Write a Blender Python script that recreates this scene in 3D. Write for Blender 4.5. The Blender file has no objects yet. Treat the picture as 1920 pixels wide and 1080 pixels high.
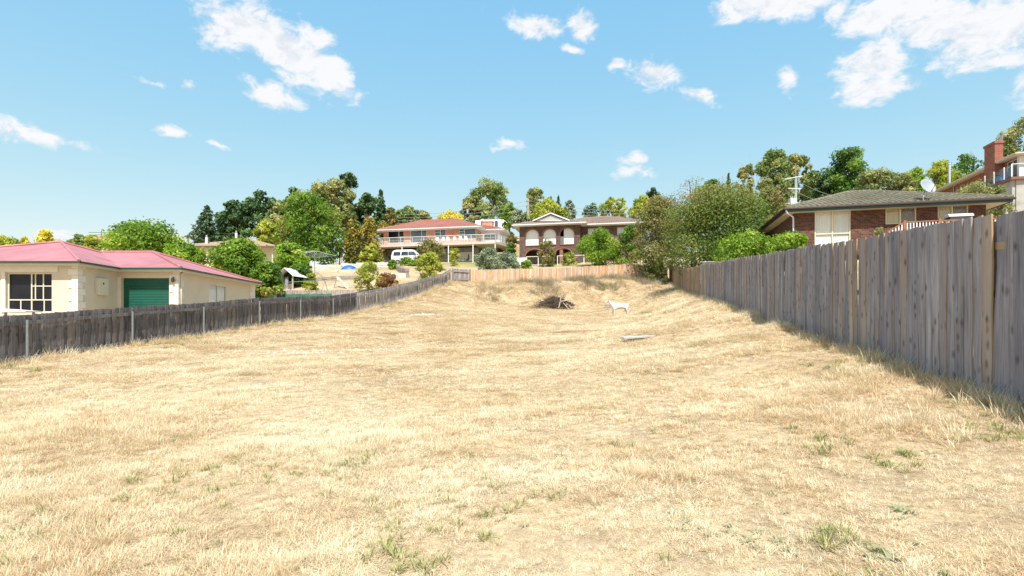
import bpy, bmesh, math, random
import numpy as np
from mathutils import Vector, Matrix, Euler

R = math.radians
random.seed(7)
rng = np.random.default_rng(11)
scene = bpy.context.scene
COL = scene.collection

# ------------------------------------------------------------------ camera
EYE = 1.65
HZ = 620.0          # row of the horizon in the 1920 x 1080 photograph
F = 1000.0          # focal length in photograph pixels
cam_d = bpy.data.cameras.new('camera')
cam = bpy.data.objects.new('camera', cam_d)
COL.objects.link(cam)
cam.location = (0, 0, EYE)
cam.rotation_euler = (R(90), 0, 0)
cam_d.sensor_width = 36
cam_d.lens = 36 * F / 1920
cam_d.shift_y = (HZ - 540) / 1920
cam_d.clip_start = 0.05
cam_d.clip_end = 3000
scene.camera = cam

# ------------------------------------------------------------------ sun, sky, exposure
SUN_EL, SUN_X, SUN_Y = 57.0, 0.05, -0.999      # where the sun stands: behind the camera, slightly right
sun_d = bpy.data.lights.new('sun', 'SUN')
sun_d.energy = 4.5
sun_d.angle = R(0.53)
sun_d.color = (1.0, 0.968, 0.915)
sun = bpy.data.objects.new('sun', sun_d)
COL.objects.link(sun)
ce = math.cos(R(SUN_EL))
sdir = Vector((SUN_X, SUN_Y, 0)).normalized() * ce
sdir.z = math.sin(R(SUN_EL))
sun.rotation_euler = sdir.to_track_quat('Z', 'Y').to_euler()
sun.location = (0, -20, 40)

scene.view_settings.view_transform = 'Standard'
scene.view_settings.look = 'None'
scene.view_settings.gamma = 1.0
scene.view_settings.exposure = 0.64
scene.view_settings.use_curve_mapping = False
scene.cycles.use_denoising = True
scene.cycles.denoising_prefilter = 'NONE'
scene.cycles.max_bounces = 5
scene.cycles.diffuse_bounces = 3
scene.cycles.transparent_max_bounces = 12
scene.cycles.caustics_reflective = False
scene.cycles.caustics_refractive = False

world = bpy.data.worlds.new('World')
scene.world = world
world.use_nodes = True
world.cycles.sampling_method = 'NONE'


SKY_CURVE, SKY_STR = ((0.93, 0.77), (0.45, 1.64), (0.05, 3.58)), 0.15


def build_world():
    nt = world.node_tree
    N, L = nt.nodes, nt.links
    N.clear()
    out = N.new('ShaderNodeOutputWorld')
    sky = N.new('ShaderNodeTexSky')
    sky.sky_type = 'NISHITA'
    sky.sun_disc = False
    sky.sun_elevation = R(SUN_EL)
    sky.sun_rotation = math.atan2(SUN_X, SUN_Y)
    sky.altitude = 0
    sky.air_density = 1.0
    sky.dust_density = 0.6
    sky.ozone_density = 1.6
    hs = N.new('ShaderNodeHueSaturation')
    hs.inputs['Hue'].default_value = 0.480
    hs.inputs['Saturation'].default_value = 0.92
    hs.inputs['Value'].default_value = 1.32
    L.new(sky.outputs[0], hs.inputs['Color'])
    bg1 = N.new('ShaderNodeBackground')
    bg1.inputs[1].default_value = SKY_STR
    sep = N.new('ShaderNodeSeparateColor'); com = N.new('ShaderNodeCombineColor')
    L.new(hs.outputs[0], sep.inputs[0])
    for i, (ex, k) in enumerate(SKY_CURVE):        # pale summer sky: blue nearly even, red rising to the horizon
        pw = N.new('ShaderNodeMath'); pw.operation = 'POWER'; pw.inputs[1].default_value = ex
        ml = N.new('ShaderNodeMath'); ml.operation = 'MULTIPLY'; ml.inputs[1].default_value = k
        L.new(sep.outputs[i], pw.inputs[0]); L.new(pw.outputs[0], ml.inputs[0]); L.new(ml.outputs[0], com.inputs[i])
    L.new(com.outputs[0], bg1.inputs[0])
    bg2 = N.new('ShaderNodeBackground')
    bg2.inputs[0].default_value = (0.97, 0.975, 1.0, 1)
    bg2.inputs[1].default_value = 0.64
    mix = N.new('ShaderNodeMixShader')
    L.new(bg1.outputs[0], mix.inputs[1])
    L.new(bg2.outputs[0], mix.inputs[2])
    L.new(mix.outputs[0], out.inputs[0])
    # fair weather clouds, placed by direction
    tc = N.new('ShaderNodeTexCoord')
    warpn = N.new('ShaderNodeTexNoise')
    warpn.inputs['Scale'].default_value = 9.0
    warpn.inputs['Detail'].default_value = 4.0
    warpn.inputs['Roughness'].default_value = 0.6
    L.new(tc.outputs['Generated'], warpn.inputs['Vector'])
    sub = N.new('ShaderNodeVectorMath'); sub.operation = 'SUBTRACT'
    sub.inputs[1].default_value = (0.5, 0.5, 0.5)
    L.new(warpn.outputs['Color'], sub.inputs[0])
    sc = N.new('ShaderNodeVectorMath'); sc.operation = 'SCALE'
    sc.inputs['Scale'].default_value = 0.06
    L.new(sub.outputs[0], sc.inputs[0])
    add = N.new('ShaderNodeVectorMath'); add.operation = 'ADD'
    L.new(tc.outputs['Generated'], add.inputs[0])
    L.new(sc.outputs[0], add.inputs[1])
    blobs = [(455, 48, 68, 40, 0, 1), (535, 92, 85, 40, -32, 1), (608, 132, 52, 30, -35, 1), (600, 82, 60, 22, -30, .7),
             (515, 178, 58, 22, -6, .85), (60, 250, 100, 19, -8, .8), 
             (325, 249, 28, 10, -5, .7), (335, 163, 18, 14, 0, .7), (270, 152, 34, 9, 0, .5), (402, 273, 30, 9, -8, .6), (1158, 126, 18, 12, 0, .7), 
             (1002, 45, 44, 18, -14, .85), (1086, 46, 26, 26, 30, .9), (1068, 98, 34, 12, -22, .55), 
             (1228, 138, 48, 30, -20, .85), (1318, 176, 42, 14, -18, .75), 
             (1455, 4, 95, 26, -6, .95), (1572, 10, 36, 20, 30, .75), (1680, 18, 85, 38, -10, 1), (1765, 50, 115, 42, -15, .9),
             (1868, 50, 115, 62, 0, .95), (1850, 122, 95, 24, -10, .7), (1628, 128, 46, 34, 20, .95), (1642, 166, 62, 22, 0, .9),
             (1476, 152, 19, 22, 35, .75), (950, 268, 44, 14, 5, .6),
             (1186, 307, 32, 18, 0, .7), (1196, 330, 56, 14, 0, .65), 
             (120, 442, 60, 14, 0, .7), 
             (330, 448, 26, 16, 0, .8), (1985, 150, 80, 40, 0, .8), (-160, 120, 90, 35, -15, .8),
             (760, -160, 150, 60, -20, .95), (1250, -220, 170, 60, 10, .95), ]
    items = []
    for (px, py, rx, ry, rot, st) in blobs:
        v = Vector(((px - 960) / F, 1.0, (HZ - py) / F))
        ln = v.length
        items.append((v.normalized(), rx / F / ln * (1 + 0.25 / ln), ry / F / ln * 1.15, rot, st))
    rr = random.Random(3)
    for i in range(6):
        az = R(80 + i * 38.0 + rr.uniform(-5, 5)); el = R(rr.uniform(8, 60))
        d = Vector((math.sin(az) * math.cos(el), math.cos(az) * math.cos(el), math.sin(el)))
        items.append((d, rr.uniform(.05, .12), rr.uniform(.025, .05), rr.uniform(-25, 25), .95))
    last = None
    for d, rx, ry, rot, st in items:
        t = Vector((d.y, -d.x, 0)).normalized()
        b = t.cross(d).normalized()
        c, s = math.cos(R(rot)), math.sin(R(rot))
        t2, b2 = t * c + b * s, b * c - t * s
        m = Matrix((t2, d, b2)).transposed()
        mp = N.new('ShaderNodeMapping'); mp.vector_type = 'TEXTURE'
        mp.inputs['Location'].default_value = d
        mp.inputs['Rotation'].default_value = m.to_euler('XYZ')
        mp.inputs['Scale'].default_value = (rx * 1.25, 0.25, ry * 1.3)
        L.new(add.outputs[0], mp.inputs['Vector'])
        le = N.new('ShaderNodeVectorMath'); le.operation = 'LENGTH'
        L.new(mp.outputs[0], le.inputs[0])
        ma = N.new('ShaderNodeMath'); ma.operation = 'MULTIPLY_ADD'
        ma.inputs[1].default_value = -1.0
        ma.inputs[2].default_value = st
        L.new(le.outputs['Value'], ma.inputs[0])
        if last is None:
            last = ma
        else:
            mx = N.new('ShaderNodeMath'); mx.operation = 'MAXIMUM'
            L.new(last.outputs[0], mx.inputs[0]); L.new(ma.outputs[0], mx.inputs[1])
            last = mx
    n2 = N.new('ShaderNodeTexNoise')
    n2.inputs['Scale'].default_value = 26.0
    n2.inputs['Detail'].default_value = 6.0
    n2.inputs['Roughness'].default_value = 0.66
    n2.inputs['Distortion'].default_value = 0.4
    mpn = N.new('ShaderNodeMapping'); mpn.inputs['Scale'].default_value = (1, 1, 1.7)
    L.new(tc.outputs['Generated'], mpn.inputs['Vector'])
    L.new(mpn.outputs[0], n2.inputs['Vector'])
    m2 = N.new('ShaderNodeMath'); m2.operation = 'MULTIPLY_ADD'
    m2.inputs[1].default_value = 1.7
    m2.inputs[2].default_value = -0.88
    L.new(n2.outputs[0], m2.inputs[0])
    m3 = N.new('ShaderNodeMath'); m3.operation = 'ADD'
    L.new(last.outputs[0], m3.inputs[0]); L.new(m2.outputs[0], m3.inputs[1])
    mr = N.new('ShaderNodeMapRange'); mr.interpolation_type = 'SMOOTHSTEP'
    mr.inputs['From Min'].default_value = -0.02
    mr.inputs['From Max'].default_value = 0.55
    mr.inputs['To Max'].default_value = 0.97
    L.new(m3.outputs[0], mr.inputs['Value'])
    L.new(mr.outputs[0], mix.inputs[0])
    cr = N.new('ShaderNodeValToRGB')
    cr.color_ramp.elements[0].position = .36; cr.color_ramp.elements[0].color = (.80, .84, .90, 1)
    cr.color_ramp.elements[1].position = .52; cr.color_ramp.elements[1].color = (.97, .975, 1.0, 1)
    L.new(n2.outputs[0], cr.inputs[0])
    L.new(cr.outputs[0], bg2.inputs[0])


build_world()


def ray(px, py, Y):
    """the point at depth Y seen at pixel (px, py) of the photograph"""
    return Vector(((px - 960) / F * Y, Y, EYE + (HZ - py) / F * Y))


# ------------------------------------------------------------------ tagging and mesh helpers
def tag(o, label=None, cat=None, group=None, kind=None):
    if label: o['label'] = label
    if cat: o['category'] = cat
    if group: o['group'] = group
    if kind: o['kind'] = kind
    return o


def empty(name, loc=(0, 0, 0), rz=0.0):
    o = bpy.data.objects.new(name, None)
    o.empty_display_size = 0.3
    COL.objects.link(o)
    o.location = loc
    o.rotation_euler = (0, 0, rz)
    return o


def thing(name, label, cat, loc=(0, 0, 0), rz=0.0, group=None):
    return tag(empty(name, loc, rz), label, cat, group)


def link(name, me, parent=None, loc=None, rot=None):
    o = bpy.data.objects.new(name, me)
    COL.objects.link(o)
    if parent is not None:
        o.parent = parent
    if loc is not None:
        o.location = loc
    if rot is not None:
        o.rotation_euler = rot
    return o


class MB:
    def __init__(self):
        self.v = []
        self.f = []

    def poly(self, pts):
        b = len(self.v)
        self.v += [tuple(p) for p in pts]
        self.f.append(tuple(range(b, b + len(pts))))
        return self

    def box(self, a, b, M=None):
        x0, y0, z0 = a; x1, y1, z1 = b
        if x0 > x1: x0, x1 = x1, x0
        if y0 > y1: y0, y1 = y1, y0
        if z0 > z1: z0, z1 = z1, z0
        p = [(x0, y0, z0), (x1, y0, z0), (x1, y1, z0), (x0, y1, z0), (x0, y0, z1), (x1, y0, z1), (x1, y1, z1), (x0, y1, z1)]
        if M is not None:
            p = [tuple(M @ Vector(q)) for q in p]
        n = len(self.v)
        self.v += p
        self.f += [tuple(n + i for i in q) for q in ((0, 3, 2, 1), (4, 5, 6, 7), (0, 1, 5, 4), (1, 2, 6, 5), (2, 3, 7, 6), (3, 0, 4, 7))]
        return self

    def beam(self, p, q, w, h, up=(0, 0, 1)):
        """a square bar from p to q"""
        p, q = Vector(p), Vector(q)
        d = (q - p)
        ln = d.length
        if ln < 1e-6: return self
        d.normalize()
        u = Vector(up)
        s = d.cross(u)
        if s.length < 1e-4:
            s = d.cross(Vector((0, 1, 0)))
        s.normalize(); u = s.cross(d).normalized()
        n = len(self.v)
        for base in (p, q):
            for a, b in ((-1, -1), (1, -1), (1, 1), (-1, 1)):
                self.v.append(tuple(base + s * a * w / 2 + u * b * h / 2))
        self.f += [(n, n + 1, n + 2, n + 3), (n + 7, n + 6, n + 5, n + 4)]
        for i in range(4):
            j = (i + 1) % 4
            self.f.append((n + j, n + i, n + 4 + i, n + 4 + j))
        return self

    def tube(self, pts, rad, n=6, cap=True):
        pts = [Vector(p) for p in pts]
        if not hasattr(rad, '__len__'): rad = [rad] * len(pts)
        base = len(self.v)
        prev = None
        for i, p in enumerate(pts):
            d = (pts[min(i + 1, len(pts) - 1)] - pts[max(i - 1, 0)]).normalized()
            if prev is None:
                s = d.cross(Vector((0, 0, 1)))
                if s.length < 0.05: s = d.cross(Vector((0, 1, 0)))
            else:
                s = prev - d * prev.dot(d)
                if s.length < 1e-4: s = d.cross(Vector((0, 1, 0)))
            s.normalize(); prev = s
            t = d.cross(s)
            for k in range(n):
                a = 2 * math.pi * k / n
                self.v.append(tuple(p + (s * math.cos(a) + t * math.sin(a)) * rad[i]))
        for i in range(len(pts) - 1):
            for k in range(n):
                a = base + i * n + k; b = base + i * n + (k + 1) % n
                self.f.append((a, b, b + n, a + n))
        if cap:
            self.f.append(tuple(base + k for k in range(n))[::-1])
            e = base + (len(pts) - 1) * n
            self.f.append(tuple(e + k for k in range(n)))
        return self

    def prism(self, pts2, y0, y1, axes='xz'):
        """closed outline in (x,z) extruded along y (axes xz), or in (y,z) along x (axes yz), or (x,y) along z"""
        def P(a, b, c):
            return {'xz': (a, c, b), 'yz': (c, a, b), 'xy': (a, b, c)}[axes]
        n = len(pts2); b = len(self.v)
        self.v += [P(a, c, y0) for a, c in pts2] + [P(a, c, y1) for a, c in pts2]
        self.f.append(tuple(range(b, b + n)))
        self.f.append(tuple(range(b + 2 * n - 1, b + n - 1, -1)))
        for i in range(n):
            j = (i + 1) % n
            self.f.append((b + j, b + i, b + n + i, b + n + j))
        return self

    def mesh(self, name, mat=None, smooth=False, fix=True):
        me = bpy.data.meshes.new(name)
        me.from_pydata(self.v, [], self.f)
        if fix:
            bm = bmesh.new(); bm.from_mesh(me)
            bmesh.ops.recalc_face_normals(bm, faces=bm.faces)
            bm.to_mesh(me); bm.free()
        if mat: me.materials.append(mat)
        if smooth:
            me.polygons.foreach_set('use_smooth', [True] * len(me.polygons))
        me.update()
        return me

    def build(self, name, mat=None, parent=None, smooth=False, loc=None, rot=None, fix=True, bevel=0):
        o = link(name, self.mesh(name, mat, smooth, fix), parent, loc, rot)
        if bevel:
            m = o.modifiers.new('bevel', 'BEVEL'); m.width = bevel; m.segments = 2; m.limit_method = 'ANGLE'
        return o


def fast_mesh(name, verts, quads, mat=None, face_attr=None, tris=None):
    """mesh from numpy arrays (quads n x 4)"""
    me = bpy.data.meshes.new(name)
    nv = len(verts)
    me.vertices.add(nv)
    me.vertices.foreach_set('co', np.asarray(verts, dtype=np.float32).ravel())
    k = quads.shape[1]
    nq = len(quads)
    me.loops.add(nq * k)
    me.loops.foreach_set('vertex_index', quads.astype(np.int32).ravel())
    me.polygons.add(nq)
    me.polygons.foreach_set('loop_start', np.arange(0, nq * k, k, dtype=np.int32))
    if face_attr:
        for nm, arr in face_attr.items():
            at = me.attributes.new(nm, 'FLOAT', 'FACE')
            at.data.foreach_set('value', np.asarray(arr, dtype=np.float32))
    if mat: me.materials.append(mat)
    me.update(calc_edges=True)
    me.validate()
    return me


# ------------------------------------------------------------------ materials
MATS = {}


def newmat(name):
    m = bpy.data.materials.new(name)
    m.use_nodes = True
    nt = m.node_tree
    b = nt.nodes['Principled BSDF']
    return m, nt, b


def ramp(nt, stops, interp='LINEAR'):
    r = nt.nodes.new('ShaderNodeValToRGB')
    r.color_ramp.interpolation = interp
    el = r.color_ramp.elements
    while len(el) < len(stops): el.new(0.5)
    for e, (p, c) in zip(el, stops):
        e.position = p
        e.color = (*c, 1) if len(c) == 3 else c
    return r


def noise_node(nt, scale, detail=4, rough=0.55, vec=None, sc=None, dist=0.0):
    n = nt.nodes.new('ShaderNodeTexNoise')
    n.inputs['Scale'].default_value = scale
    n.inputs['Detail'].default_value = detail
    n.inputs['Roughness'].default_value = rough
    n.inputs['Distortion'].default_value = dist
    if vec is not None:
        if sc:
            mp = nt.nodes.new('ShaderNodeMapping')
            mp.inputs['Scale'].default_value = sc
            nt.links.new(vec, mp.inputs['Vector']); vec = mp.outputs[0]
        nt.links.new(vec, n.inputs['Vector'])
    return n


def pos(nt):
    return nt.nodes.new('ShaderNodeNewGeometry').outputs['Position']


def objco(nt):
    return nt.nodes.new('ShaderNodeTexCoord').outputs['Object']


def mixc(nt, a, b, fac, mode='MIX'):
    m = nt.nodes.new('ShaderNodeMix')
    m.data_type = 'RGBA'; m.blend_type = mode
    for sock, v in ((m.inputs[6], a), (m.inputs[7], b), (m.inputs[0], fac)):
        if hasattr(v, 'links') or hasattr(v, 'is_linked'):
            nt.links.new(v, sock)
        elif isinstance(v, (int, float)):
            sock.default_value = v
        else:
            sock.default_value = (*v, 1)
    return m.outputs[2]


def bump(nt, b, height, strength=0.3, dist=0.02):
    bp = nt.nodes.new('ShaderNodeBump')
    bp.inputs['Strength'].default_value = strength
    bp.inputs['Distance'].default_value = dist
    nt.links.new(height, bp.inputs['Height'])
    nt.links.new(bp.outputs[0], b.inputs['Normal'])


def simple(name, col, rough=0.6, var=0.12, scale=3.0, metal=0.0, bumpy=0.0, streak=None):
    """plain coating with a little dirt and unevenness"""
    if name in MATS: return MATS[name]
    m, nt, b = newmat(name)
    n = noise_node(nt, scale, 6, 0.6, pos(nt), streak)
    c2 = tuple(max(0, c * (1 - var * 2)) for c in col)
    c3 = tuple(min(1, c * (1 + var * .5)) for c in col)
    r = ramp(nt, [(0.25, c2), (0.5, col), (0.8, c3)])
    nt.links.new(n.outputs[0], r.inputs[0])
    nt.links.new(r.outputs[0], b.inputs['Base Color'])
    b.inputs['Roughness'].default_value = rough
    b.inputs['Metallic'].default_value = metal
    if bumpy:
        n2 = noise_node(nt, 60, 4, 0.6, pos(nt))
        bump(nt, b, n2.outputs[0], bumpy * .25, 0.004)
    MATS[name] = m
    return m


def brick_mat(name, c1, c2, mortar, axis='x', rough=0.85):
    """bricks 230 x 76 with 10 mm joints in the wall's own plane"""
    m, nt, b = newmat(name)
    co = objco(nt)
    sp = nt.nodes.new('ShaderNodeSeparateXYZ'); nt.links.new(co, sp.inputs[0])
    cb = nt.nodes.new('ShaderNodeCombineXYZ')
    ad = nt.nodes.new('ShaderNodeMath'); ad.operation = 'ADD'
    nt.links.new(sp.outputs[0], ad.inputs[0]); nt.links.new(sp.outputs[1], ad.inputs[1])
    nt.links.new(ad.outputs[0], cb.inputs[0])
    nt.links.new(sp.outputs[2], cb.inputs[1])
    br = nt.nodes.new('ShaderNodeTexBrick')
    br.inputs['Scale'].default_value = 1.0
    br.inputs['Brick Width'].default_value = 0.24
    br.inputs['Row Height'].default_value = 0.086
    br.inputs['Mortar Size'].default_value = 0.006
    br.inputs['Mortar Smooth'].default_value = 0.15
    br.inputs['Bias'].default_value = -0.2
    br.inputs['Color1'].default_value = (*c1, 1)
    br.inputs['Color2'].default_value = (*c2, 1)
    br.inputs['Mortar'].default_value = (*mortar, 1)
    nt.links.new(cb.outputs[0], br.inputs['Vector'])
    n = noise_node(nt, 2.2, 7, 0.65, pos(nt))
    r = ramp(nt, [(0.3, (0.72, 0.7, 0.7)), (0.7, (1.15, 1.12, 1.1))])
    nt.links.new(n.outputs[0], r.inputs[0])
    col = mixc(nt, br.outputs['Color'], r.outputs[0], 1.0, 'MULTIPLY')
    nt.links.new(col, b.inputs['Base Color'])
    b.inputs['Roughness'].default_value = rough
    inv = nt.nodes.new('ShaderNodeMath'); inv.operation = 'SUBTRACT'; inv.inputs[0].default_value = 1.0
    nt.links.new(br.outputs['Fac'], inv.inputs[1])
    bump(nt, b, inv.outputs[0], 0.2, 0.006)
    MATS[name] = m
    return m


def wood_mat(name, cols, dark, tanamt=0.25, tan=(0.36, 0.27, 0.2), knots=True, rough=0.9, vary=1.0, edge=None):
    """sawn timber board, long grain along local z, each board its own tint and figure"""
    m, nt, b = newmat(name)
    N, L = nt.nodes, nt.links
    oi = N.new('ShaderNodeObjectInfo')
    co = objco(nt)
    off = N.new('ShaderNodeVectorMath'); off.operation = 'SCALE'
    off.inputs[0].default_value = (3.1, 7.7, 41.0)
    L.new(oi.outputs['Random'], off.inputs['Scale'])
    ad = N.new('ShaderNodeVectorMath'); ad.operation = 'ADD'
    L.new(co, ad.inputs[0]); L.new(off.outputs[0], ad.inputs[1])
    v = ad.outputs[0]
    g1 = noise_node(nt, 1.0, 7, 0.62, v, (34, 34, 1.6), 0.6)
    g2 = noise_node(nt, 1.0, 3, 0.5, v, (6, 6, 0.9))
    r1 = ramp(nt, [(0.28, cols[0]), (0.5, cols[1]), (0.74, cols[2])])
    L.new(g1.outputs[0], r1.inputs[0])
    # board to board tint
    rt = ramp(nt, [(0.0, (0.66, 0.66, 0.7)), (0.3, (0.98, 0.97, 1.0)), (0.65, (0.84, 0.84, 0.88)), (1.0, (1.2, 1.18, 1.17))])
    L.new(oi.outputs['Random'], rt.inputs[0])
    c = mixc(nt, r1.outputs[0], rt.outputs[0], vary, 'MULTIPLY')
    # some boards keep their tan colour
    w = N.new('ShaderNodeTexWhiteNoise'); w.noise_dimensions = '1D'
    L.new(oi.outputs['Random'], w.inputs['W'])
    rr = ramp(nt, [(1 - tanamt - 0.1, (0, 0, 0)), (1 - tanamt + 0.12, (0.75, 0.75, 0.75))])
    L.new(w.outputs['Value'], rr.inputs[0])
    tt = mixc(nt, tan, tuple(t * 1.35 for t in tan), g1.outputs[0])
    c = mixc(nt, c, tt, rr.outputs[0])
    # cloudy weathering
    r2 = ramp(nt, [(0.3, (0.72, 0.71, 0.74)), (0.65, (1.1, 1.09, 1.08))])
    L.new(g2.outputs[0], r2.inputs[0])
    c = mixc(nt, c, r2.outputs[0], 1.0, 'MULTIPLY')
    if knots:
        vo = N.new('ShaderNodeTexVoronoi'); vo.feature = 'F1'
        vo.inputs['Scale'].default_value = 1.0
        mp = N.new('ShaderNodeMapping'); mp.inputs['Scale'].default_value = (11.0, 2.0, 6.5)
        wn = noise_node(nt, 9, 3, 0.5, v)
        vm = N.new('ShaderNodeMixRGB'); vm.blend_type = 'ADD'; vm.inputs[0].default_value = 0.05
        L.new(v, vm.inputs[1]); L.new(wn.outputs['Color'], vm.inputs[2])
        L.new(vm.outputs[0], mp.inputs['Vector']); L.new(mp.outputs[0], vo.inputs['Vector'])
        rk = ramp(nt, [(0.05, (.85, .85, .85)), (0.2, (0.5, 0.5, 0.5)), (0.42, (0, 0, 0))])
        L.new(vo.outputs['Distance'], rk.inputs[0])
        sel = N.new('ShaderNodeSeparateColor'); L.new(vo.outputs['Color'], sel.inputs[0])
        gt = N.new('ShaderNodeMath'); gt.operation = 'GREATER_THAN'; gt.inputs[1].default_value = 0.66
        L.new(sel.outputs[0], gt.inputs[0])
        mu = N.new('ShaderNodeMath'); mu.operation = 'MULTIPLY'
        L.new(gt.outputs[0], mu.inputs[0]); L.new(rk.outputs[0], mu.inputs[1])
        c = mixc(nt, c, dark, mu.outputs[0])
    if edge:        # raw tan timber showing along one sawn edge
        sx = N.new('ShaderNodeSeparateXYZ'); L.new(co, sx.inputs[0])
        er = N.new('ShaderNodeMapRange'); er.inputs['From Min'].default_value = edge; er.inputs['From Max'].default_value = edge + .006
        L.new(sx.outputs[0], er.inputs['Value'])
        em = N.new('ShaderNodeMath'); em.operation = 'MULTIPLY'; L.new(er.outputs[0], em.inputs[0])
        eg = ramp(nt, [(.35, (0, 0, 0)), (.55, (.8, .8, .8))]); L.new(w.outputs['Value'], eg.inputs[0]); L.new(eg.outputs[0], em.inputs[1])
        c = mixc(nt, c, (.40, .27, .15), em.outputs[0])
    L.new(c, b.inputs['Base Color'])
    b.inputs['Roughness'].default_value = rough
    b.inputs['Specular IOR Level'].default_value = 0.25
    bump(nt, b, g1.outputs[0], 0.45, 0.008)
    MATS[name] = m
    return m


def leaf_mat(name, stops, trans=0.35, rough=0.55, boost=1.55):
    m = bpy.data.materials.new(name)
    m.use_nodes = True
    nt = m.node_tree
    N, L = nt.nodes, nt.links
    N.clear()
    out = N.new('ShaderNodeOutputMaterial')
    at = N.new('ShaderNodeAttribute'); at.attribute_name = 'tint'
    r = ramp(nt, [(p_, tuple(min(.75, k_ * boost) for k_ in c_)) for p_, c_ in stops])
    L.new(at.outputs['Fac'], r.inputs[0])
    d = N.new('ShaderNodeBsdfPrincipled')
    d.inputs['Roughness'].default_value = rough
    d.inputs['Specular IOR Level'].default_value = 0.3
    L.new(r.outputs[0], d.inputs['Base Color'])
    t = N.new('ShaderNodeBsdfTranslucent')
    hs = N.new('ShaderNodeHueSaturation'); hs.inputs['Hue'].default_value = 0.48
    hs.inputs['Saturation'].default_value = 1.1; hs.inputs['Value'].default_value = 1.325
    L.new(r.outputs[0], hs.inputs['Color']); L.new(hs.outputs[0], t.inputs['Color'])
    mx = N.new('ShaderNodeMixShader'); mx.inputs[0].default_value = trans
    L.new(d.outputs[0], mx.inputs[1]); L.new(t.outputs[0], mx.inputs[2])
    L.new(mx.outputs[0], out.inputs[0])
    MATS[name] = m
    return m


def glass_clear(name='clear_glass', tint=(0.975, 0.985, 0.985), refl=1.0):
    if name in MATS: return MATS[name]
    m = bpy.data.materials.new(name); m.use_nodes = True
    nt = m.node_tree; N, L = nt.nodes, nt.links; N.clear()
    out = N.new('ShaderNodeOutputMaterial')
    tr = N.new('ShaderNodeBsdfTransparent'); tr.inputs[0].default_value = (*tint, 1)
    gl = N.new('ShaderNodeBsdfGlossy'); gl.inputs['Roughness'].default_value = 0.03
    lw = N.new('ShaderNodeLayerWeight'); lw.inputs[0].default_value = 0.5
    pw = N.new('ShaderNodeMath'); pw.operation = 'POWER'; pw.inputs[1].default_value = 4.0
    L.new(lw.outputs['Facing'], pw.inputs[0])
    mu = N.new('ShaderNodeMath'); mu.operation = 'MULTIPLY_ADD'; mu.inputs[1].default_value = 0.7 * refl; mu.inputs[2].default_value = 0.035 * refl; mu.use_clamp = True
    L.new(pw.outputs[0], mu.inputs[0])
    mx = N.new('ShaderNodeMixShader')
    L.new(mu.outputs[0], mx.inputs[0]); L.new(tr.outputs[0], mx.inputs[1]); L.new(gl.outputs[0], mx.inputs[2])
    L.new(mx.outputs[0], out.inputs[0])
    MATS[name] = m
    return m


def glass_dark(name='dark_glass', col=(0.006, 0.008, 0.012), spec=0.22):
    if name in MATS: return MATS[name]
    m, nt, b = newmat(name)
    n = noise_node(nt, 0.9, 3, 0.5, pos(nt))
    r = ramp(nt, [(0.35, col), (0.7, tuple(c * 2.2 + 0.004 for c in col))])
    nt.links.new(n.outputs[0], r.inputs[0]); nt.links.new(r.outputs[0], b.inputs['Base Color'])
    b.inputs['Roughness'].default_value = 0.04
    b.inputs['Specular IOR Level'].default_value = spec
    MATS[name] = m
    return m


def valnoise(x, y, s, seed=0):
    """smooth value noise in -1..1"""
    x = np.asarray(x, dtype=float) / s; y = np.asarray(y, dtype=float) / s
    xi = np.floor(x).astype(np.int64); yi = np.floor(y).astype(np.int64)
    xf = x - xi; yf = y - yi
    u = xf * xf * (3 - 2 * xf); v = yf * yf * (3 - 2 * yf)

    def h(a, b):
        n = (a * 374761393 + b * 668265263 + seed * 982451653) & 0x7fffffff
        n = ((n ^ (n >> 13)) * 1274126177) & 0x7fffffff
        return ((n ^ (n >> 16)) & 0xffff) / 32767.5 - 1.0
    a = h(xi, yi); b = h(xi + 1, yi); c = h(xi, yi + 1); d = h(xi + 1, yi + 1)
    return (a * (1 - u) + b * u) * (1 - v) + (c * (1 - u) + d * u) * v
# ------------------------------------------------------------------ terrain
def LX(y): return -14.16 + 0.2 * y        # left boundary
def RX(y): return 3.55 + 0.23 * y         # right boundary


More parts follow.
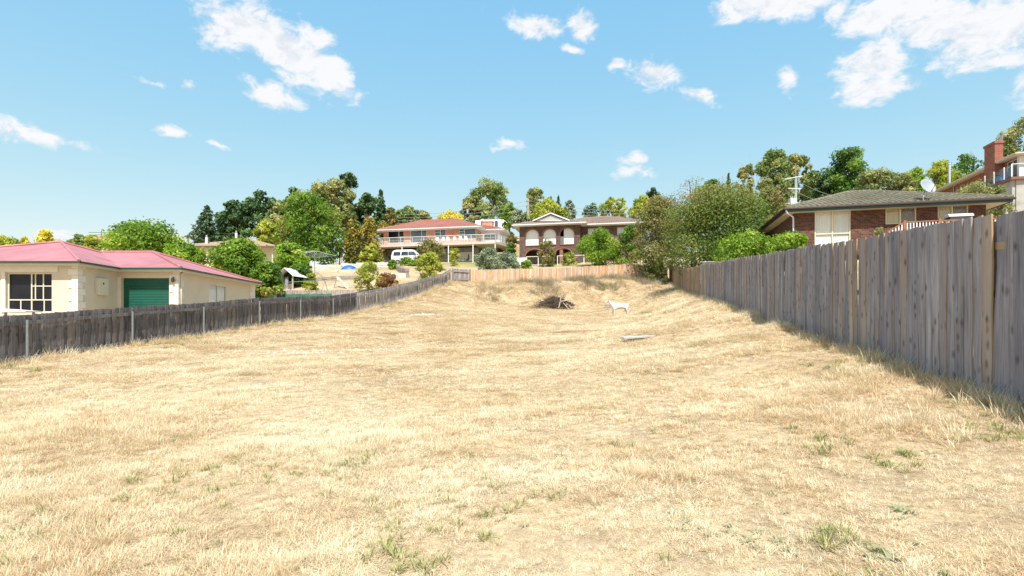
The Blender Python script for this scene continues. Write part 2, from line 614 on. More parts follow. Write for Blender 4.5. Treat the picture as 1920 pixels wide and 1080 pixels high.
CP = [  # centre of the lot
    (0, -30, -2.4), (-15, -20, -1.6), (12, -20, -1.0), (0, -8, -.62), (0, 0, 0.0), (0, 3, .27), (-3, 3, .2), (1, 6, .52), (-4, 7, .48), (1.5, 10, .8), (-4, 12, .86),
    (3, 15, 1.2), (-4, 17, 1.28), (3.5, 20, 1.58), (-3, 22, 1.75), (5.5, 28, 2.18), (0, 28, 2.25), (-4, 28, 2.42), (6.6, 33, 2.54), (1, 33, 2.6),
    (3, 38, 3.0), (0, 38, 3.1), (7, 38, 3.0), (2.5, 40.5, 3.35), (7, 41, 3.4), (-2.5, 40, 3.75), (10, 42, 3.9),
    (9.5, 33, 3.35), (9, 28, 2.95), (11.4, 38.5, 4.0), (6, 14, 1.45), (6.3, 20, 2.05), (4, 8, .95), (7.6, 24, 2.4),
    # right fence foot
    (2.6, -4, .05), (4.24, 3, .74), (4.7, 5, .95), (6.22, 11.6, 1.66), (8.15, 20, 2.53), (10.13, 28.6, 3.42), (11.6, 35, 4.02), (13.9, 45, 5.2), (16.2, 55, 7.25),
    # left fence foot
    (-15, -4, -.6), (-12.9, 6, .25), (-11.62, 12.7, .89), (-11.07, 15.45, 1.19), (-10.54, 18.1, 1.47), (-9.96, 21, 1.82), (-9.38, 23.9, 2.06), (-8.82, 26.7, 2.29), (-8.42, 28.7, 2.6),
    (-7.26, 34.5, 3.5), (-6.66, 37.5, 4.07), (-6.06, 40.5, 4.72), (-5.16, 45, 5.7),
    # back fence foot
    (-3.7, 46.5, 5.85), (4.0, 49.8, 6.3), (9.5, 52.1, 6.75), (13.2, 53.7, 7.1), (0, 45.2, 5.3), (5, 46.6, 5.6), (10, 48.4, 6.1), (-2, 44.3, 5.0), (2.5, 42.4, 3.7), (7, 43.2, 3.75), (0, 41.8, 3.9),
    # left neighbour
    (-17, 27, 2.3), (-25, 24, 2.25), (-25, 36, 2.5), (-16, 36, 2.9), (-30, 12, .9), (-45, 30, 2.0), (-45, 50, 4.6), (-19, 45, 4.95), (-14.4, 45, 5.2), (-12, 40, 4.2),
    (-19.2, 52, 7.0), (-15, 50.5, 6.6), (-28, 50, 6.0), (-38, 70, 9.8), (-30, 62, 8.6), (-18, 58, 8.6), (-10, 58, 8.5), (-14, 64, 9.6),
    (-80, 40, 2), (-80, 80, 6.5), (-80, 130, 10), (-50, 90, 11), (-45, 130, 14),
    # behind the back fence
    (-2, 60, 9.0), (-3, 66, 9.8), (-19, 76, 11.2), (-5, 72, 10.8), (-15, 86, 13.2), (1, 64, 9.3), (14, 61, 9.3), (8, 57, 8.5), (5, 80, 12.6), (0, 98, 19.0), (20, 90, 16), (-15, 110, 18),
    (0, 130, 19.5), (35, 130, 22),
    # right neighbours
    (12.5, 29, 4.1), (17, 30, 5.4), (25, 28, 5.8), (12, 12, 2.2), (20, 15, 3.5), (40, 20, 7), (30, 38, 8.4), (20, 42, 7.0), (18, 50, 8.2), (24, 62, 11.5),
    (38, 50, 11.6), (47, 50, 12.4), (45, 62, 14.5), (60, 60, 17.5), (35, 78, 16.5), (60, 100, 22), (90, 50, 19), (60, 30, 12),
]
_rb = ([-4, 3, 5, 11.6, 28.6, 35, 45, 55], [.05, .74, .95, 1.66, 3.41, 4.02, 5.25, 6.7])
_lb = ([-4, 6, 12.7, 15.45, 18.1, 21, 23.9, 26.7, 28.7, 34.5, 37.5, 40.5, 45], [-.6, .25, .89, 1.19, 1.47, 1.82, 2.06, 2.29, 2.6, 3.5, 4.07, 4.72, 5.7])
CP = [c for c in CP if abs(c[0] - RX(c[1])) > .5 and abs(c[0] - LX(c[1])) > .5]
for _y in np.arange(-4, 55.5, 1.7):      # the ground meets both fences along even lines
    _z = float(np.interp(_y, *_rb)); CP += [(RX(_y), _y, _z), (RX(_y) - .55, _y, _z - .06), (RX(_y) + .9, _y, _z + .12)]
for _y in np.arange(-4, 45.5, 1.7):
    _z = float(np.interp(_y, *_lb)); CP += [(LX(_y), _y, _z), (LX(_y) + .6, _y, _z - .01)]
CP = np.array(CP, dtype=float)
_c2 = 1.2 ** 2


def _phi(dx, dy): return -np.sqrt(dx * dx + dy * dy + _c2)


_n = len(CP)
_A = np.zeros((_n + 3, _n + 3))
_A[:_n, :_n] = _phi(CP[:, None, 0] - CP[None, :, 0], CP[:, None, 1] - CP[None, :, 1]) + 0.02 * np.eye(_n)
_A[:_n, _n] = 1; _A[:_n, _n + 1:_n + 3] = CP[:, :2]
_A[_n:, :_n] = _A[:_n, _n:].T
_W = np.linalg.solve(_A, np.concatenate([CP[:, 2], [0, 0, 0]]))


def hz(x, y):
    x = np.atleast_1d(np.asarray(x, dtype=float)); y = np.atleast_1d(np.asarray(y, dtype=float))
    cx = np.clip(x, -85, 92).ravel(); cy = np.clip(y, -30, 130).ravel()
    o = np.zeros(cx.shape)
    for i in range(0, len(cx), 20000):
        a, b = cx[i:i + 20000], cy[i:i + 20000]
        o[i:i + 20000] = _phi(a[:, None] - CP[None, :, 0], b[:, None] - CP[None, :, 1]) @ _W[:_n] + _W[_n] + _W[_n + 1] * a + _W[_n + 2] * b
    o += 0.035 * valnoise(cx, cy, 1.9, 1) + 0.018 * valnoise(cx, cy, .7, 2) + 0.05 * valnoise(cx, cy, 5.0, 3)
    # the cut bank at the back is rough and lumpy
    bank = np.exp(-((cy - 44 - 0.25 * (cx - 3)) / 3.0) ** 2) * (cx > -6) * (cx < 13)
    o += bank * (0.42 * valnoise(cx, cy, 1.5, 5) + 0.22 * valnoise(cx, cy, .6, 6))
    return o.reshape(x.shape)


def gz(x, y): return float(hz(x, y)[0])


def ground_hit(px, py, y0=2.0, y1=120.0):
    """first terrain point under a pixel of the photograph"""
    ys = np.linspace(y0, y1, 1500)
    xs = (px - 960) / F * ys; zs = EYE + (HZ - py) / F * ys
    h = hz(xs, ys)
    i = int(np.argmax(h >= zs)) if (h >= zs).any() else -1
    return Vector((xs[i], ys[i], h[i]))


def make_ground():
    def axis(a0, a1, fine, far):
        f = np.arange(a0, a1 + 1e-6, fine)
        g1 = a0 - np.cumsum(fine * 1.18 ** np.arange(1, 80)); g2 = a1 + np.cumsum(fine * 1.18 ** np.arange(1, 80))
        g1 = g1[g1 > -far][::-1]; g2 = g2[g2 < far]
        return np.concatenate([[-far], g1, f, g2, [far]])
    xs = axis(-17, 19, 0.28, 1200); ys = axis(-3, 57, 0.28, 1200)
    X, Y = np.meshgrid(xs, ys)
    Z = hz(X, Y)
    v = np.stack([X.ravel(), Y.ravel(), Z.ravel()], 1)
    nx, ny = len(xs), len(ys)
    idx = np.arange(nx * ny).reshape(ny, nx)
    q = np.stack([idx[:-1, :-1].ravel(), idx[:-1, 1:].ravel(), idx[1:, 1:].ravel(), idx[1:, :-1].ravel()], 1)
    m, nt, b = newmat('dry_paddock_soil')
    N, L = nt.nodes, nt.links
    p = pos(nt)
    n1 = noise_node(nt, 0.45, 5, 0.6, p)
    n2 = noise_node(nt, 3.5, 7, 0.65, p)
    n3 = noise_node(nt, 30, 5, 0.7, p, (1, 1, .4))
    r1 = ramp(nt, [(0.3, (0.34, 0.25, 0.155)), (0.5, (0.47, 0.365, 0.24)), (0.7, (0.55, 0.45, 0.315))])
    L.new(n1.outputs[0], r1.inputs[0])
    r2 = ramp(nt, [(0.3, (0.6, 0.58, 0.54)), (0.6, (1.1, 1.08, 1.03))])
    L.new(n2.outputs[0], r2.inputs[0])
    c = mixc(nt, r1.outputs[0], r2.outputs[0], 0.8, 'MULTIPLY')
    r3 = ramp(nt, [(0.3, (0.62, 0.6, 0.56)), (0.62, (1.12, 1.1, 1.08))])
    L.new(n3.outputs[0], r3.inputs[0])
    c = mixc(nt, c, r3.outputs[0], 0.8, 'MULTIPLY')
    # green where the gardens are watered, beyond the fences
    sp = N.new('ShaderNodeSeparateXYZ'); L.new(p, sp.inputs[0])
    gy = N.new('ShaderNodeMapRange'); gy.inputs['From Min'].default_value = 56; gy.inputs['From Max'].default_value = 66
    L.new(sp.outputs[1], gy.inputs['Value'])
    n4 = noise_node(nt, 0.16, 4, 0.6, p)
    r4 = ramp(nt, [(0.42, (0, 0, 0)), (0.58, (1, 1, 1))]); L.new(n4.outputs[0], r4.inputs[0])
    mu = N.new('ShaderNodeMath'); mu.operation = 'MULTIPLY'
    L.new(gy.outputs[0], mu.inputs[0]); L.new(r4.outputs[0], mu.inputs[1])
    gcol = mixc(nt, (0.16, 0.19, 0.05), (0.33, 0.29, 0.12), n2.outputs[0])
    c = mixc(nt, c, gcol, mu.outputs[0])
    L.new(c, b.inputs['Base Color'])
    b.inputs['Roughness'].default_value = 1.0
    b.inputs['Specular IOR Level'].default_value = 0.1
    bump(nt, b, n3.outputs[0], 0.7, 0.03)
    me = fast_mesh('ground', v, q, m)
    me.polygons.foreach_set('use_smooth', [True] * len(me.polygons))
    o = link('ground', me)
    tag(o, kind='structure')


make_ground()


# ------------------------------------------------------------------ grass
def straw_mat(name, stops, green=None, trans=0.3):
    m = bpy.data.materials.new(name); m.use_nodes = True
    nt = m.node_tree; N, L = nt.nodes, nt.links; N.clear()
    out = N.new('ShaderNodeOutputMaterial')
    oi = N.new('ShaderNodeObjectInfo')
    at = N.new('ShaderNodeAttribute'); at.attribute_name = 'tint'
    ins = N.new('ShaderNodeAttribute'); ins.attribute_type = 'INSTANCER'; ins.attribute_name = 'shade'
    s = N.new('ShaderNodeMath'); s.operation = 'MULTIPLY_ADD'; s.inputs[1].default_value = 0.26
    L.new(at.outputs['Fac'], s.inputs[0]); L.new(ins.outputs['Fac'], s.inputs[2])
    s4 = N.new('ShaderNodeMath'); s4.operation = 'MULTIPLY_ADD'; s4.inputs[1].default_value = 0.22
    L.new(oi.outputs['Random'], s4.inputs[0]); L.new(s.outputs[0], s4.inputs[2])
    r = ramp(nt, stops); L.new(s4.outputs[0], r.inputs[0])
    c = r.outputs[0]
    d = N.new('ShaderNodeBsdfPrincipled')
    d.inputs['Roughness'].default_value = 0.6
    d.inputs['Specular IOR Level'].default_value = 0.25
    L.new(c, d.inputs['Base Color'])
    t = N.new('ShaderNodeBsdfTranslucent'); L.new(c, t.inputs['Color'])
    mx = N.new('ShaderNodeMixShader'); mx.inputs[0].default_value = trans
    L.new(d.outputs[0], mx.inputs[1]); L.new(t.outputs[0], mx.inputs[2]); L.new(mx.outputs[0], out.inputs[0])
    MATS[name] = m
    return m


STRAW = straw_mat('straw', [(0.04, (0.33, 0.22, 0.125)), (0.28, (0.58, 0.43, 0.255)), (0.52, (0.765, 0.605, 0.385)), (0.84, (0.85, 0.745, 0.55))])
GREENG = straw_mat('green_grass', [(0.2, (0.17, 0.22, 0.06)), (0.5, (0.33, 0.35, 0.13)), (0.9, (0.56, 0.50, 0.26))])
WEEDM = straw_mat('weed_leaf', [(0.2, (0.15, 0.22, 0.09)), (0.5, (0.25, 0.32, 0.16)), (0.9, (0.40, 0.41, 0.24))])
BRUSHM = straw_mat('dead_stalk', [(0.2, (0.22, 0.165, 0.11)), (0.5, (0.36, 0.29, 0.2)), (0.9, (0.5, 0.42, 0.3))])


def tuft(name, nb, lmin, lmax, lean0, lean1, width, spread, mat, seed, droop=0.5):
    g = np.random.default_rng(seed)
    V, Q, T = [], [], []
    for i in range(nb):
        r = spread * math.sqrt(g.random()); a = g.random() * 6.283
        x, y = r * math.cos(a), r * math.sin(a)
        l = g.uniform(lmin, lmax)
        az = a + g.normal(0, 1.1)
        lean = g.uniform(lean0, lean1)
        w = width * g.uniform(.6, 1.3)
        sx, sy = -math.sin(az), math.cos(az)
        P = []
        px, py, pz, le = x, y, -0.01, lean
        for k in range(3):
            P.append((px, py, pz))
            st = l / 2
            px += math.cos(az) * math.sin(le) * st; py += math.sin(az) * math.sin(le) * st; pz += math.cos(le) * st
            pz = max(pz, 0.004)
            le = min(le + droop * g.uniform(.4, 1.4), 1.75)
        b = len(V)
        for k, ww in ((0, 1.0), (1, .85), (2, .25)):
            q = P[k]
            V += [(q[0] - sx * w * ww / 2, q[1] - sy * w * ww / 2, q[2]), (q[0] + sx * w * ww / 2, q[1] + sy * w * ww / 2, q[2])]
        Q += [(b, b + 1, b + 3, b + 2), (b + 2, b + 3, b + 5, b + 4)]
        t = g.random(); T += [t, t]
    me = fast_mesh(name, np.array(V), np.array(Q), mat, {'tint': T})
    return bpy.data.objects.new(name, me)


def scatter(name, protos, P, rot, scl, idx, label):
    """one object of uncountable tufts: points carrying instances"""
    pc = bpy.data.collections.new(name + '_tufts')
    for o in protos: pc.objects.link(o)
    me = bpy.data.meshes.new(name)
    n = len(P)
    me.vertices.add(n)
    me.vertices.foreach_set('co', np.asarray(P, np.float32).ravel())
    a = me.attributes.new('rot', 'FLOAT_VECTOR', 'POINT'); a.data.foreach_set('vector', np.asarray(rot, np.float32).ravel())
    a = me.attributes.new('scl', 'FLOAT_VECTOR', 'POINT'); a.data.foreach_set('vector', np.asarray(scl, np.float32).ravel())
    a = me.attributes.new('idx', 'INT', 'POINT'); a.data.foreach_set('value', np.asarray(idx, np.int32))
    P_ = np.asarray(P)
    sh = .40 + .11 * valnoise(P_[:, 0], P_[:, 1], 2.3, 51) + .10 * valnoise(P_[:, 0], P_[:, 1], .9, 52) + .18 * valnoise(P_[:, 0], P_[:, 1], .33, 53) + .05 * valnoise(P_[:, 0] * .35, P_[:, 1] * 2.2 - P_[:, 0] * .4, 1.0, 54)
    a = me.attributes.new('shade', 'FLOAT', 'POINT'); a.data.foreach_set('value', np.asarray(sh, np.float32))
    o = link(name, me)
    gt = bpy.data.node_groups.new(name, 'GeometryNodeTree')
    gt.interface.new_socket('Geometry', in_out='INPUT', socket_type='NodeSocketGeometry')
    gt.interface.new_socket('Geometry', in_out='OUTPUT', socket_type='NodeSocketGeometry')
    N, L = gt.nodes, gt.links
    gi = N.new('NodeGroupInput'); go = N.new('NodeGroupOutput')
    ci = N.new('GeometryNodeCollectionInfo'); ci.inputs['Collection'].default_value = pc
    ci.inputs['Separate Children'].default_value = True; ci.inputs['Reset Children'].default_value = True
    ip = N.new('GeometryNodeInstanceOnPoints'); ip.inputs['Pick Instance'].default_value = True

    def na(nm, ty):
        x = N.new('GeometryNodeInputNamedAttribute'); x.data_type = ty; x.inputs['Name'].default_value = nm
        return x.outputs['Attribute']
    er = N.new('FunctionNodeEulerToRotation')
    L.new(na('rot', 'FLOAT_VECTOR'), er.inputs[0])
    L.new(gi.outputs[0], ip.inputs['Points']); L.new(ci.outputs[0], ip.inputs['Instance'])
    L.new(na('idx', 'INT'), ip.inputs['Instance Index']); L.new(er.outputs[0], ip.inputs['Rotation'])
    L.new(na('scl', 'FLOAT_VECTOR'), ip.inputs['Scale'])
    L.new(ip.outputs[0], go.inputs[0])
    md = o.modifiers.new('scatter', 'NODES'); md.node_group = gt
    tag(o, label, name.split('_')[-1], kind='stuff')
    return o


def in_lot(x, y, margin=0.0):
    yb = 46.5 + (x + 3.7) * 8.5 / 19.9
    yb = np.where(x < -3.7, 45 + (x + 5.16) * 1.03, yb)
    return (x > LX(y) + margin) & (x < RX(y) - margin) & (y < yb)


def in_view(x, y, pad=0.12):
    return np.abs(x) < y * (0.96 + pad) + 0.8


def sample(y0, y1, dens, margin=0.0):
    xs0, xs1 = -13.5, 18
    n = int((xs1 - xs0) * (y1 - y0) * dens)
    x = rng.uniform(xs0, xs1, n); y = rng.uniform(y0, y1, n)
    k = in_lot(x, y, margin) & in_view(x, y)
    return x[k], y[k]


def slope_rot(x, y):
    e = 0.15
    gx = (hz(x + e, y) - hz(x - e, y)) / (2 * e); gy = (hz(x, y + e) - hz(x, y - e)) / (2 * e)
    return np.arctan(gy), -np.arctan(gx)


PALE = [(-4.6, 15.3, 3.0, .28), (-6.0, 14.6, 1.2, .2), (-4.6, 28.6, .9, .6)]      # bare stony scrapes


def bare(x, y):
    d = np.zeros(x.shape)
    for cx, cy, rx, ry in PALE:
        q = ((x - cx) / rx) ** 2 + ((y - cy - 0.12 * (x - cx)) / ry) ** 2
        d = np.maximum(d, np.clip(1.5 - q - .5 * valnoise(x, y, .4, 9), 0, 1))
    return d


def make_grass():
    P, RO, S, I = [], [], [], []
    protos = [
        tuft('tuft_a', 34, .03, .085, .2, 1.2, .0042, .07, STRAW, 1),
        tuft('tuft_b', 34, .04, .11, .5, 1.45, .0040, .08, STRAW, 2, .35),
        tuft('tuft_c', 26, .07, .17, .9, 1.5, .0036, .09, STRAW, 3, .25),      # flattened hay
        tuft('tuft_d', 40, .05, .14, .05, .75, .0036, .05, STRAW, 4, .45),     # upright clump
        tuft('tuft_e', 30, .03, .07, .6, 1.5, .0046, .09, STRAW, 5, .3),
        tuft('tuft_f', 28, .02, .06, .2, 1.2, .0044, .07, GREENG, 6),          # faint green regrowth
    ]
    for (y0, y1, dens, sc) in ((1.6, 5.5, 820, .66), (5.5, 9, 520, .78), (9, 15, 240, 1.1), (15, 24, 110, 1.6), (24, 36, 52, 2.3), (36, 57, 34, 2.8)):
        x, y = sample(y0, y1, dens)
        n1 = valnoise(x, y, 1.1, 21) * .6 + valnoise(x, y, .35, 22) * .4
        n2 = valnoise(x, y, 2.4, 23) * .55 + valnoise(x, y, .6, 24) * .45
        keep = rng.random(len(x)) < np.clip(.86 + .45 * n1, .25, 1) * (1 - .93 * bare(x, y))
        x, y, n1, n2 = x[keep], y[keep], n1[keep], n2[keep]
        n = len(x)
        u = rng.random(n)
        idx = np.where(u < .3, 0, np.where(u < .55, 1, np.where(u < .8, 4, np.where(u < .93, 2, 3))))
        idx = np.where((n1 > .22) & (u < .55), 2, idx)
        idx = np.where((n1 > .42) & (u > .7), 3, idx)
        idx = np.where((idx == 3) & (y > 9), 2, idx); idx = np.where((idx == 0) & (y > 12) & (u < .2), 4, idx)
        nearright = np.clip((6 - y) / 6, 0, .25)
        idx = np.where((n2 > .44) & (rng.random(n) < .22 + nearright * .5), 5, idx)
        idx = np.where(rng.random(n) < .03, 5, idx)
        s = sc * rng.uniform(.65, 1.25, n) * np.clip(1 + .55 * n1, .5, 1.7)
        tx, ty = slope_rot(x, y)
        P.append(np.stack([x, y, hz(x, y)], 1))
        RO.append(np.stack([tx, ty, rng.uniform(0, 6.283, n)], 1))
        # far tufts keep thin blades by spreading, not towering
        S.append(np.stack([s, s, s * np.clip(.84 - (sc - .7) * .2, .45, 1.0)], 1)); I.append(idx)
    scatter('dry_grass', protos, np.concatenate(P), np.concatenate(RO), np.concatenate(S), np.concatenate(I), 'cut straw coloured grass covering the vacant lot between the fences')
    print('grass', sum(len(i) for i in I))


make_grass()


def make_weeds():
    # fringes of longer grass along fence feet, green weeds, the scrubby bank
    protos = [
        tuft('weed_a', 34, .10, .30, .1, .95, .006, .07, STRAW, 31, .4),
        tuft('weed_b', 30, .06, .16, .3, 1.2, .012, .06, GREENG, 32, .35),
        tuft('weed_c', 16, .04, .09, .7, 1.4, .022, .03, WEEDM, 33, .2),
        tuft('weed_d', 44, .15, .5, .05, 1.0, .010, .16, BRUSHM, 34, .3),
        tuft('weed_e', 40, .12, .36, .1, 1.0, .016, .15, GREENG, 35, .3),
    ]
    P, I, S = [], [], []

    def add(x, y, i, s):
        P.append((x, y)); I.append(i); S.append(s)
    r = random.Random(5)
    for k in range(1300):
        y = 3.2 + 50 * r.random() ** 1.6
        add(RX(y) - abs(r.gauss(.02, .16)) - .02, y, 0 if r.random() < .82 else 1, r.uniform(.3, .75) * (1 + y / 45))
    for k in range(800):
        y = 9.5 + 35 * r.random()
        add(LX(y) + .08 + abs(r.gauss(0, .2)), y, 0 if r.random() < .7 else 1, r.uniform(.5, 1.0) * (1 + y / 60))
    for k in range(700):
        t = r.random(); x = -3.7 + 19.9 * t; y = 46.5 + 8.5 * t
        add(x, y - .1 - abs(r.gauss(0, .3)), 0 if r.random() < .8 else 1, r.uniform(.8, 1.6))
    # green weeds in the lot
    for k in range(170):
        y = 2.2 + 18 * r.random() ** 1.7; x = r.uniform(-.95, .9) * y
        if x < LX(y) or x > RX(y): continue
        i = 2 if r.random() < .55 else 1
        for j in range(r.randint(1, 4)):
            add(x + r.gauss(0, .06), y + r.gauss(0, .06), i, r.uniform(.25, .6))
    for (px, py, n, sp, i) in ((1690, 870, 14, .16, 1), (1880, 815, 26, .2, 1), (1740, 795, 20, .25, 0), (1820, 760, 60, .35, 0), (930, 930, 22, .25, 1), (735, 1050, 34, .16, 1), (790, 940, 14, .1, 2), (1695, 970, 8, .05, 2),
                               (1430, 1015, 14, .1, 2), (1600, 1020, 16, .12, 1), (1690, 1050, 16, .14, 2), (350, 890, 22, .25, 1), (620, 905, 22, .3, 1), (90, 990, 26, .3, 1), (1595, 690, 18, .2, 1), (300, 640, 34, .5, 1), (360, 645, 16, .4, 1), (20, 690, 40, .6, 1),
                               (1520, 840, 14, .1, 1), (1280, 985, 14, .08, 2), (690, 860, 16, .15, 1)):
        c = ground_hit(px, py)
        for j in range(int(n * .65)): add(c.x + r.gauss(0, sp), c.y + r.gauss(0, sp * 1.3), i, r.uniform(.3, .62) * (1 + c.y / 14))
    # bank scrub
    for k in range(2300):
        x = r.uniform(-3, 13.5); yb = 46.5 + (x + 3.7) * 8.5 / 19.9
        y = yb - .5 - r.random() * 5.0
        g = valnoise(np.array([x]), np.array([y]), 1.6, 41)[0]
        lo = 1.0 if x > 5 else .5
        if r.random() > (.22 + .7 * g) * lo * 1.6: continue
        add(x, y, 3 if r.random() < .62 else (4 if r.random() < .55 else 0), r.uniform(.7, 1.7))
    P = np.array(P); x, y = P[:, 0], P[:, 1]
    n = len(x); tx, ty = slope_rot(x, y)
    s = np.array(S)
    scatter('weedy_grass', protos, np.stack([x, y, hz(x, y)], 1), np.stack([tx, ty, rng.uniform(0, 6.28, n)], 1), np.stack([s, s, s], 1), np.array(I),
            'longer straw and green weeds along the fence feet and the bank')


make_weeds()


def make_stones():
    mb = MB(); r = random.Random(9)
    for k in range(210):
        cx, cy, rx, ry = PALE[0] if k % 3 == 0 else (PALE[1] if k % 3 == 1 else PALE[2])
        x = cx + r.gauss(0, rx * .5); y = cy + r.gauss(0, ry * .6) + .12 * (x - cx)
        s = r.uniform(.015, .06) * (1.8 if cy > 20 else 1)
        z = gz(x, y)
        bm_pts = []
        n = 6; b = len(mb.v)
        for k2 in range(n):
            a = k2 * 6.283 / n + r.uniform(-.3, .3); q = s * r.uniform(.7, 1.3)
            mb.v.append((x + q * math.cos(a), y + q * math.sin(a), z - .01))
        for k2 in range(n):
            a = k2 * 6.283 / n + r.uniform(-.3, .3); q = s * r.uniform(.4, .8)
            mb.v.append((x + q * math.cos(a), y + q * math.sin(a), z + s * r.uniform(.3, .55)))
        for k2 in range(n):
            j = (k2 + 1) % n
            mb.f.append((b + k2, b + j, b + n + j, b + n + k2))
        mb.f.append(tuple(b + n + i for i in range(n)))
    o = mb.build('loose_stones', simple('pale_stone', (.50, .45, .38), .9, .2, 8))
    tag(o, 'pale stones scattered in the bare scrapes of the dry lot', 'stones', kind='stuff')


make_stones()
# ------------------------------------------------------------------ fences
GREYW = wood_mat('weathered_grey_paling', [(0.175, .163, .175), (0.295, .276, .29), (0.40, .376, .39)], (.06, .045, .04), .2, (.36, .28, .215), edge=.069)
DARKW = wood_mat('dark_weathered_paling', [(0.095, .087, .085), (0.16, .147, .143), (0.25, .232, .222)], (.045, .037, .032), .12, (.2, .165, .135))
LIGHTW = wood_mat('silver_weathered_paling', [(0.26, .235, .22), (0.38, .345, .325), (0.48, .44, .41)], (.1, .085, .075), .15, (.40, .33, .26))
TANW = wood_mat('new_tan_paling', [(0.56, .38, .24), (0.70, .52, .36), (0.78, .64, .50)], (.34, .17, .08), .38, (.52, .285, .13))
BROWNW = wood_mat('brown_paling', [(0.24, .17, .115), (0.34, .25, .175), (0.42, .33, .25)], (.1, .06, .04), .3, (.40, .27, .15))
GALV = simple('galvanised_pipe', (.25, .28, .285), .5, .15, 14, .35)


def paling_mesh(name, w, t, h, mat, seed, n=5):
    """sawn board with a slight twist and uneven edges; origin at the foot, faces local -y"""
    r = random.Random(seed)
    mb = MB()
    rows = []
    for k in range(n):
        z = h * k / (n - 1)
        bow = r.gauss(0, .003); tw = r.gauss(0, .004); ww = w * r.uniform(.975, 1.0)
        sx = r.gauss(0, .0015)
        tz = (r.uniform(-.005, .005), r.uniform(-.005, .005)) if k == n - 1 else (0, 0)
        b = len(mb.v)
        mb.v += [(sx - ww / 2, bow - tw, z + tz[0]), (sx + ww / 2, bow + tw, z + tz[1]), (sx + ww / 2, bow + tw + t, z + tz[1]), (sx - ww / 2, bow - tw + t, z + tz[0])]
        rows.append(b)
    for a, b in zip(rows[:-1], rows[1:]):
        for i in range(4):
            j = (i + 1) % 4
            mb.f.append((a + i, a + j, b + j, b + i))
    mb.f.append(tuple(rows[0] + i for i in (3, 2, 1, 0)))
    mb.f.append(tuple(rows[-1] + i for i in range(4)))
    return mb.mesh(name, mat)


def fence_dir(p, q):
    d = Vector((q[0] - p[0], q[1] - p[1], 0)); ln = d.length; d.normalize()
    return d, ln


def fence_right(name, label, y0, y1, mat, pitch, H, seed, gap_at=None, sag=True):
    p, q = (RX(y0), y0), (RX(y1), y1)
    d, ln = fence_dir(p, q)
    t = thing(name, label, 'fence', (p[0], p[1], gz(*p)))
    base = t.location.copy()
    r = random.Random(seed)
    ms = [paling_mesh('paling', pitch - .0025, .016, H + .12, mat, seed * 50 + i) for i in range(9)]
    n = int(ln / pitch)
    # palings face the lot: local -y must point to the left of the run
    rz = math.atan2(-d.y, -d.x)
    bay = 2.4
    nb = int(ln / bay) + 1
    tops = [float(np.interp(p[1] + d.y * i * bay, [3, 5, 11.6, 28.6, 35, 45, 55], [.75, .96, 1.64, 3.39, 4.0, 5.25, 6.7])) + H for i in range(nb + 1)]
    lo = [r.gauss(0, .01) for i in range(nb + 2)]
    pal = []
    for i in range(n):
        s = (i + .5) * pitch
        if gap_at and abs(s - gap_at) < pitch * .5:
            s += .03
        x, y = p[0] + d.x * s, p[1] + d.y * s
        k = min(int(s / bay), nb - 1); f = s / bay - k
        top = tops[k] * (1 - f) + tops[k + 1] * f + lo[k] + r.gauss(0, .004)
        o = link('paling', ms[r.randrange(9)], t)
        o.location = (x - base.x, y - base.y, top - H - .12 - base.z)
        o.rotation_euler = (r.gauss(0, .006), r.gauss(0, .005), rz + r.gauss(0, .012))
        pal.append(o)
    # frame on the neighbour's side
    nrm = Vector((-d.y, d.x, 0)); 
    if nrm.x < 0: nrm = -nrm
    for k in range(nb):
        a = Vector((p[0], p[1], 0)) + d * (k * bay) + nrm * .05
        b = Vector((p[0], p[1], 0)) + d * min((k + 1) * bay, ln) + nrm * .05
        mb = MB()
        mb.box((-.05, -.04, -.1), (.05, .06, H - .05))
        o = mb.build('post', mat, t, loc=(a.x - base.x + nrm.x * .05, a.y - base.y + nrm.y * .05, tops[k] - H - base.z), rot=(0, 0, rz))
        for hh in (.3, H * .52, H - .3):
            mb = MB()
            za, zb = tops[k] - H + hh, tops[k + 1] - H + hh
            mb.beam((a.x - base.x, a.y - base.y, za - base.z), (b.x - base.x, b.y - base.y, zb - base.z), .035, .075)
            mb.build('rail', mat, t)
    return t


fence_right('paling_fence', 'tall weathered grey paling fence running along the right side of the lot', 3.0, 28.6, GREYW, .157, 1.8, 3, gap_at=(11.6 - 3.0) * 1.026)
fence_right('paling_fence', 'brownish far end of the right paling fence below the big leafy tree', 28.64, 54.9, BROWNW, .16, 1.75, 4)


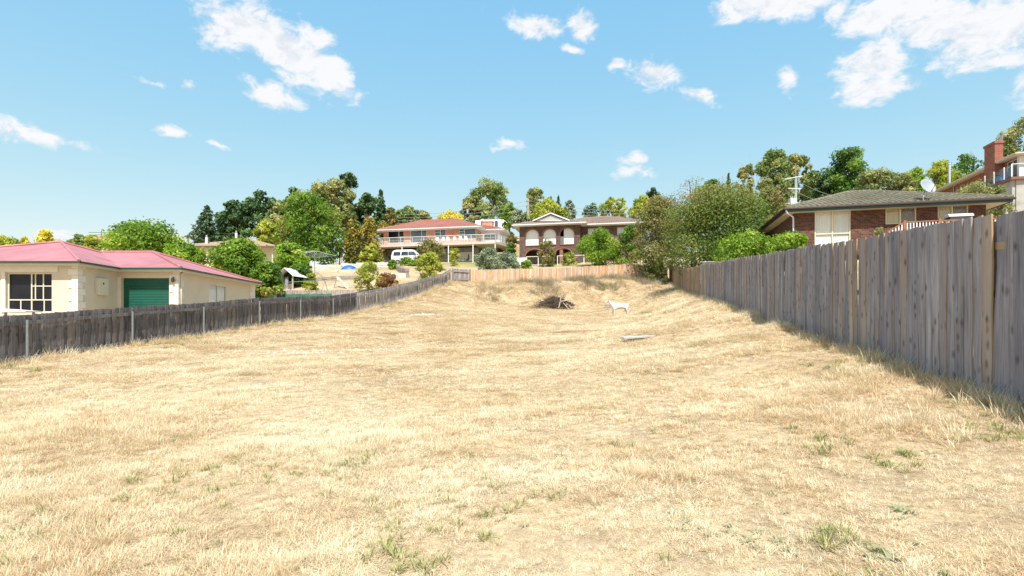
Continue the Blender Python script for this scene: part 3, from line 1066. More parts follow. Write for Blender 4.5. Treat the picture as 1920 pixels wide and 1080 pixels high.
def fence_left(name, label, ys, mat, pitch, H, seed, post_mat):
    p, q = (LX(ys[0]), ys[0]), (LX(ys[-1]), ys[-1])
    d, ln = fence_dir(p, q)
    base = Vector((p[0], p[1], gz(*p)))
    t = thing(name, label, 'fence', base)
    r = random.Random(seed)
    ms = [paling_mesh('paling', w, .014, H, mat, seed * 50 + i) for i, w in enumerate((.125, .13, .135, .122, .128, .132))]
    rz = math.atan2(d.y, d.x)      # local -y faces the lot (right of the run)
    nrm = Vector((d.y, -d.x, 0))   # towards the lot
    def at(y): return Vector((LX(y), y, 0))
    foot = [gz(LX(y), y) for y in ys]
    # straighten the feet a little
    for k in range(len(ys) - 1):
        a, b = at(ys[k]), at(ys[k + 1])
        L_ = (b - a).length
        za, zb = foot[k], foot[k + 1]
        n = int(round(L_ / pitch))
        for i in range(n):
            f = (i + .5) / n
            x = a.lerp(b, f)
            z = za * (1 - f) + zb * f + r.gauss(0, .006) + .02
            back = (i % 2)
            o = link('paling', ms[r.randrange(6)], t)
            o.location = (x.x - base.x - nrm.x * (.018 * back + .002), x.y - base.y - nrm.y * (.018 * back + .002), z - base.z)
            o.rotation_euler = (r.gauss(0, .008), r.gauss(0, .006), rz + r.gauss(0, .02))
        for hh, th in ((H - .17, .085), (.10, .085)):
            mb = MB()
            pa = a + nrm * .042; pb = b + nrm * .042
            mb.beam((pa.x - base.x, pa.y - base.y, za + hh - base.z), (pb.x - base.x, pb.y - base.y, zb + hh - base.z), .045, th)
            mb.build('rail', mat, t)
    for k, y in enumerate(ys):
        a = at(y) + nrm * .095
        mb = MB()
        mb.tube([(0, 0, -.3), (0, 0, H - .1)], .027, 10)
        mb.build('post', post_mat, t, loc=(a.x - base.x, a.y - base.y, foot[k] - base.z), smooth=False)
    return t


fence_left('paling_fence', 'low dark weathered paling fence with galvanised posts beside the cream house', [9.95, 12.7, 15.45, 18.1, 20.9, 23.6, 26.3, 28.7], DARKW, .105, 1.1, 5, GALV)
fence_left('paling_fence', 'low silver grey paling fence climbing the bank towards the back corner', [28.74, 31.7, 34.5, 37.5, 40.5, 42.8, 45.0], LIGHTW, .115, 1.08, 6, GALV)


def fence_back():
    # the short grey panel in the corner, rails showing
    a, b = Vector((-5.08, 45.1, 0)), Vector((-3.72, 46.48, 0))
    d, ln = fence_dir(a, b)
    za, zb = gz(a.x, a.y), gz(b.x, b.y)
    t = thing('fence_panel', 'short grey fence panel with two rails in the back left corner', 'fence', (a.x, a.y, za))
    ms = [paling_mesh('paling', .13, .015, 1.12, LIGHTW, 700 + i) for i in range(4)]
    rz = math.atan2(d.y, d.x); r = random.Random(2)
    n = int(ln / .135)
    for i in range(n):
        s = (i + .5) * .135; f = s / ln
        o = link('paling', ms[i % 4], t); o.location = (d.x * s, d.y * s, (zb - za) * f + r.gauss(0, .01)); o.rotation_euler = (0, 0, rz)
    nrm = Vector((d.y, -d.x, 0))
    for hh in (.22, .9):
        MB().beam(tuple(nrm * .035 + Vector((0, 0, hh))), (d.x * ln + nrm.x * .035, d.y * ln + nrm.y * .035, zb - za + hh), .045, .09).build('rail', LIGHTW, t)
    for s, z in ((0, 0), (ln, zb - za)):
        MB().box((-.05, -.05, -.2), (.05, .05, 1.14)).build('post', LIGHTW, t, loc=(d.x * s + nrm.x * .09, d.y * s + nrm.y * .09, z), rot=(0, 0, rz))
    # the new tan fence across the back
    a, b = Vector((-3.6, 46.55, 0)), Vector((16.15, 54.95, 0))
    d, ln = fence_dir(a, b)
    za = gz(a.x, a.y)
    t = thing('paling_fence', 'new tan paling fence across the back of the lot below the houses', 'fence', (a.x, a.y, za))
    ms = [paling_mesh('paling', .128, .016, 1.3, TANW, 800 + i) for i in range(8)]
    rz = math.atan2(d.y, d.x)
    n = int(ln / .135)
    for i in range(n):
        s = (i + .5) * .135; f = s / ln
        x, y = a.x + d.x * s, a.y + d.y * s
        zz = gz(a.x + d.x * round(s / 2.4) * 2.4, a.y + d.y * round(s / 2.4) * 2.4)
        k = math.floor(s / 2.4); g = s / 2.4 - k
        z0 = gz(a.x + d.x * k * 2.4, a.y + d.y * k * 2.4); z1 = gz(a.x + d.x * (k + 1) * 2.4, a.y + d.y * (k + 1) * 2.4)
        top = z0 * (1 - g) + z1 * g + 1.1 + .22 * f
        o = link('paling', ms[r.randrange(8)], t)
        o.location = (d.x * s, d.y * s + .02 * (i % 2), top - 1.3 - za + r.gauss(0, .012)); o.rotation_euler = (0, r.gauss(0, .006), rz)
    for k in range(int(ln / 2.4)):
        x0, y0 = a.x + d.x * k * 2.4, a.y + d.y * k * 2.4; x1, y1 = x0 + d.x * 2.4, y0 + d.y * 2.4
        for hh in (.25, .85):
            MB().beam((x0 - a.x - d.y * .06, y0 - a.y + d.x * .06, gz(x0, y0) - za + hh), (x1 - a.x - d.y * .06, y1 - a.y + d.x * .06, gz(x1, y1) - za + hh), .045, .08).build('rail', TANW, t)


fence_back()


def fence_neighbour():
    # second fence beyond the left one, green mesh tied along its foot
    a, b = ray(519, 552, 40.0), ray(668, 548, 38.2)
    a.z = gz(a.x, a.y); b.z = gz(b.x, b.y)
    d, ln = fence_dir(a, b)
    t = thing('paling_fence', 'grey paling fence with green mesh behind the dark left fence', 'fence', a)
    ms = [paling_mesh('paling', .12, .015, 1.15, LIGHTW, 900 + i) for i in range(5)]
    rz = math.atan2(d.y, d.x); r = random.Random(3)
    n = int(ln / .145)
    ta, tb = ray(519, 545, 40.0).z, ray(668, 543, 38.2).z
    for i in range(n):
        s = (i + .5) * .145; f = s / ln
        o = link('paling', ms[i % 5], t); o.location = (d.x * s, d.y * s, ta * (1 - f) + tb * f - 1.15 - a.z + r.gauss(0, .02)); o.rotation_euler = (0, 0, rz)
    mesh = MB()
    gm = simple('green_shade_mesh', (.05, .17, .11), .7, .3, 2)
    m = 40
    for i in range(m):
        f0, f1 = i / m, (i + 1) / m
        if f1 > .72: break
        z0 = ta * (1 - f0) + tb * f0 - a.z - .27 + .03 * math.sin(i * 1.7); z1 = ta * (1 - f1) + tb * f1 - a.z - .27 + .03 * math.sin((i + 1) * 1.7)
        off = -.05 - .02 * math.sin(i * .9); off1 = -.05 - .02 * math.sin((i + 1) * .9)
        def P(f, o_, z): return (d.x * ln * f + d.y * -o_ * -1, d.y * ln * f + d.x * o_, z)
        mesh.poly([P(f0, off, z0 - .7), P(f1, off1, z1 - .7), P(f1, off1, z1), P(f0, off, z0)])
    mesh.build('mesh_screen', gm, t)


fence_neighbour()
# ------------------------------------------------------------------ building helpers
WHITEP = simple('white_paint', (.74, .74, .73), .5, .06, 2.0)
CREAMP = simple('cream_trim_paint', (.62, .58, .47), .5, .06, 2.0)
CLEAR = glass_clear()
DARKG = glass_dark()
BLUEG = glass_dark('sky_blue_glass', (.03, .05, .075), 1.0)
BLIND = simple('white_blind', (.86, .86, .84), .8, .05, 1.5, streak=(6, 6, .4))
CURTAIN = simple('pale_curtain', (.78, .79, .78), .9, .1, 1.0, streak=(14, 14, .3))
YCURT = simple('cream_curtain', (.62, .57, .36), .9, .1, 1.0, streak=(12, 12, .3))
GREYCURT = simple('grey_curtain', (.22, .21, .19), .9, .15, 1.0, streak=(12, 12, .3))
CONC = simple('concrete', (.40, .39, .36), .9, .2, 1.2, bumpy=.3)
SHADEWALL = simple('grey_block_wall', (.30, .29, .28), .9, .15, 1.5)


class Frm:
    """a building's own axes: x along its front, y to the rear, z up from its base"""
    def __init__(self, name, label, cat, ox, oy, oz, ang, group=None):
        self.t = thing(name, label, cat, (ox, oy, oz), ang, group)
        self.o = Vector((ox, oy, oz)); self.a = ang
        self.ex = Vector((math.cos(ang), math.sin(ang), 0)); self.ey = Vector((-math.sin(ang), math.cos(ang), 0))

    def fx(self, px, py, y=0.0):
        """(x, z) on the plane local y = const seen at a pixel of the photograph"""
        d = Vector(((px - 960) / F, 1.0, (HZ - py) / F)); c = Vector((0, 0, EYE))
        p0 = self.o + self.ey * y
        t = (p0 - c).dot(self.ey) / d.dot(self.ey)
        q = c + d * t - self.o
        return q.dot(self.ex), q.z

    def fy(self, px, py, x=0.0):
        """(y, z) on the plane local x = const"""
        d = Vector(((px - 960) / F, 1.0, (HZ - py) / F)); c = Vector((0, 0, EYE))
        p0 = self.o + self.ex * x
        t = (p0 - c).dot(self.ex) / d.dot(self.ex)
        q = c + d * t - self.o
        return q.dot(self.ey), q.z


def wall(parent, name, mat, axis, c, t, a0, a1, z0, z1, holes=()):
    """wall with real openings. axis 'x': runs along x at y=c .. c+t ; axis 'y': runs along y at x=c .. c+t"""
    A = sorted({a0, a1, *[h[0] for h in holes], *[h[1] for h in holes]})
    Z = sorted({z0, z1, *[h[2] for h in holes], *[h[3] for h in holes]})
    A = [a for a in A if a0 <= a <= a1]; Z = [z for z in Z if z0 <= z <= z1]
    mb = MB()

    def P(a, d, z): return (a, c + d, z) if axis == 'x' else (c + d, a, z)

    def solid(i, j):
        if i < 0 or j < 0 or i >= len(A) - 1 or j >= len(Z) - 1: return False
        am, zm = (A[i] + A[i + 1]) / 2, (Z[j] + Z[j + 1]) / 2
        return not any(h[0] < am < h[1] and h[2] < zm < h[3] for h in holes)
    for i in range(len(A) - 1):
        for j in range(len(Z) - 1):
            if not solid(i, j): continue
            x0, x1, y0, y1 = A[i], A[i + 1], Z[j], Z[j + 1]
            for d in (0, t):
                mb.poly([P(x0, d, y0), P(x1, d, y0), P(x1, d, y1), P(x0, d, y1)])
            if not solid(i - 1, j): mb.poly([P(x0, 0, y0), P(x0, t, y0), P(x0, t, y1), P(x0, 0, y1)])
            if not solid(i + 1, j): mb.poly([P(x1, 0, y0), P(x1, t, y0), P(x1, t, y1), P(x1, 0, y1)])
            if not solid(i, j - 1): mb.poly([P(x0, 0, y0), P(x1, 0, y0), P(x1, t, y0), P(x0, t, y0)])
            if not solid(i, j + 1): mb.poly([P(x0, 0, y1), P(x1, 0, y1), P(x1, t, y1), P(x0, t, y1)])
    return mb.build(name, mat, parent)


def window(parent, axis, c, a0, a1, z0, z1, vs=(), hs=(), fmat=None, gmat=None, blind=None, fw=.05, depth=.07, label=None, inward=1, cells=None):
    """frame with mullions (vs) and transoms (hs: z or (z, from, to)); panes and curtains are its pieces"""
    fmat = fmat or WHITEP; gmat = gmat or DARKG
    mb = MB()
    s = inward

    def bx(m, p0, p1, q0, q1, d0, d1):
        lo, hi = (p0, c + s * d0, q0), (p1, c + s * d1, q1)
        if axis == 'y': lo, hi = (c + s * d0, p0, q0), (c + s * d1, p1, q1)
        m.box(lo, hi)
    bx(mb, a0, a1, z0, z0 + fw, 0, depth); bx(mb, a0, a1, z1 - fw, z1, 0, depth)
    bx(mb, a0, a0 + fw, z0 + fw, z1 - fw, 0, depth); bx(mb, a1 - fw, a1, z0 + fw, z1 - fw, 0, depth)
    for v in vs:
        if isinstance(v, (tuple, list)): bx(mb, v[0] - fw * .4, v[0] + fw * .4, v[1], v[2], .003, depth - .004)
        else: bx(mb, v - fw * .5, v + fw * .5, z0 + fw, z1 - fw, .003, depth - .004)
    for h in hs:
        if isinstance(h, (tuple, list)): bx(mb, h[1], h[2], h[0] - fw * .4, h[0] + fw * .4, .006, depth - .008)
        else: bx(mb, a0 + fw, a1 - fw, h - fw * .45, h + fw * .45, .006, depth - .008)
    w = mb.build('window', fmat, parent)
    if label: w['label'] = label
    cuts = [a0 + fw] + sorted(v for v in vs if not isinstance(v, (tuple, list))) + [a1 - fw]
    for i in range(len(cuts) - 1):
        m = MB(); bx(m, cuts[i] + .001, cuts[i + 1] - .001, z0 + fw + .001, z1 - fw - .001, depth * .5, depth * .5 + .008)
        g = gmat[i] if isinstance(gmat, (list, tuple)) else gmat
        m.build('pane', g, w)
        b = blind[i] if isinstance(blind, (list, tuple)) else blind
        if b:
            m = MB(); n = 14; zz0 = z0 + fw; zz1 = z1 - fw
            for k in range(n):
                u0 = cuts[i] + (cuts[i + 1] - cuts[i]) * k / n; u1 = cuts[i] + (cuts[i + 1] - cuts[i]) * (k + 1) / n
                d0 = depth + .012 + .02 * (k % 2); d1 = depth + .012 + .02 * ((k + 1) % 2)
                p = [(u0, d0, zz0), (u1, d1, zz0), (u1, d1, zz1), (u0, d0, zz1)]
                m.poly([(q[0], c + s * q[1], q[2]) if axis == 'x' else (c + s * q[1], q[0], q[2]) for q in p])
            m.build('curtain', b, w)
    return w


def tile_plane(mb, A, B, C, D, course=.32, wave=.3, hgt=.035, seg=4):
    """roof plane A-B along the eave, D-C along the ridge, as lapped courses of rolled tiles"""
    A, B, C, D = map(Vector, (A, B, C, D))
    nrm = (B - A).cross(D - A).normalized()
    if nrm.z < 0: nrm = -nrm
    up = ((D + C) / 2 - (A + B) / 2)
    e = (B - A).normalized()
    slope = up - e * up.dot(e)
    rows = max(2, int(round(slope.length / course)))
    for r in range(rows):
        t0, t1 = r / rows, (r + 1) / rows
        l0, r0 = A.lerp(D, t0), B.lerp(C, t0); l1, r1 = A.lerp(D, t1), B.lerp(C, t1)
        w0 = (r0 - l0).length
        n = max(1, int(w0 / wave * seg))
        base = len(mb.v)
        for k in range(n + 1):
            f = k / n
            p0 = l0.lerp(r0, f); p1 = l1.lerp(r1, f)
            wv0 = abs(math.sin((p0 - A).dot(e) / wave * math.pi)) * hgt; wv1 = abs(math.sin((p1 - A).dot(e) / wave * math.pi)) * hgt
            mb.v += [tuple(p0 - nrm * .005), tuple(p0 + nrm * (.032 + wv0)), tuple(p1 + nrm * (.004 + wv1))]
        for k in range(n):
            b = base + k * 3
            mb.f += [(b, b + 3, b + 4, b + 1), (b + 1, b + 4, b + 5, b + 2)]


def hip_roof(parent, x0, x1, y0, y1, z, pitch, mat, tiles=None, cap=None, ridge='x', hip0=True, hip1=True, label=None, thick=.03, mat2=None):
    """hip roof over the eave rectangle; each plane is a mesh of its own"""
    tp = math.tan(R(pitch))
    if ridge == 'x':
        d = (y1 - y0) / 2; ym = (y0 + y1) / 2; zr = z + d * tp
        r0 = Vector((x0 + (d if hip0 else 0), ym, zr)); r1 = Vector((x1 - (d if hip1 else 0), ym, zr))
        planes = [((x0, y0, z), (x1, y0, z), r1, r0), ((x1, y1, z), (x0, y1, z), r0, r1)]
        if hip1: planes.append(((x1, y0, z), (x1, y1, z), r1, r1))
        if hip0: planes.append(((x0, y1, z), (x0, y0, z), r0, r0))
        hips = []
        if hip0: hips += [((x0, y0, z), r0), ((x0, y1, z), r0)]
        if hip1: hips += [((x1, y0, z), r1), ((x1, y1, z), r1)]
    else:
        d = (x1 - x0) / 2; xm = (x0 + x1) / 2; zr = z + d * tp
        r0 = Vector((xm, y0 + (d if hip0 else 0), zr)); r1 = Vector((xm, y1 - (d if hip1 else 0), zr))
        planes = [((x1, y0, z), (x1, y1, z), r1, r0), ((x0, y1, z), (x0, y0, z), r0, r1)]
        if hip0: planes.append(((x0, y0, z), (x1, y0, z), r0, r0))
        if hip1: planes.append(((x1, y1, z), (x0, y1, z), r1, r1))
        hips = []
        if hip0: hips += [((x0, y0, z), r0), ((x1, y0, z), r0)]
        if hip1: hips += [((x0, y1, z), r1), ((x1, y1, z), r1)]
    for pi, (A, B, C, D) in enumerate(planes):
        mb = MB()
        if tiles: tile_plane(mb, A, B, C, D, **tiles)
        else:
            A, B, C, D = map(Vector, (A, B, C, D))
            n = (B - A).cross(D - A).normalized()
            if n.z < 0: n = -n
            top = [A, B, C] if (C - D).length < 1e-5 else [A, B, C, D]
            mb.poly(top); mb.poly([p - n * thick for p in top][::-1])
            for i in range(len(top)):
                j = (i + 1) % len(top)
                mb.poly([top[i], top[i] - n * thick, top[j] - n * thick, top[j]])
        o = mb.build('roof', mat2 if mat2 and pi >= 2 else mat, parent)
        if label: o['label'] = label
    cap = cap or mat
    for a, b in hips + ([(r0, r1)] if (r0 - r1).length > .05 else []):
        a, b = Vector(a), Vector(b)
        n = max(1, int((b - a).length / .42)) if tiles else 1
        mb = MB()
        for k in range(n):
            p, q = a.lerp(b, k / n), a.lerp(b, (k + 1) / n)
            up = Vector((0, 0, .035))
            mb.tube([p + up * .6, q + up * .9], [.1, .085] if tiles else [.07, .07], 8)
        mb.build('ridge_cap', cap, parent)
    return r0, r1


def eaves(parent, x0, x1, y0, y1, z, fmat, gmat, smat, fh=.18, over=.5, sides='flrb', gut=.11):
    """soffit, fascia boards and gutters round the eave rectangle"""
    mb = MB()
    mb.poly([(x0 + .03, y0 + .03, z - fh + .02), (x1 - .03, y0 + .03, z - fh + .02), (x1 - .03, y1 - .03, z - fh + .02), (x0 + .03, y1 - .03, z - fh + .02)])
    mb.build('soffit', smat, parent)
    for k in sides:
        a, b, g0, g1 = {'f': ((x0, y0, z - fh), (x1, y0 + .025, z - .02), (x0, y0 - gut, z - .13), (x1, y0 - .002, z - .015)),
                        'b': ((x0, y1 - .025, z - fh), (x1, y1, z - .02), (x0, y1 + .002, z - .13), (x1, y1 + gut, z - .015)),
                        'l': ((x0, y0 + .03, z - fh), (x0 + .025, y1 - .03, z - .02), (x0 - gut, y0 - gut, z - .13), (x0 - .002, y1 + gut, z - .015)),
                        'r': ((x1 - .025, y0 + .03, z - fh), (x1, y1 - .03, z - .02), (x1 + .002, y0 - gut, z - .13), (x1 + gut, y1 + gut, z - .015))}[k]
        MB().box(a, b).build('fascia', fmat, parent)
        MB().box(g0, g1).build('gutter', gmat, parent, bevel=.02)


# ------------------------------------------------------------------ cream house with the red roof, left
def red_roof_mat(ax):
    m, nt, b = newmat('faded_red_metal_roof')
    N, L = nt.nodes, nt.links
    p = pos(nt)
    n = noise_node(nt, .8, 6, .6, p); n2 = noise_node(nt, 5, 6, .65, p, (1, 1, 1))
    r = ramp(nt, [(.3, (.38, .135, .142)), (.55, (.45, .172, .178)), (.8, (.49, .21, .212))])
    L.new(n.outputs[0], r.inputs[0])
    r2 = ramp(nt, [(.28, (.78, .76, .76)), (.5, (1, 1, 1))]); L.new(n2.outputs[0], r2.inputs[0])
    c = mixc(nt, r.outputs[0], r2.outputs[0], .6, 'MULTIPLY')
    sp = N.new('ShaderNodeSeparateXYZ'); L.new(objco(nt), sp.inputs[0])
    dv = N.new('ShaderNodeMath'); dv.operation = 'DIVIDE'; dv.inputs[1].default_value = .76; L.new(sp.outputs[ax], dv.inputs[0])
    fl = N.new('ShaderNodeMath'); fl.operation = 'FLOOR'; L.new(dv.outputs[0], fl.inputs[0])
    wn = N.new('ShaderNodeTexWhiteNoise'); wn.noise_dimensions = '1D'; L.new(fl.outputs[0], wn.inputs['W'])
    rs = ramp(nt, [(0, (.9, .88, .88)), (1, (1.08, 1.08, 1.08))]); L.new(wn.outputs['Value'], rs.inputs[0])
    c = mixc(nt, c, rs.outputs[0], 1.0, 'MULTIPLY')
    fr = N.new('ShaderNodeMath'); fr.operation = 'FRACT'; L.new(dv.outputs[0], fr.inputs[0])
    rl = ramp(nt, [(0, (.72, .68, .68)), (.05, (1, 1, 1))]); L.new(fr.outputs[0], rl.inputs[0])
    c = mixc(nt, c, rl.outputs[0], .7, 'MULTIPLY')
    n5 = noise_node(nt, 1.1, 5, .65, objco(nt), (7, .7, 1) if ax == 0 else (.7, 7, 1))
    r5 = ramp(nt, [(.3, (.80, .76, .75)), (.55, (1, 1, 1))]); L.new(n5.outputs[0], r5.inputs[0])
    c = mixc(nt, c, r5.outputs[0], .6, 'MULTIPLY')
    L.new(c, b.inputs['Base Color'])
    b.inputs['Roughness'].default_value = .5
    w = N.new('ShaderNodeTexWave'); w.inputs['Scale'].default_value = 2.1; w.bands_direction = 'XY'[ax]
    L.new(objco(nt), w.inputs['Vector'])
    bump(nt, b, w.outputs[0], .12, .01)
    MATS['red_roof%d' % ax] = m
    return m


def house_left():
    h = Frm('cream_house', 'cream rendered bungalow with faded red metal roof and green garage door', 'house', -16.9, 27.0, 2.3, 0)
    t = h.t
    render_ = simple('cream_render', (.60, .535, .43), .9, .05, 1.2, bumpy=.25)
    pale = simple('pale_quoin_render', (.70, .665, .59), .9, .05, 2)
    redr = red_roof_mat(0); redr2 = red_roof_mat(1)
    green = simple('green_gutter', (.02, .07, .05), .4, .1)
    greend = simple('green_roller_door', (.008, .10, .07), .45, .15, 2)
    ez = 2.5          # eave height
    wz = ez - .16
    fy_, fxr = -2.5, -3.05
    # openings
    gx0, gz1 = h.fx(227, 521)[0], h.fx(227, 521)[1]
    gx1 = h.fx(317, 521)[0]
    wall(t, 'wall', render_, 'x', 0, .24, fxr, 0, -.3, wz, [(gx0, gx1, -.3, gz1)])
    wx0, wzt = h.fx(11, 511, fy_); wx1, wzb = h.fx(97, 586, fy_)
    wall(t, 'wall', render_, 'x', fy_, .24, -13.0, fxr, -.3, wz, [(wx0, wx1, wzb, wzt)])
    wall(t, 'wall', render_, 'y', fxr - .24, .24, fy_ + .24, .0, -.3, wz)
    sy0, sz1 = h.fy(392, 532); sy1, _ = h.fy(424, 532)
    wall(t, 'wall', render_, 'y', -.24, .24, .24, 7.8, -.3, wz, [(sy0, sy1, .75, sz1)])
    wall(t, 'wall', render_, 'x', 7.8, .24, -13.0, 0, -.3, wz)
    wall(t, 'wall', render_, 'y', -13.24, .24, fy_, 7.8, -.3, wz)
    # big window with its grid of bars
    mid = h.fx(55.5, 560, fy_)[0]; zh = h.fx(50, 562, fy_)[1]; zq = h.fx(50, 536, fy_)[1]
    a, b_, c_, d_ = (h.fx(q, 560, fy_)[0] for q in (62.5, 77.5, 35, 79))
    window(t, 'x', fy_ + .1, wx0, wx1, wzb, wzt, [mid, (a, zh, wzt - .05), (b_, zh, wzt - .05), (c_, wzb + .05, zh), (d_, wzb + .05, zh)], [zh, (zq, mid, wx1 - .05)], CREAMP, DARKG, None, .06,
           label='large front window with cream glazing bars')
    MB().box((wx0 - .25, fy_ - .03, wzt + .03), (wx1 + .3, fy_ - .001, wz - .01)).build('window_head', pale, t)
    MB().box((wx0 - .18, fy_ - .03, wzb), (wx0 - .02, fy_ - .001, wzt + .028)).build('window_surround', pale, t)
    # roller door, slat by slat
    dr = MB().box((gx0, .2, gz1 - .1), (gx1, .23, gz1)).build('roller_door', greend, t)
    sl = MB()
    hh = .083; prof = [(0, 0), (.012, .01), (.02, .04), (.012, .07), (0, .08)]
    pts = [(.19 - p[0], p[1]) for p in prof] + [(.22, .08), (.22, 0)]
    sl.prism(pts, gx0 + .005, gx1 - .005, 'yz')
    sm = sl.mesh('slat', greend)
    k = 0; z = gz1 - .1 - hh
    while z > -.2:
        o = link('slat', sm, dr); o.location = (0, 0, z); z -= hh
    MB().box((gx0 - .22, -.02, -.3), (gx0 - .001, -.001, gz1 + .05)).build('door_surround', pale, t)
    # quoins at the corners
    for (cx, cy, dirs) in ((fxr, fy_, 1), (0, 0, 1), (0, 7.8, 2)):
        z = -.2; k = 0
        while z < wz - .05:
            q = .42 if k % 2 else .26; q2 = .26 if k % 2 else .42
            z2 = min(z + .29, wz - .01)
            mb = MB()
            if dirs == 1:
                mb.box((cx - q, cy - .028, z), (cx + .028, cy - .001, z2)); mb.box((cx + .001, cy - .001, z), (cx + .028, cy + q2, z2))
            else:
                mb.box((cx + .001, cy - q2, z), (cx + .028, cy + .24, z2))
            mb.build('quoin', pale, t); z += .3; k += 1
    # roofs
    o = .38
    hip_roof(t, -13.4, fxr + o, fy_ - o, 7.8, ez, 18, redr, label='faded red roof over the front wing', mat2=redr2)
    hip_roof(t, -12.5, o, -o, 7.8 + .38, ez, 18, redr, mat2=redr2)
    fas = simple('cream_fascia', (.58, .55, .45), .5, .05)
    for (x0, x1, y, sd) in ((-13.4, fxr + o, fy_ - o, 1), (fxr + o, o, -o, 1)):
        MB().box((x0, y, ez - .19), (x1, y + .03, ez - .03)).build('fascia', fas, t)
        MB().box((x0, y - .11, ez - .09), (x1 + (.11 if x1 < 0 else .11), y - .002, ez - .005)).build('gutter', green, t, bevel=.02)
    for (x, y0, y1) in ((fxr + o, fy_ - o + .03, -o), (o, -o + .03, 8.18)):
        MB().box((x - .03, y0, ez - .19), (x, y1, ez - .03)).build('fascia', fas, t)
        MB().box((x + .002, y0 - .13, ez - .09), (x + .11, y1, ez - .005)).build('gutter', green, t, bevel=.02)
    MB().poly([(-13.3, fy_ - o + .04, ez - .17), (fxr + o - .04, fy_ - o + .04, ez - .17), (fxr + o - .04, 8, ez - .17), (-13.3, 8, ez - .17)]).build('soffit', fas, t)
    MB().poly([(fxr + o - .04, -o + .04, ez - .172), (o - .04, -o + .04, ez - .172), (o - .04, 8.1, ez - .172), (fxr + o - .04, 8.1, ez - .172)]).build('soffit', fas, t)
    # meter box, lamp, downpipe, side window
    my0, mz1 = h.fy(178, 517, fxr); my1, _ = h.fy(196, 517, fxr); mz0 = h.fy(185, 553, fxr)[1]
    mbx = MB().box((fxr + .001, my0, mz0), (fxr + .2, my1, mz1 - .1)).build('meter_box', CREAMP, t, bevel=.015)
    MB().box((fxr + .2, (my0 + my1) / 2 - .05, mz0 + .5), (fxr + .206, (my0 + my1) / 2 + .02, mz0 + .6)).build('viewing_slot', DARKG, mbx)
    lx, lz = h.fx(324, 525, -.12)
    brass = simple('tarnished_brass', (.10, .085, .05), .45, .2, 20, .6)
    lp = MB().tube([(lx, 0, lz + .12), (lx, -.08, lz + .16), (lx, -.13, lz + .1)], .015, 6).build('wall_lamp', brass, t)
    mb = MB(); mb.tube([(lx, -.13, lz + .12), (lx, -.13, lz + .06), (lx, -.13, lz - .12)], [.02, .085, .05], 8); mb.build('lantern', brass, lp)
    px_, pz_ = .07, ez - .1
    mb = MB(); mb.tube([(px_, .16, -.3), (px_, .16, wz - .12), (px_ + .02, .3, wz - .03), (.34, .55, ez - .1)], .045, 8)
    mb.build('downpipe', CREAMP, t, smooth=True)
    window(t, 'y', -.03, sy0, sy1, .75, sz1, [(sy0 + sy1) / 2], (), CREAMP, CLEAR, CURTAIN, .05, inward=-1, depth=.04, label='side window with pale curtains')
    # a pale board lying on something behind the fence, below the big window
    p = ray(38, 582, 19.5)
    s = MB(); s.prism([(-.52, -.08), (.5, -.055), (.52, -.02), (-.44, .055), (-.52, .02)], -.35, .35, 'xz')
    w = s.build('white_board', WHITEP, None, loc=p)
    tag(w, 'white board propped behind the dark fence under the big window', 'board')
    leg = MB().box((-.4, -.2, -.1 - (p.z - gz(p.x, p.y))), (-.34, -.14, -.05)).box((.34, .1, -.1 - (p.z - gz(p.x, p.y))), (.4, .16, -.04))
    leg.build('trestle', LIGHTW, w)


house_left()


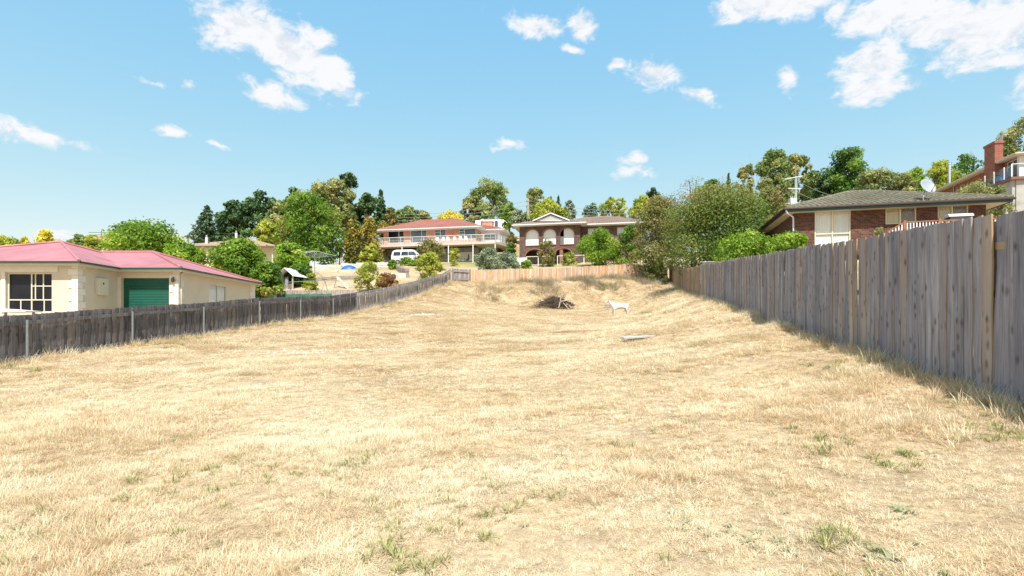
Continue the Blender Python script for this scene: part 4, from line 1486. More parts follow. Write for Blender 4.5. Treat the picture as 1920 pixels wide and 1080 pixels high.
# ------------------------------------------------------------------ orange brick house with the long balcony
def house_orange():
    ang = math.atan(-.2)
    o = ray(719, 492, 75.8)
    h = Frm('orange_brick_house', 'orange brick house on a hill with long white balcony and red tiled roof', 'house', o.x, o.y, 10.9, ang)
    t = h.t
    br = brick_mat('orange_brick', (.58, .25, .15), (.66, .33, .21), (.6, .5, .42))
    tile = simple('red_roof_tiles', (.36, .15, .115), .8, .3, 6)
    white = WHITEP
    # levels
    fz = h.fx(760, 461)[1]; 
    ez = h.fx(800, 430)[1] + .05
    xr = h.fx(893, 440)[0]
    W = []
    for (a, b, zt, zb) in ((300, 495, 345, 482), (570, 768, 335, 478), (862, 998, 325, 425), (1155, 1366, 315, 435)):
        x0, z1 = h.fx(680 + a / 6.4, 380 + zt / 6.4); x1, z0 = h.fx(680 + b / 6.4, 380 + zb / 6.4)
        W.append((x0, min(x1, xr - .05), z0, z1))
    wall(t, 'wall', br, 'x', 0, .25, 0, xr, fz, ez - .1, [w for w in W])
    D = 8.5
    wall(t, 'wall', br, 'y', -.001, .25, .25, D, fz, ez - .1)
    wall(t, 'wall', br, 'x', D, .25, 0, xr + 4, fz, ez - .1)
    splits = [(432, (410,)), (705, ()), (930, (352,)), (1220, (375, 345))]
    gl = [DARKG, BLUEG, BLUEG, BLUEG]
    for w, (v, hs), g in zip(W, splits, gl):
        vx = h.fx(680 + v / 6.4, 440)[0]
        hz_ = []
        for q in hs:
            zz = h.fx(680 + v / 6.4, 380 + q / 6.4)[1]
            hz_.append((zz, vx, w[1] - .05) if v == 432 else (zz, w[0] + .05, vx))
        if v == 705: hz_ = [((w[2] + w[3]) / 2, vx, w[1] - .05)]
        window(t, 'x', .06, *w, [vx], hz_, white, g, None, .07)
    # right side wall of the main block: white framed glazing, then the set back wing
    wy = 2.6
    wall(t, 'wall', br, 'y', xr - .25, .25, .25, wy, fz, ez - .1, [(.5, 2.3, fz + .1, ez - .35)])
    window(t, 'y', xr - .1, .5, 2.3, fz + .1, ez - .35, [1.1, 1.7], [], white, BLUEG, None, .07, inward=-1)
    wx1 = h.fx(937, 440, wy)[0]
    wall(t, 'wall', white, 'x', wy, .2, xr - .25, wx1, fz, ez - .1, [(xr + .45, wx1 - .25, fz + .9, ez - .45)])
    window(t, 'x', wy + .05, xr + .45, wx1 - .25, fz + .9, ez - .45, [(xr + wx1) / 2], [], white, BLUEG, None, .07)
    wall(t, 'wall', white, 'y', wx1 - .2, .2, wy + .2, D, fz, ez - .1, [(wy + .7, wy + 2.6, fz + .6, ez - .4), (wy + 3.4, D - .5, fz + .1, ez - .4)])
    window(t, 'y', wx1 - .05, wy + .7, wy + 2.6, fz + .6, ez - .4, [wy + 1.6], [], white, BLUEG, None, .06, inward=-1)
    window(t, 'y', wx1 - .05, wy + 3.4, D - .5, fz + .1, ez - .4, [wy + 4.4], [], white, BLUEG, None, .06, inward=-1)
    # roofs
    ov = .75
    hip_roof(t, -ov, xr + ov, -ov, D + ov, ez, 23, tile, dict(course=.33, wave=.3, hgt=.03, seg=2))
    hip_roof(t, xr - 4, wx1 + ov, wy - ov, D + ov, ez, 19, tile, dict(course=.33, wave=.3, hgt=.03, seg=2))
    eaves(t, -ov, xr + ov, -ov, D + ov, ez, white, white, white, .22)
    eaves(t, xr + ov + .15, wx1 + ov, wy - ov, D + ov, ez - .006, white, white, white, .22, sides='frb')
    cx0 = h.fx(905, 418, 6)[0]; cx1 = h.fx(924, 418, 6)[0]; cz = h.fx(910, 417, 6)[1]
    ch = MB().box((cx0, 5.7, ez), (cx1, 6.6, cz)).build('chimney', br, t)
    MB().box((cx0 - .06, 5.64, cz), (cx1 + .06, 6.66, cz + .14)).build('chimney_cap', br, ch)
    # balcony
    bd = 1.5
    bx0 = h.fx(709, 462, -bd)[0]; bx1 = h.fx(929, 455, -bd)[0]
    sl = MB().prism([(bx0, -bd), (bx1, -bd), (wx1 + 1.3, 1.6), (wx1 + 1.3, D - 2), (wx1 + .01, D - 2), (wx1 + .01, wy - .01), (xr + .01, wy - .01), (xr + .01, -.01), (-.01, -.01), (bx0, -.01)], fz - .32, fz - .02, 'xy')
    sl.build('balcony_slab', simple('pale_pink_slab', (.62, .5, .44), .8, .1), t)
    rl = MB(); rt = .95
    path = [(bx0, -.1), (bx0, -bd), (bx1, -bd), (wx1 + 1.3, 1.6), (wx1 + 1.3, D - 2.1)]
    for a, b in zip(path[:-1], path[1:]):
        rl.beam((*a, fz + rt), (*b, fz + rt), .05, .05); rl.beam((*a, fz + .06), (*b, fz + .06), .03, .03)
        rl.beam((*a, fz + .5), (*b, fz + .5), .02, .02)
    rl.build('balcony_rail', white, t)
    for a, b in zip(path[:-1], path[1:]):
        a, b = Vector(a), Vector(b); n = max(1, int((b - a).length / 1.55))
        for k in range(n + 1):
            p = a.lerp(b, k / n)
            MB().box((p.x - .025, p.y - .025, fz - .02), (p.x + .025, p.y + .025, fz + rt)).build('rail_post', white, t)
    bl = MB()
    for a, b in zip(path[:-1], path[1:]):
        a, b = Vector(a), Vector(b); n = int((b - a).length / .13)
        for k in range(n):
            p = a.lerp(b, (k + .5) / n); bl.beam((p.x, p.y, fz + .06), (p.x, p.y, fz + rt), .014, .014)
    tag(bl.build('balusters', white, t), kind='stuff')
    # posts under the balcony
    for (q, y) in ((713, -bd + .1), (754, -bd + .1), (841, -bd + .1), (887, -bd + .1), (928.5, -bd + .12)):
        x = h.fx(q, 480, y)[0]
        MB().box((x - .06, y - .06, -.6), (x + .06, y + .06, fz - .32)).build('post', white, t)
    # lower storey set under the slab
    lx0, lx1 = h.fx(720, 480, 1.2)[0], h.fx(893, 480, 1.2)[0]
    g0, g1 = h.fx(860, 480, 1.2)[0], h.fx(886.5, 480, 1.2)[0]
    s0, s1 = h.fx(728, 480, 1.2)[0], h.fx(737, 480, 1.2)[0]
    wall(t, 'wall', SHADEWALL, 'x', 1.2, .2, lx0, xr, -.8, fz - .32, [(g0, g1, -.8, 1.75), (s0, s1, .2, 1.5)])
    gd = MB().box((g0, 1.27, -.8), (g1, 1.33, 1.75)).build('garage_door', white, t)
    for k in range(1, 6):
        MB().box((g0 + .02, 1.262, -.3 + k * .35), (g1 - .02, 1.269, -.28 + k * .35)).build('door_groove', SHADEWALL, gd)
    window(t, 'x', 1.25, s0, s1, .2, 1.5, (), (), white, BLUEG, None, .06)
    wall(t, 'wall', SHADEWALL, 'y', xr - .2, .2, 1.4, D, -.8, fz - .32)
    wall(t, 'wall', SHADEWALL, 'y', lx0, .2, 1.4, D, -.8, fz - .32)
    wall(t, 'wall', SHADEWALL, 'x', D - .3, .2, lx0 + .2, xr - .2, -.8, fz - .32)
    return h, fz, bx0, bx1, bd


ORANGE = house_orange()


def balcony_things():
    h, fz, bx0, bx1, bd = ORANGE
    plas = simple('white_plastic', (.82, .82, .8), .4, .04)
    words = ['leftmost', 'second', 'third', 'fourth', 'fifth', 'sixth']
    sp = []
    for i, px in enumerate((822, 832, 841, 854, 864, 874)):
        x = h.fx(px, 455, -.7)[0]
        w = h.o + h.ex * x + h.ey * (-.75)
        t = thing('plastic_chair', f'{words[i]} white plastic chair from the left on the orange house balcony', 'chair', (w.x, w.y, h.o.z + fz - .02), h.a + math.pi + (i * .37 % .5 - .25), 'white chairs on the balcony')
        if i == 0:
            MB().box((-.24, -.22, .4), (.24, .24, .44)).build('seat', plas, t, bevel=.015)
            m = MB(); m.prism([(-.23, .45), (.23, .45), (.2, .85), (.1, .9), (-.1, .9), (-.2, .85)], .2, .235, 'xz'); m.build('backrest', plas, t)
            lg = MB().tube([(0, 0, 0), (0, 0, .4)], [.02, .028], 6).mesh('leg', plas)
            for a, b in ((-.21, -.19), (.21, -.19), (-.21, .21), (.21, .21)):
                link('leg', lg, t, (a, b, 0))
            ar = MB().beam((0, -.2, .62), (0, .21, .64), .04, .03).beam((0, -.19, .42), (0, -.2, .62), .03, .03).mesh('armrest', plas)
            for a in (-.23, .23): link('armrest', ar, t, (a, 0, 0))
            sp = list(t.children)
        else:
            for c in sp:
                k = c.copy(); COL.objects.link(k); k.parent = t
    # pot plant at the end of the row
    x = h.fx(896, 455, -.9)[0]; w = h.o + h.ex * x + h.ey * (-.9)
    t = thing('pot_plant', 'small green pot plant on the balcony beside the white chairs', 'plant', (w.x, w.y, h.o.z + fz - .02))
    MB().tube([(0, 0, 0), (0, 0, .4)], [.15, .2], 10).build('pot', simple('terracotta', (.4, .2, .12), .8), t)
    return t


POT = balcony_things()


# ------------------------------------------------------------------ brown brick house with arches
def arch_pts(x0, x1, z0, zs, n=14, full=True):
    """outline of an opening with a semicircular (or flatter) head springing at zs"""
    r = (x1 - x0) / 2; xm = (x0 + x1) / 2
    return [(x0, z0)] + [(xm - r * math.cos(math.pi * k / n), zs + (r if full else r * .8) * math.sin(math.pi * k / n)) for k in range(n + 1)] + [(x1, z0)]


def arched_wall(parent, mat, y, t, a0, a1, z0, z1, arches):
    """wall along x with arched openings, built column by column"""
    mb = MB()
    xs = {a0, a1}
    for (x0, x1, zb, zs, k) in arches:
        r = (x1 - x0) / 2; xm = (x0 + x1) / 2
        for i in range(17): xs.add(round(xm - r * math.cos(math.pi * i / 16), 5))
    xs = sorted(xs)

    def top(a, x):
        x0, x1, zb, zs, k = a; r = (x1 - x0) / 2; xm = (x0 + x1) / 2
        return zs + k * math.sqrt(max(0, r * r - (x - xm) ** 2))
    for xa, xb in zip(xs[:-1], xs[1:]):
        m = (xa + xb) / 2
        hs = sorted([a for a in arches if a[0] < m < a[1]], key=lambda a: a[2])
        la = lb = z0
        for a in hs:
            if a[2] > la + 1e-4 or a[2] > lb + 1e-4:
                for d in (0, t): mb.poly([(xa, y + d, la), (xb, y + d, lb), (xb, y + d, a[2]), (xa, y + d, a[2])])
                mb.poly([(xa, y, a[2]), (xb, y, a[2]), (xb, y + t, a[2]), (xa, y + t, a[2])])
            na, nb = top(a, xa), top(a, xb)
            mb.poly([(xa, y, na), (xb, y, nb), (xb, y + t, nb), (xa, y + t, na)])
            la, lb = na, nb
        for d in (0, t): mb.poly([(xa, y + d, la), (xb, y + d, lb), (xb, y + d, z1), (xa, y + d, z1)])
    for (x0, x1, zb, zs, k) in arches:
        for x in (x0, x1): mb.poly([(x, y, zb), (x, y + t, zb), (x, y + t, zs), (x, y, zs)])
    for x in (a0, a1): mb.poly([(x, y, z0), (x, y + t, z0), (x, y + t, z1), (x, y, z1)])
    return mb.build('wall', mat, parent)


def house_arch():
    ang = math.atan(-.208)
    o = ray(974, 485, 65.2)
    h = Frm('arched_brick_house', 'brown brick two storey house with white arched openings and white gable', 'house', o.x, o.y, 9.2, ang)
    t = h.t
    br = brick_mat('brown_brick', (.085, .044, .038), (.19, .10, .082), (.2, .145, .125))
    rim = brick_mat('red_arch_brick', (.27, .12, .085), (.33, .16, .115), (.3, .22, .18))
    tile = simple('brown_roof_tiles', (.28, .205, .165), .85, .25, 5)
    Z = lambda zx, zy, y=0: h.fx(940 + zx / 6, 360 + zy / 6, y)
    xr = Z(885, 500)[0]
    ez = Z(500, 368)[1] + .02
    A = []
    for (a, b, zt, zb) in ((272, 420, 425, 603), (468, 615, 418, 592), (662, 818, 408, 588)):
        x0, x1 = Z(a, 500)[0], Z(b, 500)[0]; r = (x1 - x0) / 2
        A.append((x0, x1, Z(a, zb)[1], Z(a, zt)[1] - r * .95, .95))
    Lw = []
    for (a, b, zt) in ((272, 478, 648), (596, 800, 638)):
        x0, x1 = Z(a, 700)[0], Z(b, 700)[0]; r = (x1 - x0) / 2
        Lw.append((x0, x1, -.6, Z(a, zt)[1] - r * .8, .8))
    arched_wall(t, br, 0, .3, 0, xr, -.6, ez - .12, A + Lw)
    for (x0, x1, zb, zs, k) in A + Lw:      # arch rings a little proud of the wall
        r = (x1 - x0) / 2; xm = (x0 + x1) / 2; mb = MB(); n = 16
        for i in range(n):
            a0, a1 = math.pi * i / n, math.pi * (i + 1) / n
            q = []
            for aa in (a0, a1):
                for rr in (r + .005, r + .12): q.append((xm - rr * math.cos(aa), zs + rr * k * math.sin(aa)))
            for yy in (-.02, ):
                mb.poly([(q[0][0], yy, q[0][1]), (q[1][0], yy, q[1][1]), (q[3][0], yy, q[3][1]), (q[2][0], yy, q[2][1])])
            mb.poly([(q[1][0], -.02, q[1][1]), (q[3][0], -.02, q[3][1]), (q[3][0], -.001, q[3][1]), (q[1][0], -.001, q[1][1])])
        mb.build('arch_ring', rim, t)
        if zb > 0: MB().box((x0 - .06, -.07, zb - .1), (x1 + .06, .1, zb - .005)).build('sill', rim, t)
    # white roller blinds filling the upper arches
    for i, (x0, x1, zb, zs, k) in enumerate(A):
        xx0 = x0 if i < 2 else x0 + (x1 - x0) * .26
        r = (x1 - x0) / 2; xm = (x0 + x1) / 2
        pts = [(xx0, zb + .02)]
        for j in range(17):
            x = xm - r * math.cos(math.pi * j / 16)
            if x >= xx0: pts.append((x, zs + k * math.sqrt(max(0, r * r - (x - xm) ** 2))))
        if i == 2: pts.insert(1, (xx0, zs + k * math.sqrt(max(0, r * r - (xx0 - xm) ** 2))))
        pts.append((x1, zb + .02))
        mb = MB(); mb.prism(pts, .2, .22, 'xz')
        b = mb.build('arch_blind', BLIND, t)
        for j in range(1, 5):
            x = x0 + (x1 - x0) * j / 5
            if x < xx0: continue
            MB().box((x - .008, .193, zb + .03), (x + .008, .199, zs + k * math.sqrt(max(0, r * r - (x - xm) ** 2)) - .05)).build('blind_seam', CURTAIN, b)
    x0, x1, zb, zs, k = A[2]
    rl = MB(); xe = x0 + (x1 - x0) * .26
    rl.beam((x0, .12, zb + .9), (xe, .12, zb + .9), .04, .04)
    for j in range(5): rl.beam((x0 + (xe - x0) * (j + .5) / 5, .12, zb), (x0 + (xe - x0) * (j + .5) / 5, .12, zb + .9), .02, .02)
    rl.build('balustrade', WHITEP, t)
    # inner back wall and floor so that the openings are rooms
    fl = A[0][2] - .12
    MB().box((.02, .31, fl - .22), (xr - .02, 2.4, fl)).build('floor_slab', CONC, t)
    wall(t, 'wall', br, 'x', 2.4, .2, 0, xr, -.6, ez - .12)
    cx0, cx1 = Z(655, 700)[0], Z(692, 700)[0]
    MB().box((cx0, .05, -.6), (cx1, .3, fl - .22)).build('pier', rim, t)
    wall(t, 'wall', br, 'y', 0, .25, .3, 9, -.6, ez - .12)
    # right block, set back
    sb = 1.3
    x2 = Z(1590, 500, sb)[0]
    w1 = (Z(970, 415, sb)[0], Z(1140, 415, sb)[0], Z(970, 565, sb)[1], Z(970, 405, sb)[1])
    w2 = (Z(1298, 415, sb)[0], Z(1472, 415, sb)[0], Z(1300, 490, sb)[1], Z(1300, 392, sb)[1])
    wall(t, 'wall', br, 'x', sb, .25, xr - .25, x2, -.6, ez - .12, [w1, w2])
    wall(t, 'wall', br, 'y', xr - .3, .3, .3, sb, -.6, ez - .12)
    wall(t, 'wall', br, 'y', x2 - .25, .25, sb + .25, 9, -.6, ez - .12)
    wall(t, 'wall', br, 'x', 9, .25, 0, x2, -.6, ez - .12)
    tim = simple('brown_window_timber', (.25, .14, .08), .6)
    window(t, 'x', sb + .06, *w1, [(w1[0] + w1[1]) / 2], [((w1[2] + w1[3]) / 2 - .1, w1[0] + .05, (w1[0] + w1[1]) / 2)], tim, CLEAR, [CURTAIN, BLIND], .06)
    window(t, 'x', sb + .06, *w2, [(w2[0] + w2[1]) / 2], [], tim, CLEAR, [CURTAIN, BLIND], .06)
    MB().tube([(x2 - .15, sb - .06, -.6), (x2 - .15, sb - .06, ez - .2)], .05, 8).build('downpipe', WHITEP, t)
    # roofs
    ov = .7
    tl = dict(course=.33, wave=.26, hgt=.035, seg=3)
    hip_roof(t, xr - 4.4, x2 + ov, sb - ov, 9 + ov, ez, 20, tile, tl)
    hip_roof(t, -ov, xr + ov, -ov, 9 + ov + .5, ez, 17.5, tile, tl, ridge='y')
    # the white gablet
    ga, gb, gc = Z(355, 327, .9), Z(770, 322, .9), Z(555, 234, .9)
    mb = MB()
    mb.prism([(ga[0] + .3, ga[1] + .0), (gb[0] - .3, gb[1]), (gc[0], gc[1] - .25)], .95, 1.05, 'xz')
    g = mb.build('gable', simple('pale_grey_boarding', (.66, .66, .65), .7, .06), t)
    for k in range(9):
        f = (k + 1) / 10
        w = (gb[0] - gc[0] - .45) * (1 - f) * .95
        zz = ga[1] + (gc[1] - .25 - ga[1]) * f
        MB().box((gc[0] - w, .938, zz - .012), (gc[0] + w, .949, zz + .002)).build('board_joint', SHADEWALL, g)
    for p in (ga, gb):
        MB().beam((p[0], .9, p[1] + .02), (gc[0], .9, gc[1] - .05), .14, .26, up=(0, 1, 0)).build('barge_board', WHITEP, t)
    mb = MB()
    for (p, s) in ((ga, 1), (gb, -1)):
        mb.poly([(p[0], .85, p[1] + .16), (gc[0], .85, gc[1] + .1), (gc[0], 5.5, gc[1] + .1), (p[0], 5.5, p[1] + .16)])
    mb.build('roof', tile, t)
    eaves(t, -ov, xr + ov, -ov, 5, ez, WHITEP, WHITEP, WHITEP, .2, sides='flr')
    eaves(t, xr + ov + .14, x2 + ov, sb - ov, 9 + ov, ez - .006, WHITEP, WHITEP, WHITEP, .2, sides='frb')
    # deck with glass balustrades
    dz = .15
    alu = simple('cream_aluminium', (.74, .70, .58), .4, .05)
    dy = -1.5
    dx0, dx1 = Z(285, 800, dy)[0], Z(775, 800, dy)[0]
    gap0, gap1 = Z(548, 800, dy)[0], Z(632, 800, dy)[0]
    MB().box((dx0, dy - .1, dz - .16), (dx1, -.03, dz)).build('deck', CONC, t)
    for (a, b) in ((dx0, gap0), (gap1, dx1 + 1.6)):
        n = 2
        for k in range(n + 1):
            x = a + (b - a) * k / n
            MB().box((x - .05, dy - .04, dz), (x + .05, dy + .04, dz + 1.12)).build('rail_post', alu, t)
        MB().beam((a, dy, dz + 1.1), (b, dy, dz + 1.1), .06, .07).beam((a, dy, dz + .12), (b, dy, dz + .12), .05, .05).build('rail', alu, t)
        for k in range(n):
            u0, u1 = a + (b - a) * k / n + .08, a + (b - a) * (k + 1) / n - .08
            MB().box((u0, dy - .005, dz + .15), (u1, dy + .005, dz + 1.06)).build('glass_panel', CLEAR, t)
    MB().box((gap0, dy - .7, -.5), (gap1, dy - .12, -.12)).build('step', simple('pale_step', (.6, .55, .42), .8), t)
    # pale retaining wall beside the deck
    p = h.o + h.ex * (Z(175, 770, -1.7)[0]) + h.ey * (-1.7)
    w = MB()
    x0, z1 = Z(90, 745, -1.8); x1, z0 = Z(283, 860, -1.8)
    w = MB().box((x0, -1.95, -1.2), (x1, -1.75, z1)).build('wall', simple('white_render', (.76, .76, .74), .85, .08), t)
    return h


ARCH = house_arch()


# ------------------------------------------------------------------ brown brick house on the right
def house_right():
    ang = math.atan(-.23)
    o = ray(1489, 450, 31.0)
    h = Frm('brown_brick_house', 'brown brick bungalow with mossy tiled roof behind the tall grey fence', 'house', o.x, o.y, 4.9, ang)
    t = h.t
    br = brick_mat('dark_red_brick', (.06, .026, .022), (.19, .075, .05), (.2, .14, .11))
    Z = lambda zx, zy, y=0: h.fx(1440 + zx / 3.856, 200 + zy / 3.856, y)
    # mottled olive concrete tiles
    m, nt, b = newmat('olive_roof_tiles')
    n = noise_node(nt, 7, 5, .7, pos(nt)); n2 = noise_node(nt, .9, 4, .6, pos(nt))
    r = ramp(nt, [(.3, (.07, .062, .045)), (.5, (.165, .15, .108)), (.72, (.27, .25, .18))]); nt.links.new(n.outputs[0], r.inputs[0])
    r2 = ramp(nt, [(.3, (.75, .76, .7)), (.7, (1.1, 1.1, 1.1))]); nt.links.new(n2.outputs[0], r2.inputs[0])
    nt.links.new(mixc(nt, r.outputs[0], r2.outputs[0], 1, 'MULTIPLY'), b.inputs['Base Color']); b.inputs['Roughness'].default_value = .9
    bl = simple('dark_gutter', (.05, .03, .025), .45, .1)
    grn = simple('dark_green_fascia', (.015, .07, .065), .5, .1)
    sof = simple('pale_soffit', (.62, .58, .48), .8, .06)
    cream = simple('cream_window_frame', (.78, .73, .52), .5, .05)
    xr = Z(1577, 750)[0]
    ez = Z(700, 706, -.6)[1]
    D = 8.6
    w1 = (Z(338, 900)[0], Z(600, 900)[0], Z(338, 1010)[1], Z(450, 742)[1])
    w2 = (Z(850, 800)[0], Z(1075, 800)[0], Z(900, 850)[1], Z(960, 722)[1])
    w3 = (Z(1228, 800)[0], Z(1452, 800)[0], Z(1300, 905)[1], Z(1340, 708)[1])
    wz = ez - .12
    wall(t, 'wall', br, 'x', 0, .25, 0, xr, -.5, wz, [w1, w2, w3])
    wall(t, 'wall', br, 'y', 0, .25, .25, D, -.5, wz)
    wall(t, 'wall', br, 'y', xr - .25, .25, .25, D, -.5, wz)
    wall(t, 'wall', br, 'x', D, .25, 0, xr, -.5, wz)
    # rooms behind the glass
    wall(t, 'wall', simple('room_wall', (.25, .23, .2), .9), 'x', 2.2, .1, .3, xr - .3, -.4, wz - .02)
    m1 = Z(468, 850)[0]; h1 = Z(500, 915)[1]
    window(t, 'x', .05, *w1, [m1], [h1], cream, CLEAR, [BLIND, CURTAIN], .06, label='tall window with white blinds')
    window(t, 'x', .05, *w2, [Z(960, 800)[0]], [], cream, CLEAR, [YCURT, GREYCURT], .06)
    window(t, 'x', .05, *w3, [Z(1336, 800)[0]], [], cream, CLEAR, [YCURT, GREYCURT], .06)
    for w in (w1, w2): MB().box((w[0] - .05, -.06, w[2] - .09), (w[1] + .05, .1, w[2] - .003)).build('sill', br, t)
    ov = .62
    tl = dict(course=.32, wave=.3, hgt=.04, seg=4)
    hip_roof(t, -ov, xr + ov + .25, -ov, D + ov, ez, 20.5, m, tl)
    MB().poly([(-ov + .04, -ov + .04, ez - .2), (xr + ov + .21, -ov + .04, ez - .2), (xr + ov + .21, D + ov, ez - .2), (-ov + .04, D + ov, ez - .2)]).build('soffit', sof, t)
    X0, X1 = -ov, xr + ov + .25
    MB().box((X0, -ov, ez - .24), (X1, -ov + .03, ez - .03)).build('fascia', grn, t)
    MB().box((X0 - .1, -ov - .1, ez - .115), (X1 + .1, -ov - .002, ez - .0)).build('gutter', bl, t, bevel=.02)
    for x, s in ((X0, -1), (X1, 1)):
        MB().box((x - (.03 if s > 0 else 0), -ov + .03, ez - .24), (x + (0 if s > 0 else .03), D + ov, ez - .03)).build('fascia', bl, t)
        MB().box((x + s * .002, -ov, ez - .115), (x + s * .1, D + ov, ez - .0)).build('gutter', bl, t, bevel=.02)
    dx, dz = Z(183, 770, -.06)
    mb = MB(); mb.tube([(dx, -.06, -.5), (dx, -.06, ez - .55), (dx - .02, -.08, ez - .42), (-ov + .1, -ov + .02, ez - .3), (-ov + .02, -ov + .0, ez - .12)], .045, 8)
    mb.build('downpipe', WHITEP, t, smooth=True)
    # satellite dish
    c = Vector((Z(1147, 583, -.3)[0], -.3, Z(1147, 583, -.3)[1]))
    wpos = h.o + h.ex * c.x + h.ey * c.y; wpos.z = h.o.z + c.z
    foot = Vector((Z(1122, 655, -.5)[0], -.5, ez + .06))
    fw = h.o + h.ex * foot.x + h.ey * foot.y; fw.z = h.o.z + foot.z
    d = thing('satellite_dish', 'grey satellite dish on the front edge of the mossy tiled roof', 'satellite dish', fw)
    gm = simple('grey_dish', (.30, .33, .36), .5, .06, 4); dk = simple('dark_steel', (.05, .05, .055), .5)
    ax = Vector((.1, -.9, .42)).normalized()     # looks to the upper right, towards the camera's right
    q = ax.to_track_quat('Z', 'Y'); cen = wpos - fw
    mb = MB(); n, rr = 28, 6; R0 = .43
    for i in range(rr + 1):
        for k in range(n):
            a = 2 * math.pi * k / n; r_ = R0 * i / rr
            mb.v.append(tuple(cen + q @ Vector((r_ * math.cos(a), r_ * math.sin(a) * 1.08, .11 * (i / rr) ** 2))))
    for i in range(rr):
        for k in range(n):
            a = i * n + k; b_ = i * n + (k + 1) % n
            mb.f.append((a, b_, b_ + n, a + n))
    rf = mb.build('reflector', gm, d, smooth=True)
    sm_ = rf.modifiers.new('thick', 'SOLIDIFY'); sm_.thickness = .02
    tip = cen + q @ Vector((0, -.05, .62)) + Vector((.1, 0, .05))
    MB().tube([cen + q @ Vector((.0, -.42, .08)), tip], .014, 6).build('feed_arm', dk, d)
    MB().tube([tip - ax * .02, tip + ax * -.12], [.035, .045], 8).build('receiver', dk, d)
    MB().tube([(0, 0, -.03), (0, 0, .25), tuple(cen - ax * .05)], .024, 8).build('mast', gm, d)
    MB().tube([(.28, .05, 0), tuple(cen - ax * .02 + Vector((0, 0, -.12)))], .014, 6).build('stay', gm, d)
    # deck with white balusters and orange-brown handrail
    tim = simple('orange_brown_timber', (.30, .13, .06), .6, .2, 5)
    dy = -2.0
    zr0 = Z(985, 850, dy); zr1 = Z(1240, 818, dy); zr2 = Z(1600, 800, dy)
    zt = (zr0[1] + zr1[1] + zr2[1]) / 3
    dk_ = MB().box((zr0[0], dy, zt - 1.12), (xr + .3, -.01, zt - 1.0)).build('deck', tim, t)
    rail = MB().beam((zr0[0], dy, zt), (xr + .3, dy, zt), .09, .05).build('deck_rail', tim, t)
    MB().beam((zr0[0], dy, zt - .92), (xr + .3, dy, zt - .92), .05, .07).build('deck_rail', tim, t)
    for x in (zr0[0], zr1[0], xr + .3, (zr1[0] + xr + .3) / 2):
        MB().box((x - .055, dy - .055, zt - 2.2), (x + .055, dy + .055, zt + .09)).build('deck_post', tim, t)
    bm_ = MB().box((-.028, -.012, -.9), (.028, .012, -.03)).mesh('baluster', WHITEP)
    x = zr0[0] + .14
    while x < xr + .25:
        link('baluster', bm_, t, (x, dy, zt)); x += .145
    # stair rail going down to the left
    s0 = Z(862, 905, dy)
    MB().beam((s0[0], dy, s0[1]), (zr0[0], dy, zt), .09, .05).build('stair_rail', tim, t)
    x = s0[0] + .1
    while x < zr0[0] - .05:
        f = (x - s0[0]) / (zr0[0] - s0[0])
        link('baluster', bm_, t, (x, dy, s0[1] + (zt - s0[1]) * f)); x += .145
    # covered barbecue standing on the deck
    bx, bz = Z(1375, 785, -1.2)
    wp = h.o + h.ex * bx + h.ey * (-1.2); wp.z = h.o.z + zt - 1.0
    bb = thing('barbecue', 'dark barbecue with pale hood on the deck below the right window', 'barbecue', wp, ang)
    top = bz + .1 - (zt - 1.0)
    MB().box((-.5, -.28, .35), (.5, .28, top - .22)).build('body', dk, bb, bevel=.02)
    m_ = MB(); m_.prism([(-.3, top - .21), (.3, top - .21), (.3, top - .14), (.12, top), (-.2, top - .06), (-.3, top - .15)], -.56, .56, 'yz'); m_.build('hood', simple('pale_hood', (.72, .73, .74), .4, .05), bb)
    for a in (-.44, .44):
        for b_ in (-.22, .22): MB().box((a - .03, b_ - .03, 0), (a + .03, b_ + .03, .35)).build('leg', dk, bb)
    return h


RIGHT = house_right()


